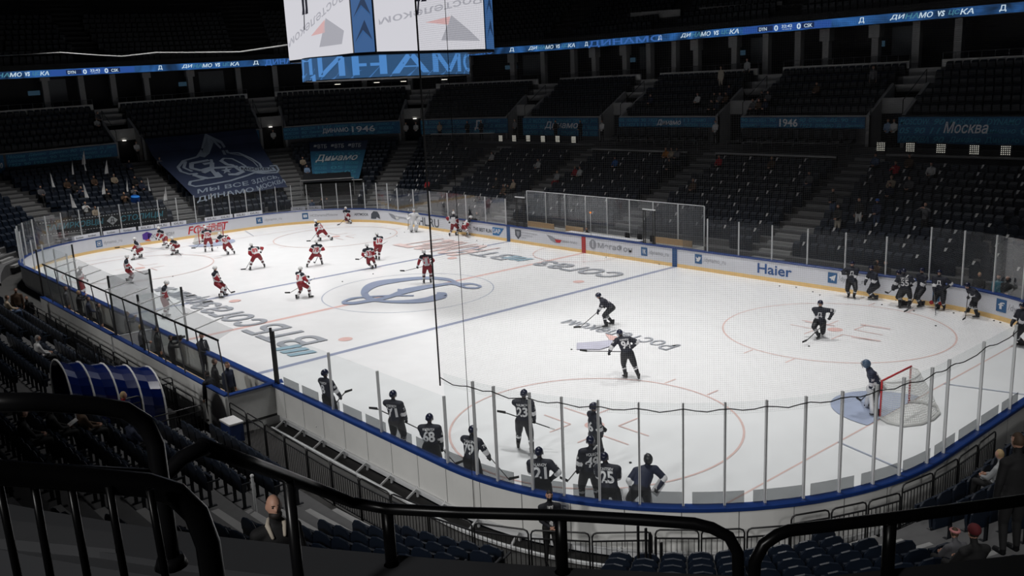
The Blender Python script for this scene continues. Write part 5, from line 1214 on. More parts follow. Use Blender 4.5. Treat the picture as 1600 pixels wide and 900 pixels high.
# ---------------------------------------------------------------- people
Z = Vector((0, 0, 1))
NH = Vector((-FW.x, -FW.y, 0)).normalized()
def ik(a, c, l1, l2, pole):
    d = c-a; L_ = d.length
    if L_ > (l1+l2)*.995: c = a+d*((l1+l2)*.995/L_); d = c-a; L_ = d.length
    L_ = max(L_, abs(l1-l2)+.02); x = (l1*l1-l2*l2+L_*L_)/(2*L_); h = math.sqrt(max(l1*l1-x*x, 0)); u = d.normalized()
    p = pole-u*u.dot(pole); p = p.normalized() if p.length > 1e-4 else Vector((1, 0, 0)); return a+u*x+p*h, c
def seg(p, a, b):
    d = b-a; t = max(0, min(1, (p-a).dot(d)/max(d.length_squared, 1e-9))); return (p-(a+d*t)).length, t
def body_mesh(J, kind, vox, classify, mats):
    mb = MB(); F, Lf = J['F'], J['L']; hk = kind != 'civil'; hip, neck = J['hip'], J['neck']; up = (neck-hip).normalized(); sd = Lf
    k = 1.0 if hk else .80; kw = 1.0 if hk else .84
    tz = lambda t, o=0: hip.lerp(neck, t)+J['TF']*o
    mb.capsule([tz(-.12), tz(0), tz(.25), tz(.5), tz(.75), tz(.92)], [(.19*kw, .14*k), (.205*kw, .155*k), (.20*kw, .15*k), (.215*kw, .16*k), (.225*kw, .155*k), (.17*kw, .115*k)], 18, ref=sd)
    mb.capsule([J['sL'], tz(.93), J['sR']], [.105 if hk else .075, .11 if hk else .08, .105 if hk else .075], 12)
    mb.capsule([tz(.95), J['head']-J['HU']*.07], [.06, .055], 10)
    for s in 'LR':
        mb.capsule([J['s'+s], J['e'+s]], [.098, .085] if hk else [.068, .055], 12); mb.capsule([J['e'+s], J['w'+s]], [.085, .062] if hk else [.053, .037], 12)
        mb.capsule([J['h'+s], J['h'+s].lerp(J['k'+s], .8), J['k'+s]], [.14, .115, .10] if hk else [.10, .078, .065], 12); mb.capsule([J['k'+s]-Z*.0, J['k'+s].lerp(J['a'+s], .4), J['a'+s]], [.088, .085, .058] if hk else [.062, .058, .042], 12)
        if kind == 'civil': mb.capsule([J['a'+s]-Z*.03, J['a'+s]+J['foot']*.16-Z*.045], [.045, .04], 10)
    R_ = Matrix((J['HF'], J['HU'].cross(J['HF']), J['HU'])).transposed(); H = J['head']
    mb.ball(H, (.095, .076, .115), R_); mb.ball(H+J['HF']*.03-J['HU']*.06, (.065, .055, .055), R_); mb.ball(H+J['HF']*.1-J['HU']*.015, (.02, .014, .025), R_, nu=8, nv=6)
    for q in (-1, 1): mb.ball(H+R_ @ Vector((-.005, q*.078, -.01)), (.02, .012, .03), R_, nu=8, nv=6)
    o = mb.build('tmp', mats[0]); md = o.modifiers.new('r', 'REMESH'); md.mode = 'VOXEL'; md.voxel_size = vox; md.adaptivity = 0
    sm = o.modifiers.new('s', 'SMOOTH'); sm.factor = .5; sm.iterations = 2
    me = eval_mesh(o); old = o.data; bpy.data.objects.remove(o); bpy.data.meshes.remove(old)
    me.materials.clear()
    for m in mats: me.materials.append(m)
    bones = [('torso', hip+up*-.06, neck, .15)]
    for s in 'LR': bones += [('ua'+s, J['s'+s], J['e'+s], .09), ('fa'+s, J['e'+s], J['w'+s], .07), ('th'+s, J['h'+s], J['k'+s], .11), ('sh'+s, J['k'+s], J['a'+s], .075)]
    bones += [('head', H-J['HU']*.03, H+J['HU']*.04, .085), ('neck', neck, H-J['HU']*.08, .05)]
    idx = []
    for p in me.polygons:
        c = p.center; best = min(((lambda r: (r[0]-b[3], b[0], r[1]))(seg(c, b[1], b[2])) for b in bones), key=lambda q: q[0])
        idx.append(classify(best[1], best[2], R_.transposed() @ (c-H), c, J))
    me.polygons.foreach_set('material_index', idx); me.polygons.foreach_set('use_smooth', [True]*len(me.polygons)); me.update(); return me

M_skin = mat('skin', (.50, .28, .20), .55, noise=.06); M_hairs = {k: mat('hair_'+k, c, .7) for k, c in dict(dark=(.015, .01, .008), brown=(.06, .035, .02), blond=(.38, .27, .14), grey=(.25, .24, .23)).items()}
M_navy = mat('jersey_navy', (.0035, .0055, .016), .7, noise=.1); M_jw = mat('jersey_white', (.66, .66, .67), .7, noise=.04); M_jred = mat('jersey_red', (.30, .008, .018), .7)
M_pred = mat('pants_red', (.20, .004, .011), .6); M_pnavy = mat('pants_navy', (.002, .003, .007), .6); M_sockd = mat('sock_darkred', (.07, .008, .015), .8); M_skate = mat('skate_black', (.006, .006, .007), .35); M_blade = mat('skate_blade', (.6, .6, .62), .3, .6)
M_helw = mat('helmet_white', (.72, .72, .72), .25); M_helb = mat('helmet_navy', (.005, .008, .03), .22); M_glb = mat('glove_black', (.008, .009, .012), .6); M_shaft = mat('stick_shaft', (.03, .03, .032), .4); M_tape = mat('stick_blade', (.006, .006, .006), .8); M_visor = glass_mat('visor', (.75, .78, .8), .1)
M_num = mat('number_white', (.66, .66, .68), .6); M_numr = mat('number_red', (.42, .015, .03), .6); M_gnavy = mat('jersey_blue', (.004, .009, .034), .7)

def tmpl_glove():
    m = MB(); m.tube([(0, 0, -.13), (0, 0, -.03), (0, 0, 0)], [(.072, .062), (.055, .048), (.05, .042)], 10); m.capsule([(0, 0, .0), (0, .005, .07)], [(.052, .036), (.05, .032)], 10, ref=(1, 0, 0))
    for k in range(4): x = -.038+.025*k; m.capsule([(x, .0, .075), (x, .025, .112-.003*abs(k-1)), (x, .055, .10), (x, .056, .07)], .0135, 7)
    m.capsule([(-.045, .0, .02), (-.066, .03, .045), (-.052, .058, .065)], .016, 7); return m
def tmpl_hand():
    m = MB(); m.capsule([(0, 0, -.01), (0, .003, .07)], [(.03, .02), (.038, .015)], 10, ref=(1, 0, 0))
    for k in range(4): x = -.029+.0195*k; l = (.8, 1, .95, .75)[k]; m.capsule([(x, .0, .075), (x, .012, .075+.035*l), (x, .035, .085+.045*l)], .0085, 7)
    m.capsule([(-.03, .0, .02), (-.052, .015, .045), (-.052, .03, .07)], .010, 7); return m
def tmpl_skate():
    m = MB(); m.tube([(-.10, 0, .075), (-.05, 0, .08), (.06, 0, .08), (.14, 0, .072), (.18, 0, .07)], [(.035, .03), (.046, .045), (.05, .04), (.045, .03), (.025, .018)], 10, ref=(0, 1, 0)); m.tube([(-.055, 0, .09), (-.06, 0, .17), (-.05, 0, .24)], [(.045, .05), (.05, .055), (.055, .06)], 10, ref=(0, 1, 0))
    m.box((-.05, 0, .035), (.07, .022, .05), 1); m.box((.09, 0, .035), (.07, .022, .05), 1); m.box((.02, 0, .014), (.30, .008, .026), 1); return m
def tmpl_helmet():
    m = MB(); nu, nv = 20, 8; base = 0; r = (.135, .108, .125)
    lim = lambda a: math.radians(78 if abs(a) < .9 else 104 if abs(a) < 2.2 else 118)
    for j in range(nv+1):
        for i in range(nu):
            a = -PI+2*PI*i/nu; th = .05+(lim(a)-.05)*j/nv; m.v.append((math.sin(th)*math.cos(a)*r[0], math.sin(th)*math.sin(a)*r[1], math.cos(th)*r[2]))
    for j in range(nv):
        for i in range(nu): a = j*nu+i; b = j*nu+(i+1) % nu; m.f.append((a, a+nu, b+nu, b)); m.m.append(0)
    m.f.append(tuple(reversed(range(nu)))); m.m.append(0)
    for q in (-1, 1): m.ball((-.005, q*.098, -.03), (.035, .014, .04), nu=8, nv=6)
    m.bar((-.09, 0, .095), (.06, 0, .112), .05, .012); m.bar((.05, -.098, -.05), (.07, -.03, -.13), .008); m.bar((.05, .098, -.05), (.07, .03, -.13), .008); return m
def tmpl_visor():
    m = MB(); P = [(.135*math.cos(a), .112*math.sin(a)) for a in np.linspace(-1.0, 1.0, 9)]
    for i in range(8): a, b = P[i], P[i+1]; m.quad((a[0], a[1], -.055), (b[0], b[1], -.055), (b[0], b[1], .03), (a[0], a[1], .03))
    return m
TM = {'glove': tmpl_glove(), 'hand': tmpl_hand(), 'skate': tmpl_skate(), 'helmet': tmpl_helmet(), 'visor': tmpl_visor()}
TMc = {}
def inst(key, mats, parent, M, name):
    k = (key, tuple(m.name for m in mats))
    if k not in TMc: TMc[k] = TM[key].mesh(key, mats, True)
    o = bpy.data.objects.new(name, TMc[k]); COL.objects.link(o); o.parent = parent; o.matrix_local = M; return o
def frame(o, x=None, y=None, z=None):
    """orthonormal frame; the first given pair decides"""
    if z is not None: z = z.normalized(); y = (y-z*z.dot(y)).normalized(); x = y.cross(z)
    else: x = x.normalized(); z = (Z-x*x.z).normalized(); y = z.cross(x)
    return Matrix(((x.x, y.x, z.x, o.x), (x.y, y.y, z.y, o.y), (x.z, y.z, z.z, o.z), (0, 0, 0, 1)))
def cls_navy(b, t, h, c, J):
    # 0 jersey 1 stripe 2 pants 3 sock 4 skin 5 hair
    if b == 'torso': return 2 if t < .12 else 0
    if b[:2] == 'ua': return 1 if t > .88 else 0
    if b[:2] == 'fa': return 1 if .18 < t < .36 else 0
    if b[:2] == 'th': return 2
    if b[:2] == 'sh': return 1 if .1 < t < .22 or .3 < t < .42 else 3
    if b == 'head': return 5 if h.z > .03 or h.x < -.02 else 4
    return 4
def cls_white(b, t, h, c, J):
    # 0 white 1 red 2 pants 3 dark red 4 skin 5 hair 6 dark yoke
    if b == 'torso':
        if t < .12: return 2
        return 6 if t > .9 else 0
    if b[:2] == 'ua': return 6 if t < .3 else (0 if t < .5 else 1)
    if b[:2] == 'fa': return 1 if t < .65 else 0
    if b[:2] == 'th': return 2 if t < .93 else 0
    if b[:2] == 'sh': return 3 if .28 < t < .52 else 0
    if b == 'head': return 5 if h.z > .03 or h.x < -.02 else 4
    return 4
def make_joints(spec):
    feet, hip, neck, head = spec.get('f'), spec['hip'], spec['neck'], spec['head']
    if feet: A = (atz(feet[0])+atz(feet[1]))/2
    else:
        A = atz(hip, spec.get('hz', .97)); A.z = 0
        if spec.get('clamp', True):
            while not inside(A.x, A.y, .42): A += Vector((-.02, .03 if A.y < 0 else -.03, 0))
    n = Vector((CAM.x-A.x, CAM.y-A.y, 0)).normalized(); r = Vector((-n.y, n.x, 0)); ph = math.radians(spec['phi']); F = n*math.cos(ph)+r*math.sin(ph); Lf = Z.cross(F)
    def P(px, off=Vector((0, 0, 0))): d = rayd(px); q = A+off; return CAM+d*((q-CAM).dot(n)/d.dot(n))
    Hp = P(hip); Hp.z = max(.62, min(1.0, Hp.z+.07)); Nk = P(neck); d = Nk-Hp; T_ = .53
    if d.length > .56: Nk = Hp+d*(.56/d.length)
    elif d.length < T_: Nk += n*math.copysign(math.sqrt(T_*T_-d.length_squared), F.dot(n)) if abs(F.dot(n)) > .25 else Vector((0, 0, 0)); dd = Nk-Hp; Nk = Hp+dd*(T_/dd.length)
    hd = P(head)-P(neck); hd = (hd.normalized()+(Nk-Hp).normalized()*.4+Z*.3).normalized(); Hd = Nk+hd*.215
    TF = (F-(Nk-Hp).normalized()*F.dot((Nk-Hp).normalized())).normalized()
    J = dict(A=A, F=F, L=Lf, TF=TF, hip=Hp, neck=Nk, head=Hd, n=n)
    hf = spec.get('look'); HF = F
    if hf is not None: a = math.radians(hf); HF = n*math.cos(a)+r*math.sin(a)
    HU = (hd+Z*.6).normalized(); J['HF'] = (HF-HU*HF.dot(HU)).normalized(); J['HU'] = HU
    for k, s in (('L', 1), ('R', -1)):
        J['h'+k] = Hp+Lf*s*.115-Z*.04
        if feet: g = atz(feet[0 if k == 'L' else 1]); an = Vector((g.x, g.y, .13))
        else: an = A+Lf*s*.19+Z*.13+F*.04*s
        J['k'+k], J['a'+k] = ik(J['h'+k], an, .435, .425, F+Lf*s*.25); J['s'+k] = Nk-(Nk-Hp).normalized()*.05+Lf*s*.235
    if feet:
        low = min(J['aL'].z, J['aR'].z)
        for k in 'LR':
            if J['a'+k].z > .2: pass
    J['foot'] = F; hands = spec.get('hands', {}); tip = None
    for k, s in (('L', 1), ('R', -1)):
        if k in hands: w = P(hands[k], F*.16)
        else: w = J['neck']-Z*.46+F*.30+Lf*s*.10
        J['w'+k] = w
    st = spec.get('stick')
    if st:
        k, bpx, air = st; B = P(bpx, F*.35) if air else atz(bpx, .03)
        if not air and (B-J['w'+k]).length > 1.75: B = P(bpx, F*.2); B.z = max(B.z, .03)
        o_ = 'R' if k == 'L' else 'L'; dr = (J['w'+k]-B); dl = dr.length; dr.normalize()
        if dl > 1.25: B = J['w'+k]-dr*1.25
        if o_ not in hands: J['w'+o_] = J['w'+k]+dr*.36
        tip = (B, dr, k)
    for k, s in (('L', 1), ('R', -1)): J['e'+k], J['w'+k] = ik(J['s'+k], J['w'+k], .30, .28, Lf*s*.9-Z*.5-F*.5)
    D = Vector((0, 0, 0)); c = -Vector((A.x*.3, A.y, 0)).normalized()*.02
    while feet and not inside((A+D).x, (A+D).y, .42) and D.length < 2: D += c
    if D.length:
        for k, v in J.items():
            if k in ('A', 'hip', 'neck', 'head') or (len(k) == 2 and k[0] in 'hkaswe' and k[1] in 'LR'): J[k] = v+D
        if tip: tip = (tip[0]+D, tip[1], tip[2])
    return J, tip
def to_local(J):
    A = J['A']
    for k, v in list(J.items()):
        if k in ('hip', 'neck', 'head') or (len(k) == 2 and k[0] in 'hkaswe' and k[1] in 'LR'): J[k] = v-A
    return J
def on_body(bvh, txt, c, ux, uy, out, w, h, mats, name, parent, bold=.04):
    """lettering laid onto the cloth by dropping each point onto the body"""
    mb = MB(); text_on(mb, txt, lambda u, v: Vector((u, v, 0)), w, h, -w/2, -h/2, bold)
    V = []
    for x, y, _ in mb.v:
        p = c+ux*x+uy*y; hit = bvh.ray_cast(p+out*.5, -out, 1.2); V.append(tuple((hit[0] if hit[0] is not None else p+out*.1)+out*.014))
    mb.v = V; return mb.build(name, mats, parent)
def make_stick(B, dr, J, lab, length=1.5, goalie=False):
    """B: where the shaft meets the blade, dr: direction up the shaft"""
    t = empty('hockey_stick', B, lab, 'hockey stick'); m = MB(); m.bar((0, 0, .02), dr*length, .03, .022); m.build('shaft', M_shaft, t)
    f = J['F']; q = Vector((-dr.x, -dr.y, 0)); q = q.normalized() if q.length > .1 else f
    q = (q+f*.3).normalized(); m = MB(); m.hexa([p for p in (Vector((0, 0, -.01))-q.cross(Z)*.006, Vector((0, 0, -.01))+q.cross(Z)*.006, q*.3+q.cross(Z)*.03+Vector((0, 0, -.01)), q*.3+q.cross(Z)*.018+Vector((0, 0, -.01)), Vector((0, 0, .07))-q.cross(Z)*.006, Vector((0, 0, .07))+q.cross(Z)*.006, q*.3+q.cross(Z)*.03+Vector((0, 0, .055)), q*.3+q.cross(Z)*.018+Vector((0, 0, .055)))])
    m.build('blade', M_tape, t, recalc=True); m = MB(); m.bar(dr*(length-.15), dr*(length+.01), .036, .03); m.build('grip_tape', M_jw, t)
    return t
def player(team, spec, lab, num=None, name=None, front=None):
    J, tip = make_joints(spec); A = J['A'].copy(); to_local(J); white = team[0] == 'w'; goalie = 'g' in team[1:]
    px = project(A)[2]; vox = .023 if px < 32 else .028
    if white: mats = [M_jw, M_jred if not goalie else M_jw, M_pred if not goalie else M_jw, M_sockd, M_skin, M_hairs['brown'], M_navy if not goalie else M_jw]
    else: mats = [M_gnavy if goalie else M_navy, M_num, M_pnavy, M_pnavy, M_skin, M_hairs['brown']]
    me = body_mesh(J, 'hockey', vox, cls_white if white else cls_navy, mats)
    body = bpy.data.objects.new('person', me); COL.objects.link(body); body.location = A; tag(body, lab, 'person')
    bv = BVHTree.FromPolygons([v.co.copy() for v in me.vertices], [tuple(p.vertices) for p in me.polygons])
    hm = [M_helw if white else M_helb]
    if spec.get('helmet', True): 
        inst('helmet', hm, body, frame(J['head']+J['HU']*.02, x=J['HF'] if abs(J['HF'].z) < .9 else J['F']), 'helmet')
        if px < 45 and not goalie: inst('visor', [M_visor], body, frame(J['head']+J['HU']*.015, x=J['HF']), 'visor')
    for k in 'LR':
        fd = J['w'+k]-J['e'+k]; inst('glove', [M_glb if not (white and goalie) else M_jw], body, frame(J['w'+k]+fd.normalized()*.02, z=fd, y=-J['F']+(J['L'] if k == 'R' else -J['L'])*.3), 'glove')
        a = J['a'+k]; toe = (J['F']+(J['L'] if k == 'L' else -J['L'])*.28).normalized(); inst('skate', [M_skate, M_blade], body, Matrix.Translation((a.x, a.y, a.z-.13)) @ Matrix.Rotation(math.atan2(toe.y, toe.x), 4, 'Z'), 'skate')
    up = (J['neck']-J['hip']).normalized(); rt = -J['L']; out = -J['TF']
    m = M_numr if white else M_num
    if num:
        on_body(bv, num, J['hip'].lerp(J['neck'], .5), rt, up, out, .16*len(num), .29, m, 'jersey_number', body)
        if name: on_body(bv, name, J['hip'].lerp(J['neck'], .86), rt, up, out, .33, .07, m, 'jersey_name', body, .02)
        if px < 40:
            for k, s in (('L', 1), ('R', -1)): c = J['s'+k].lerp(J['e'+k], .5); u2 = (J['s'+k]-J['e'+k]).normalized(); o2 = (J['L']*s-J['F']*.2); o2 = (o2-u2*o2.dot(u2)).normalized(); on_body(bv, num, c, u2.cross(o2), u2, o2, .1, .09, m, 'sleeve_number', body, .03)
    if front: on_body(bv, front, J['hip'].lerp(J['neck'], .62), -rt, up, -out, .2, .22, m, 'chest_emblem', body)
    if goalie:
        for k in 'LR':
            a, kn = J['a'+k], J['k'+k]; f = J['F']*.10; mb = MB(); mb.tube([a+f-Z*.04, a.lerp(kn, .3)+f, kn+f, kn+f*.9+(kn-a).normalized()*.22], [(.13, .06), (.145, .065), (.15, .065), (.13, .045)], 10, ref=J['L']); mb.build('leg_pad', M_jw if white else M_num, body, True)
        q = J['wR']; mb = MB(); mb.box((0, 0, 0), (.2, .06, .36), 0, Matrix.Translation(q) @ frame(Vector((0, 0, 0)), z=(J['wR']-J['eR']), y=J['F'])); mb.build('blocker', M_jw if white else M_num, body)
        mb = MB(); mb.ball(J['wL'], (.15, .09, .17)); mb.build('catching_glove', M_jw if white else M_num, body, True)
        mb = MB(); R_ = frame(J['head'], x=J['HF']); mb.ball((0, 0, 0), (.135, .112, .145), None, 0); mb.box((.1, 0, .07), (.04, .03, .12), 2); mb.box((.12, 0, .06), (.03, .12, .03), 2)
        for k in range(5): mb.bar((.142, -.07, -.08+.035*k), (.142, .07, -.08+.035*k), .01, .01, 1)
        if spec.get('mask', True): o = mb.build('goalie_mask', [M_helw if white else (mat('mask_blue', (.05, .09, .15), .3) if num else mat('mask_dark', (.02, .022, .026), .4)), M_skate, M_num if not num else M_txt_grey], body, True); o.matrix_local = R_ @ Matrix.Translation((-.01, 0, .02)) if spec['mask'] != 'up' else R_ @ Matrix.Translation((-.03, 0, .10)) @ Matrix.Rotation(-.9, 4, 'Y')
    if tip:
        B, dr, k = tip; make_stick(B, dr, J, spec['slab'], 1.5)
    return body

W = 'white and red jersey'; N = 'navy jersey'
S = lambda **k: k
player('w', S(f=((200, 441), (204, 444)), hip=(199.5, 423), neck=(197, 407), head=(200, 402), phi=85, hands={'R': (208, 421)}, stick=('R', (233, 432), False), slab='stick stretched toward the ice from the skater at the bench corner'), 'hockey player in white and red, skating past the bench end at the far corner', '24')
player('w', S(f=((208.5, 406.5), (220.5, 402.5)), hip=(220, 390), neck=(214.5, 382), head=(213.7, 378), phi=-80, hands={'L': (205.5, 391.5)}, stick=('L', (187, 387), True), slab='stick held out level by the crouching skater under the Ростелеком advert'), 'crouching white jersey player holding the stick level, below the Ростелеком advert', '41')
player('w', S(f=((262, 390), (257, 385)), hip=(258, 372), neck=(250, 361), head=(247.5, 357), phi=-60, hands={'L': (249, 373)}), 'white jersey player in red pants gliding right before the Ростелеком lettering')
player('w', S(f=((269.5, 398.5), (277, 396)), hip=(277, 385), neck=(270.5, 376), head=(268.5, 371), phi=-60, hands={'L': (268.5, 386)}, stick=('L', (284, 400), False), slab='stick pointing down behind the bent skater near the empty goal'), 'bent white jersey player left of the empty goal by the far boards')
player('w', S(f=((321, 394), (332, 393)), hip=(325, 374), neck=(322.5, 361), head=(320, 357), phi=180, hands={'L': (316.5, 377.5)}, stick=('L', (305.5, 388), False), slab='stick of number 70 standing before the empty goal'), 'white jersey number 70 seen from behind, in front of the empty goal', '70', 'PLOTNIKOV' if 0 else None)
player('w', S(f=((356.5, 398.5), (366.5, 397.5)), hip=(354, 382), neck=(346.5, 369.5), head=(341.5, 366.5), phi=-165, hands={'L': (342, 376), 'R': (356, 370)}), 'white jersey number 67 leaning forward beside the empty goal', '67')
player('w', S(f=((391, 422.5), (413.5, 418)), hip=(401, 400), neck=(396, 388.5), head=(391.5, 385), phi=-170, hands={'R': (408, 393), 'L': (395, 401)}, stick=('L', (384, 421), False), slab='stick of number 89 with its blade left of his skates'), 'white jersey number 89 bent over with legs wide apart', '89')
player('w', S(f=((352, 462), (345, 466)), hip=(339.3, 443.5), neck=(335.3, 425.5), head=(336.7, 420), phi=70, hands={'L': (344, 434.7), 'R': (349, 442.7)}, stick=('R', (361, 458), False), slab='stick reaching to the blue line from the skater near the faded red dot'), 'white jersey player standing on the far blue line near a faded dot')
player('w', S(f=((557.5, 346.5), (555, 344)), hip=(552, 336), neck=(550, 326), head=(548.3, 322), phi=-30, hands={'L': (548.5, 339)}, stick=('L', (539.5, 348), False), slab='stick of the skater turning at the far end boards'), 'white jersey player turning by the end boards beside the HCDynamoMoscow advert')
player('w', S(f=((500, 376.5), (518.5, 375.5)), hip=(503.5, 361), neck=(495.5, 350), head=(492.2, 345.5), phi=-125, hands={'L': (494.5, 365)}, stick=('L', (486, 384), False), slab='stick of number 15 pointing at the skater nearer the camera'), 'white jersey number 15 striding with one leg stretched back', '15')
player('w', S(f=((480, 418), (503.5, 413.5)), hip=(493.3, 398), neck=(495, 383), head=(494, 378.5), phi=178, hands={'R': (501, 391), 'L': (489, 394)}, stick=('R', (492.4, 411), False), slab='stick seen between the spread legs of number 78'), 'white jersey number 78 with legs spread, stick between the skates', '78')
player('w', S(f=((464.5, 467), (485.3, 465.3)), hip=(469.3, 443.5), neck=(468.5, 428.5), head=(469.8, 424.5), phi=125, hands={'R': (481.8, 440.5)}, stick=('R', (453.3, 458), True), slab='stick trailing left behind the skater beside the centre circle'), 'white jersey player turning just outside the centre circle, stick trailing left', '27')
player('w', S(f=((582, 420.5), (587.5, 419)), hip=(578.5, 404), neck=(574.5, 389), head=(573.8, 385.5), phi=-165, hands={'L': (569.5, 401)}, stick=('L', (561, 406), True), slab='stick held out left by number 37'), 'white jersey number 37 gliding in front of number 10', '37')
player('w', S(f=((587.5, 405.5), (592.5, 406.5)), hip=(592, 385), neck=(591, 372), head=(588.5, 368.5), phi=-155, hands={'L': (585.5, 389)}, stick=('L', (577, 394), True), slab='stick of number 10 mostly hidden behind number 37'), 'white jersey number 10 standing just beyond number 37', '10')
player('w', S(f=((662.5, 443), (673.5, 442)), hip=(667.5, 417), neck=(664.4, 397.5), head=(661, 392.5), phi=178, hands={'L': (651.5, 419), 'R': (674, 411)}, stick=('L', (632, 424), True), slab='stick held out left above the centre ice logo by number 11'), 'white jersey number 11 standing on the centre ice logo, seen from behind', '11', 'SERGEEV')
player('wg', S(f=((649.8, 362.4), (643.2, 362.4)), hip=(646.5, 347), neck=(646.8, 331), head=(646.7, 326.6), phi=0, hands={'L': (654.6, 344), 'R': (638, 341)}, stick=('R', (638, 358), False), slab='goalkeeper stick held upright by the white goalkeeper at the KHL.RU advert', mask='up', helmet=False), 'white goalkeeper standing upright at the KHL.RU advert with mask pushed up')
player('w', S(f=((702.7, 369), (713.2, 368)), hip=(709.3, 351.5), neck=(708.8, 336), head=(708.4, 332), phi=150, hands={'R': (716, 350), 'L': (701.5, 346)}, stick=('R', (731, 367), True), slab='stick stretched right by the skater beside the KHL.RU advert'), 'white jersey player standing at the boards right of the KHL.RU advert')
player('w', S(f=((719, 365), (735.9, 372)), hip=(727.5, 354), neck=(735.5, 343), head=(738.5, 339), phi=100, hands={'R': (733, 353)}, stick=('R', (750, 372), False), slab='stick reaching to the boards under THE BEST RUN advert'), 'white jersey player lunging right at THE BEST RUN advert')
player('w', S(hip=(255.5, 466), neck=(256.5, 453), head=(260.5, 449), phi=80, hands={'R': (262.7, 466.4)}, stick=('R', (286, 492), False), slab='stick reaching over the ice from the skater behind the bench glass'), 'white jersey player at the bench, half hidden behind the glass divider')
player('w', S(hip=(125, 441), neck=(124, 427), head=(127, 422), phi=80, hands={'R': (132, 433)}), 'white jersey player behind the glass in the near far corner of the rink')
# navy team
player('n', S(f=((946.6, 512), (956.4, 507.5)), hip=(955, 482), neck=(940, 469), head=(935.5, 462.4), phi=-85, hands={'L': (934.2, 487.3)}, stick=('L', (907, 511.5), False), slab='long stick of the crouching skater above the Ростелеком lettering'), 'navy jersey player crouching in profile on the Ростелеком ice lettering', '44')
player('n', S(f=((977.3, 591.2), (998.5, 594.8)), hip=(980, 553), neck=(973, 531), head=(967, 524.6), phi=-160, hands={'L': (952.5, 549.5), 'R': (987, 543)}, stick=('L', (917, 549.5), True), slab='stick held level to the left by number 94'), 'navy jersey number 94 passing the puck, seen from behind', '94', 'IVANOV')
player('n', S(f=((1284.5, 523.5), (1279, 530)), hip=(1281, 503), neck=(1282, 481), head=(1281.5, 473.5), phi=-10, hands={'L': (1297.4, 495), 'R': (1287, 507)}, stick=('R', (1253, 540), False), slab='stick of the lone skater inside the far faceoff circle'), 'navy jersey player alone in the far faceoff circle, facing the camera', '81', None, 'Д')
player('n', S(f=((1334.4, 466.7), (1326, 464.4)), hip=(1330.5, 440), neck=(1331, 419.5), head=(1331.7, 412.8), phi=0, hands={'R': (1321, 428), 'L': (1332, 443)}), 'navy jersey player standing upright in front of the telegram advert', None, None, 'Д')
player('n', S(f=((1371, 465), (1379, 468)), hip=(1379, 445), neck=(1374, 423.5), head=(1371, 416), phi=-55, hands={'L': (1370.5, 446)}), 'navy jersey player leaning with back to the boards, left of number 55', '63')
player('n', S(f=((1411, 478), (1414, 479)), hip=(1412, 453), neck=(1407.5, 433), head=(1404.4, 427.8), phi=-60), 'navy jersey player mostly hidden behind number 55')
player('n', S(f=((1405.5, 481.7), (1420.5, 482.8)), hip=(1414.5, 453), neck=(1413.3, 430), head=(1410.8, 422), phi=178, hands={'L': (1395.5, 452), 'R': (1424, 446)}, stick=('L', (1388, 459), True), slab='stick of number 55 pointing at the kick strip'), 'navy jersey number 55 seen from behind near the far boards', '55', 'DEMIDOV')
player('n', S(f=((1453.3, 478), (1457.5, 476.5)), hip=(1456, 450), neck=(1457.8, 425.5), head=(1457.5, 417.5), phi=-50, hands={'L': (1448.5, 457)}, stick=('L', (1434, 486), False), slab='black stick leaning left from the skater beside the blue board toy'), 'navy jersey player right of number 55, looking left', '12')
player('n', S(f=((1498.7, 481.8), (1489, 481.8)), hip=(1493.5, 453), neck=(1492.5, 429.5), head=(1491.2, 421.5), phi=-20, hands={'R': (1483.5, 452), 'L': (1502, 447)}, stick=('R', (1486, 487), False), slab='stick held straight down by the player with the round chest emblem'), 'navy jersey player with round chest emblem standing at the far boards', None, None, 'Д')
player('n', S(f=((1514.7, 491), (1530.7, 497.8)), hip=(1530, 463.5), neck=(1521.8, 449), head=(1516.8, 445.5), phi=-60, hands={'L': (1516.4, 465)}, stick=('L', (1512, 506), False), slab='stick pressed to the ice by the stooping player near the facebook advert'), 'navy jersey player stooping over the stick left of the facebook advert', '9')
player('n', S(f=((1593, 540), (1600, 542)), hip=(1597.5, 510), neck=(1597.5, 486), head=(1598.5, 478), phi=-60, hands={'L': (1587.5, 510)}), 'navy jersey player cut off at the picture edge behind the corner glass', '9')
player('ng', S(f=((1358, 637), (1368, 651)), hip=(1371, 606), neck=(1360, 581), head=(1353.5, 573), phi=-80, hands={'L': (1360, 611), 'R': (1385, 607)}, stick=('L', (1345, 627), False), slab='goalkeeper stick lowered into the blue crease', mask=True, helmet=False), 'navy goalkeeper crouching at the near post of the goal, blue mask', '30')
player('n', S(hip=(513, 621), neck=(509, 596), head=(507.5, 586), phi=130, hands={'R': (533, 621)}, stick=('R', (539, 614), True), slab='short looking stick end raised right of the player by the blue line'), 'navy jersey player standing at the near boards just past the blue line', '8', 'KHAPOV')
player('n', S(hip=(618.7, 657), neck=(614, 628), head=(615, 615), phi=150, hands={'R': (637, 662)}, stick=('R', (590, 640), True), slab='curved stick showing left of number 71'), 'navy jersey number 71 at the near boards, looking right', '71', 'ZIMNUHOV' if 0 else 'KOBYROV')
player('n', S(hip=(673.5, 699), neck=(671.1, 669), head=(671.9, 656), phi=165, hands={'R': (691, 702)}, stick=('R', (712, 726), True), slab='stick along the boards between number 68 and number 79'), 'navy jersey number 68 standing close behind the near boards', '68', 'MINGERATOV')
player('n', S(hip=(736.4, 719), neck=(737, 689), head=(740.3, 676), phi=145, hands={'R': (764, 713)}, stick=('R', (795, 750), True), slab='black stick slanting down to the boards from number 79'), 'navy jersey number 79 reaching right with one glove, open mouth', '79', 'TARASIN')
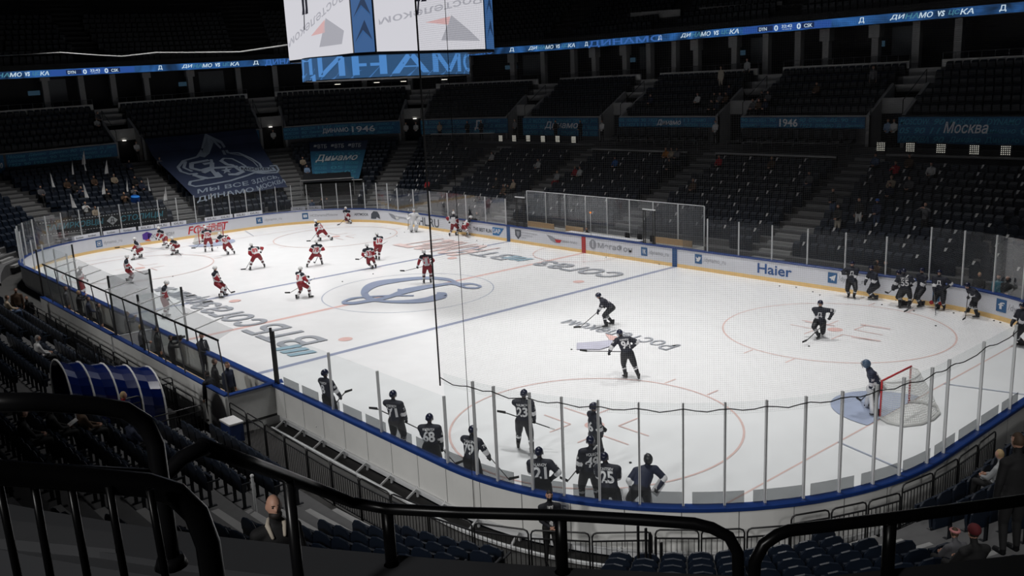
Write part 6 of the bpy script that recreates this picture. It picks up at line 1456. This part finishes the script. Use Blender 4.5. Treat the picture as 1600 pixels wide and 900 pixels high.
player('n', S(f=((810, 701), (832, 711)), hip=(818, 659), neck=(817, 626), head=(820.5, 613), phi=165, hands={'R': (836, 661)}, stick=('R', (790, 646), True), slab='stick showing left of number 23'), 'navy jersey number 23 seen from behind through the curved glass', '23', 'NAUMOV')
player('n', S(hip=(846, 757), neck=(843.8, 725), head=(841.7, 711.5), phi=175, hands={'R': (864, 746)}), 'navy jersey number 21 at the boards above the man in a black suit', '21', 'ALANOV')
player('n', S(hip=(929, 680), neck=(928, 648), head=(927.5, 635.5), phi=115, hands={'R': (941, 680)}), 'navy jersey number 86 standing beyond number 49', '86')
player('n', S(hip=(921, 736), neck=(924, 702), head=(920.5, 688), phi=-165, hands={'L': (903, 733)}, stick=('L', (887, 753), True), slab='stick of number 49 pointing to the gap between glass posts'), 'navy jersey number 49 holding the stick to the left', '49', 'VOLKOV')
player('n', S(hip=(953, 768), neck=(949, 736), head=(942, 724), phi=170, hz=.9), 'navy jersey number 25 leaning at the boards right of number 49', '25', 'ZAITSEV')
player('ng', S(hip=(1001, 767), neck=(1010, 742), head=(1013, 731), phi=-165, hz=.8, hands={'L': (990, 765), 'R': (1028, 762)}, mask=True, helmet=False), 'navy goalkeeper bending over the boards in a dark and white mask', None, 'BOCHAROV')
# pucks
pk = MB(); pk.tube([(0, 0, 0), (0, 0, .025)], .038, 14); pk.tube([(0, 0, .0), (0, 0, .0)], .038, 14, cap=False); pk_me = pk.mesh('puck', mat('puck_rubber', (.008, .008, .008), .6))
for x, y in ((985, 723), (893, 546), (1264, 541), (535, 440), (284, 467), (755, 382), (745, 376), (1218, 447), (1244, 449), (1270, 456), (1281, 461), (947, 402), (1030, 413), (1428, 486), (1378, 476), (1462, 509), (1490, 489), (1553, 501), (1563, 504), (610, 365), (634, 352), (620, 369), (632, 363), (270, 432), (327, 388), (340, 387), (1400, 469), (1361, 464), (1580, 609), (583, 428)):
    p = atz((x, y), .012); o = bpy.data.objects.new('puck', pk_me); COL.objects.link(o); o.location = (p.x, p.y, .005); tag(o, 'small black rubber puck lying on the ice', 'puck', 'pucks on the ice')
# litter toy at the boards
p = aty((1463, 458), 12.95); t = empty('toy_bag', (p.x, p.y, .02), 'blue bag with red wheels hanging at the far boards between two navy players', 'bag'); m_ = MB(); m_.box((0, 0, .55), (.3, .12, .5)); m_.build('bag_body', mat('bag_blue', (.03, .14, .3), .6), t, bevel=.04)
for q in (-.18, .2): m_ = MB(); m_.tube([(q, -.03, .22), (q, .03, .22)], .09, 14); m_.build('wheel', M_txt_red, t)

# ---------------------------------------------------------------- staff and spectators
def civ_joints(pose, v=0):
    A = Vector((0, 0, 0)); F = Vector((0, 1, 0)); L_ = Vector((-1, 0, 0)); J = dict(A=A, F=F, L=L_, TF=F, n=F, HF=F, HU=Z.copy(), foot=F)
    if pose == 'sit':
        J['hip'] = Vector((0, .02, .53)); J['neck'] = Vector((0, -.03, 1.03)); J['head'] = Vector((0, .02, 1.25))
        for k, s in (('L', -1), ('R', 1)):
            J['h'+k] = Vector((.09*s, .04, .52)); J['a'+k] = Vector((.11*s, .5, .09)); J['k'+k] = Vector((.12*s, .46, .52)); J['s'+k] = Vector((.19*s, -.03, .97)); J['w'+k] = Vector(((.06 if v else .1)*s, .32, .66 if v < 2 else .95)); J['e'+k], J['w'+k] = ik(J['s'+k], J['w'+k], .29, .26, Vector((s, -.4, -.8)))
    else:
        J['hip'] = Vector((0, 0, .93)); J['neck'] = Vector((0, -.01, 1.45)); J['head'] = Vector((0, .02, 1.67))
        for k, s in (('L', -1), ('R', 1)):
            J['h'+k] = Vector((.09*s, 0, .90)); J['a'+k] = Vector((.12*s, .02*s, .09)); J['k'+k] = Vector((.105*s, .04, .49)); J['s'+k] = Vector((.19*s, -.01, 1.38))
            w = {0: Vector((.24*s, .05, .84)), 1: Vector((.05*s, .26, 1.02)), 2: Vector((.12*s, .33, 1.5))}[v]; J['e'+k], J['w'+k] = ik(J['s'+k], w, .29, .26, Vector((s*.8, -.5, -.6)))
    return J
def cls_civ(b, t, h, c, J):
    if b == 'torso': return 1 if t < .02 else 0
    if b[:2] in ('ua', 'fa'): return 0
    if b[:2] in ('th', 'sh'): return 4 if (b[:2] == 'sh' and t > .93) else 1
    if b == 'head': return 3 if (h.z > .055 or (h.x < -.015 and h.z > -.05)) and not (h.x > .07) else 2
    return 2
CIV = {}
def civ(loc, yaw, pose, v, top, bottom, hair, lab, near_=False, extras=(), group=None):
    key = (pose, v, near_)
    if key not in CIV: J = civ_joints(pose, v); CIV[key] = (J, body_mesh(J, 'civil', .016 if near_ else .03, cls_civ, [M_navy]*5))
    J, me = CIV[key]; o = bpy.data.objects.new('person', me); COL.objects.link(o); o.location = loc; o.rotation_euler = (0, 0, yaw)
    for i, m in enumerate([mat_c(top), mat_c(bottom), M_skin, M_hairs.get(hair, M_skin) if hair != 'bald' else M_skin, M_skate]): o.material_slots[i].link = 'OBJECT'; o.material_slots[i].material = m
    tag(o, lab, 'person', group)
    for k in 'LR': fd = J['w'+k]-J['e'+k]; inst('hand', [M_skin], o, frame(J['w'+k]+fd.normalized()*.02, z=fd, y=J['L']*(1 if k == 'R' else -1)+J['F']*.2), 'hand')
    if near_:
        m = MB()
        for q in (-.03, .03): m.ball(J['head']+Vector((q, .088, .015)), (.011, .008, .008), nu=8, nv=6); m.bar(J['head']+Vector((q-.014, .095, .036)), J['head']+Vector((q+.014, .095, .036)), .006)
        m.build('eyes', M_hairs['dark'], o)
    for kind in extras:
        m = MB(); H = J['head']
        if kind == 'mask': m.ball(H+Vector((0, .055, -.055)), (.06, .055, .045)); m.build('face_mask', M_skate, o, True)
        elif kind == 'whitemask': m.ball(H+Vector((0, .055, -.055)), (.06, .055, .045)); m.build('face_mask', M_paper, o, True)
        elif kind == 'shirt': m.poly([J['neck']+Vector(q) for q in ((-.05, .12, -.0), (.05, .12, -.0), (.012, .15, -.26), (-.012, .15, -.26))]); m.bar(J['neck']+Vector((0, .135, -.02)), J['neck']+Vector((0, .158, -.25)), .03, .008, 1); m.build('shirt_front', [M_paper, M_skate], o)
        elif kind == 'lanyard':
            m.bar(J['neck']+Vector((-.06, .10, .0)), J['neck']+Vector((-.01, .155, -.36)), .018, .006); m.bar(J['neck']+Vector((.06, .10, .0)), J['neck']+Vector((.01, .155, -.36)), .018, .006); m.box(J['neck']+Vector((0, .165, -.41)), (.08, .01, .1)); m.build('lanyard', M_paper, o)
        elif kind == 'collar':
            for s in (-1, 1): m.capsule([J['neck']+Vector((s*.05, -.05, .05)), J['neck']+Vector((s*.085, .04, .03)), J['neck']+Vector((s*.06, .115, -.08))], [.02, .026, .018], 8)
            m.build('fleece_collar', mat('fleece', (.45, .40, .33), .9), o, True)
        elif kind == 'beard': m.ball(H+Vector((0, .042, -.078)), (.068, .066, .05)); m.build('beard', M_hairs['dark'], o, True)
        elif kind == 'cap': m.ball(H+Vector((0, -.005, .035)), (.1, .115, .095)); m.box(H+Vector((0, .12, .05)), (.14, .09, .012)); m.build('cap', mat_c('capblue'), o, True)
        elif kind == 'redhat': m.ball(H+Vector((0, -.012, .045)), (.095, .11, .095)); m.build('knit_hat', mat_c('darkred'), o, True)
        elif kind == 'band': m.tube([H+Vector((0, -.005, .03)), H+Vector((0, -.005, .065))], [(.1, .115)]*2, 16, ref=(1, 0, 0)); m.build('headband', mat_c('redwhite'), o, True)
        elif kind == 'camera':
            m.box(H+Vector((.05, .22, -.02)), (.14, .35, .14)); m.tube([H+Vector((.05, .38, -.02)), H+Vector((.05, .52, -.02))], .05, 10); m.build('video_camera', M_skate, o)
        elif kind == 'papers': m.quad(*[J['wL'].lerp(J['wR'], .5)+Vector(q) for q in ((-.12, .02, .02), (.12, .02, .02), (.12, .22, .12), (-.12, .22, .12))]); m.build('papers', M_paper, o)
    return o
COLS = dict(darkred=(.10, .008, .012), black=(.008, .008, .009), suit=(.006, .007, .012), navy=(.010, .016, .04), grey=(.10, .10, .11), white=(.55, .55, .55), red=(.38, .012, .02), blue=(.02, .10, .32), lblue=(.22, .32, .48), beige=(.36, .29, .21), brown=(.08, .045, .025), jeans=(.05, .08, .15), tan=(.40, .36, .30), orange=(.45, .18, .03), capblue=(.02, .09, .34), redwhite=(.5, .2, .2), lgrey=(.30, .31, .32), teal=(.03, .16, .22))
def mat_c(n): return mat('cloth_'+n+'_p', COLS[n], .8, noise=.12, scale=12)
def seat_near(px, pool, zo=.75): return min(pool, key=lambda t: (lambda q: (q[0]-px[0])**2+(q[1]-px[1])**2 if q[2] > 0 else 1e9)(project(t[2]+Vector((0, 0, zo)))))
used = set()
def sit(px, top, bottom, hair, lab, v=0, pool=None, near_=False, extras=()):
    pool = [t for t in (pool or SEATS) if (t[0], round(t[1], 2)) not in used]; t = seat_near(px, pool, .85); used.add((t[0], round(t[1], 2))); i, s, p, yaw = t
    n = rr_pt(BC, s)[1]; return civ(p-n*.12, yaw, 'sit', v, top, bottom, hair, lab, near_, extras)
def stand(px, top, bottom, hair, lab, v=0, pool=None, face=None, near_=False, extras=(), e_in=.42):
    t = seat_near(px, pool or SEATS, 1.0); i, s, p, yaw = t; n = rr_pt(BC, s)[1]; loc_ = p-n*e_in
    q = project(loc_+Vector((0, 0, 1))); return civ(loc_, yaw if face is None else face, 'stand', v, top, bottom, hair, lab, near_, extras)
def at_ground(px, z, yaw, v, top, bottom, hair, lab, near_=False, extras=(), pose='stand'):
    p = atz(px, z); return civ(p, yaw, pose, v, top, bottom, hair, lab, near_, extras)
def yaw_to(p, q): return math.atan2(-(q[0]-p[0]), q[1]-p[1])
FAR = [t for t in SEATS if rr_pt(BC, t[1])[0].y > 10 or t[2].x < -20]; NEARS = [t for t in SEATS if rr_pt(BC, t[1])[0].y < 10 and t[2].x > -20]
sit((1402, 266), 'red', 'black', 'brown', 'person in a bright red jacket with arms spread, seated below the spotlights', 2, FAR); sit((1455, 268), 'white', 'grey', 'dark', 'person in white patterned jacket seated right of the one in red', 0, FAR)
sit((1365, 246), 'jeans', 'black', 'dark', 'seated person in dull blue beside the stairs under the first square spotlight', 0, FAR); sit((1398, 288), 'beige', 'black', 'blond', 'seated person in tan clothing one row below the red jacket', 1, FAR); sit((1426, 292), 'grey', 'black', 'dark', 'seated person in dark grey below the white patterned jacket', 0, FAR); sit((1417, 250), 'brown', 'black', 'brown', 'seated person in brown in the top row behind the red jacket', 0, FAR)
sit((1390, 298), 'navy', 'black', 'brown', 'seated person in navy left of the tan clothed one', 0, FAR)
stand((1311, 335), 'black', 'tan', 'brown', 'standing person in dark jacket and light trousers behind the far glass', 1, FAR); stand((1352, 335), 'black', 'white', 'brown', 'standing person in open dark jacket with white front near the far glass', 0, FAR); stand((1372, 333), 'navy', 'jeans', 'dark', 'standing person in blue cap beside the one with the white front', 1, FAR, extras=('cap',))
stand((1445, 340), 'grey', 'black', 'dark', 'standing person in grey sleeves pointing toward the ice', 2, FAR); stand((1302, 318), 'black', 'jeans', 'brown', 'person in black coat and jeans on the stairs by the white rail gate', 1, FAR)
sit((960, 252), 'blue', 'black', 'dark', 'person in bright blue jacket seated alone in the middle far stand', 0, FAR); sit((897, 272), 'red', 'black', 'blond', 'seated person in red scarf beside one in white, far stand', 0, FAR); sit((908, 272), 'white', 'black', 'brown', 'seated person in white beside the red scarf', 1, FAR); sit((868, 275), 'lgrey', 'red', 'blond', 'person in pale grey reclining near the aisle', 0, FAR); sit((841, 258), 'white', 'grey', 'brown', 'person in white with folded hands seated below the barred spotlights', 0, FAR)
sit((773, 243), 'white', 'black', 'dark', 'hooded person in white at the top of the stairs below the barred spotlights', 0, FAR)
for k, (x, y, c, h, l) in enumerate(((779, 289, 'black', 'blond', 'light haired person in black in the huddle above the glass'), (788, 293, 'brown', 'brown', 'person in brown in the huddle above the glass'), (797, 300, 'black', 'dark', 'dark haired person in the huddle above the glass door'), (806, 299, 'beige', 'brown', 'person in beige at the end of the huddle above the glass door'))): sit((x, y), c, 'black', h, l, k % 2, FAR)
sit((670, 286), 'red', 'black', 'brown', 'person in red jacket seated low behind the black net rope', 1, FAR)
sit((1044, 242), 'orange', 'black', 'brown', 'person in orange jacket in the group below the lounge rail', 0, FAR); sit((1053, 240), 'beige', 'black', 'dark', 'person in beige scarf in the group below the lounge rail', 1, FAR); sit((1063, 242), 'grey', 'black', 'dark', 'person in grey in the group below the lounge rail', 0, FAR); sit((1045, 264), 'black', 'black', 'grey', 'person in black with pale hat below the group at the lounge rail', 0, FAR); sit((1122, 254), 'red', 'black', 'dark', 'person in dull red seated in the upper row next to the aisle', 0, FAR); sit((1209, 255), 'brown', 'black', 'blond', 'person in dark brown coat seated under the 1946 banner', 1, FAR)
sit((1083, 285), 'brown', 'black', 'blond', 'person seated at the aisle edge beside scattered papers', 0, FAR); sit((1275, 285), 'grey', 'jeans', 'brown', 'person in dark grey top beside the stairs with papers on the next seats', 0, FAR)
for x, y, c, l, z, yy in ((941, 205, 'white', 'standing person in white shirt at the doorway right of the Динамо banner', 5.45, 28.9), (1118, 208, 'white', 'standing person in white shirt at the doorway left of the 1946 banner', 5.45, 28.9), (1385, 222, 'lblue', 'person in light blue shirt standing in the doorway by the spotlights', 5.45, 29.6), (1396, 216, 'white', 'person in white standing in the doorway behind the light blue shirt', 5.45, 30.4), (806, 200, 'lgrey', 'person in pale grey inside the doorway above the barred spotlights', 5.45, 30.2), (869, 203, 'black', 'person in black in front of the white Динамо lettering', 5.45, 28.9), (907, 203, 'black', 'second person in black right of the white Динамо lettering', 5.45, 28.9), (689, 203, 'beige', 'person in beige standing left of the long white table', 5.45, 28.9), (731, 203, 'black', 'person in black standing behind the white table', 5.45, 28.9), (753, 203, 'suit', 'person in dark suit at the table end', 5.45, 28.9)):
    p, yw = at_bowl(x, 1.0 if yy < 29.5 else -.6, z); civ(p, yw, 'stand', 1, c, 'black', 'brown', l)
for k, (s, l) in enumerate(((AISLES[4][0]-.4, 'person in white shirt in the corner doorway with a lamp'), (AISLES[4][0]+.6, 'second person in white shirt at the corner doorway wall'), (AISLES[5][0], 'person in white standing in the doorway right of the huge cloth'), (AISLES[6][0]-.6, 'person in white in the doorway left of the huge cloth'))):
    p = bp(s, -.3, 5.45); n = rr_pt(BC, s)[1]; civ(p, math.atan2(n.x, -n.y), 'stand', 1, 'white', 'black', 'dark', l)
for k, (x, y, c, l) in enumerate(((488, 322, 'jeans', 'person in blue jacket, first in the dark gate under the blue cloth'), (503, 321, 'black', 'dark figure, second in the gate under the blue cloth'), (511, 321, 'grey', 'grey figure in the middle of the gate under the blue cloth'), (531, 319, 'black', 'dark figure right of the gate middle'), (540, 319, 'suit', 'suited figure at the end of the group in the gate'))):
    p = atx((x, y), -31.2-.2*(k % 2)); civ((p.x, p.y, -.3), -PI/2, 'stand', k % 2, c, 'black', 'brown', l)
sit((460, 263), 'beige', 'black', 'brown', 'person in beige seated left of the blue hanging cloth', 0, FAR); sit((474, 266), 'lblue', 'black', 'dark', 'person in light blue seated next to the blue hanging cloth', 0, FAR); sit((180, 280), 'beige', 'black', 'grey', 'broad person in pale jacket in the fan corner', 0, FAR); sit((134, 328), 'white', 'black', 'blond', 'person in white below the blue drum', 2, FAR); sit((146, 330), 'beige', 'black', 'brown', 'person in beige next to the white one below the blue drum', 0, FAR)
for k, (x, y) in enumerate(((214, 285), (225, 290), (205, 300), (105, 290), (112, 297), (128, 300), (60, 300), (150, 285), (170, 305), (198, 262), (240, 265), (190, 310))): sit((x, y), ('black', 'navy', 'grey', 'brown')[k % 4], 'black', ('dark', 'brown', 'blond')[k % 3], 'fan in dark clothes in the corner with flags, %s' % ['beside the steps', 'next to the steps above the glass', 'under the two tall flags', 'left of the first flag', 'just below the first flag', 'behind the drum', 'in the unlit part', 'between two flags', 'right of the drum', 'under the topmost flag', 'at the edge of the huge cloth', 'above the black gothic cloth'][k], k % 3, FAR)
for x, y, c, l in ((1128, 122, 'tan', 'person in long pale coat standing in the upper tier'), (1374, 118, 'grey', 'person in grey standing in the upper tier left of the dark portal'), (1176, 118, 'lgrey', 'person in striped top by the upper parapet gap')): stand((x, y), c, c if c == 'tan' else 'black', 'brown', l, 0, SEATS_U)
for x, y, c, l in ((1094, 158, 'white', 'person in white shirt seated just above the balcony rail'), (1118, 75, 'white', 'x'), (152, 187, 'grey', 'person in grey seated in the dark upper tier, left one of two'), (160, 187, 'lgrey', 'person in pale grey in the dark upper tier, beside one in grey'), (1021, 155, 'navy', 'person in navy seated above the signature banner'), (1279, 140, 'brown', 'person in brown seated in the upper tier above the 1946 banner')):
    if l != 'x': sit((x, y), c, 'black', 'brown', l, 0, SEATS_U)
for k in range(11): x = 1112+k*6.5; sit((x, 168+((k*7) % 4)), ('black', 'navy', 'grey', 'brown')[k % 4], 'black', ('dark', 'brown')[k % 2], 'one of the packed dark row of spectators above the 1946 banner', k % 2, SEATS_U) and None
for o in COL.objects:
    if o.get('label', '').startswith('one of the packed'): o['label'] = 'spectator in dark clothes in the packed row above the 1946 banner'; o['group'] = 'packed spectators above the 1946 banner'
# near stand
sit((192, 690), 'navy', 'black', 'grey', 'elderly balding man in dark jumper seated below the rounded rail corner', 1, NEARS, True); sit((125, 655), 'brown', 'black', 'blond', 'blond person in brown seated under the long rail', 0, NEARS); sit((205, 622), 'red', 'black', 'blond', 'blond person in red coat beside the blue tunnel', 1, NEARS); sit((150, 600), 'red', 'black', 'dark', 'dark haired person in red in front of the blue tunnel', 0, NEARS)
sit((66, 665), 'black', 'black', 'dark', 'person in black with pale mask and papers, under the long rail', 1, NEARS, False, ('whitemask', 'papers')); sit((30, 680), 'black', 'black', 'dark', 'large dark figure seated at the lower picture edge', 0, NEARS, True); sit((50, 550), 'white', 'black', 'grey', 'person in white jacket seated alone in the far near-side rows', 0, NEARS); sit((12, 425+50), 'beige', 'jeans', 'brown', 'person in jeans seated at the picture edge above the white jacket', 0, NEARS)
bm = atd((427, 790), 9.0); bm.z -= 1.66; civ(bm, yaw_to(bm, CAM)+.2, 'stand', 0, 'black', 'black', 'bald', 'bald bearded man in dark jacket with fleece collar on the aisle steps', True, ('collar', 'beard'))
civ(atz((862, 880), -.1), yaw_to(atz((862, 880), -.1), CAM)+.15, 'stand', 1, 'suit', 'black', 'dark', 'man in black suit with mask and white lanyard standing beneath number 21', True, ('mask', 'lanyard', 'shirt'))
civ(atz((333, 657), -.2), yaw_to((0, 0), (-1, -.45)), 'stand', 0, 'suit', 'black', 'dark', 'man in black suit and mask guarding the end of the team bench', True, ('mask', 'shirt'))
civ(Vector((atz((322, 590), .06).x, atz((322, 590), .06).y, .06)), yaw_to((0, 0), (1, .45)), 'stand', 1, 'suit', 'black', 'grey', 'grey haired coach in dark suit standing in the team bench', True, ('shirt',))
civ(Vector((10.6, -14.6, .06)), yaw_to((0, 0), (1, .5)), 'stand', 0, 'navy', 'black', 'brown', 'man in thick dark jacket at the end of the team bench', True)
for k, (x, y, c, l, ex) in enumerate(((9.9, -14.75, 'black', 'stooping person in black beside the man in thick jacket', ()), (5.6, -14.6, 'black', 'camera operator in black inside the team bench', ('camera',)), (3.9, -14.5, 'black', 'second person in black behind the camera operator in the bench', ()), (3.0, -14.8, 'grey', 'person in grey in the middle of the team bench', ()), (.2, -14.4, 'suit', 'person in dark suit just past the pale divider panel', ()), (-2.6, -14.7, 'black', 'staff member in black in the farther bench, closest to the divider', ()), (-4.4, -14.6, 'navy', 'staff member in navy in the farther bench', ()), (-6.2, -14.5, 'black', 'staff member in black in the middle of the farther bench', ()), (-7.9, -14.6, 'grey', 'staff member in grey at the end of the farther bench', ()))):
    civ((x, y, .06), yaw_to((0, 0), (.3, 1)), 'stand', (1, 2, 0)[k % 3] if not ex else 2, c, 'black', ('brown', 'dark', 'dark', 'blond')[k % 4], l, False, ex)
civ(atz((50, 517), -.3), yaw_to(atz((50, 517), -.3), CAM)-.3, 'stand', 0, 'black', 'black', 'brown', 'man in long black coat standing at the corner by the fence', False)
civ(atz((33, 505), .2), yaw_to(atz((50, 517), -.3), CAM), 'stand', 0, 'brown', 'black', 'dark', 'person in dark red behind the man in the long coat', False)
sit((1540, 845), 'black', 'black', 'dark', 'woman in black with dark red hat seated at the lower right corner', 0, NEARS, True, ('redhat',)); kid = sit((1508, 850), 'grey', 'black', 'brown', 'child with red and white headband next to the dark red hat', 1, NEARS, False, ('band',)); kid.scale = (.8, .8, .8); kid.location.z += .1
bm = atd((1592, 690), 12.0); bm.z -= 1.66; civ(bm, yaw_to((0, 0), (-1, .6)), 'stand', 0, 'black', 'black', 'brown', 'woman in black standing sideways in the end rows', True); sit((1556, 735), 'lgrey', 'black', 'blond', 'person in grey seated before the standing woman in the end rows', 0, NEARS)
for k, (x, y, c, l, ex) in enumerate(((1371, 392, 'brown', 'photographer behind the far glass above the stooping navy player', ('camera',)), (1385, 388, 'black', 'person in black beside the photographer behind the far glass', ()), (708, 316, 'black', 'person in black behind the glass above the white helmet', ()), (745, 330, 'black', 'person in black behind the glass at THE BEST RUN advert', ()), (1530, 438, 'black', 'person in black behind the corner glass under the stairs', ()), (1560, 440, 'teal', 'person in teal jacket behind the corner glass', ()), (1575, 432, 'black', 'person in black at the edge behind the corner glass', ()))):
    p = aty((x, y), 14.7); civ((p.x, p.y, -.3), PI+.3, 'stand', 1, c, 'black', ('brown', 'blond', 'dark')[k % 3], l, False, ex)
p = aty((917, 362), 15.0); civ((p.x, p.y, -.1), PI, 'sit', 0, 'black', 'black', 'brown', 'timekeeper in black seated behind the white table, next to the orange lamp')
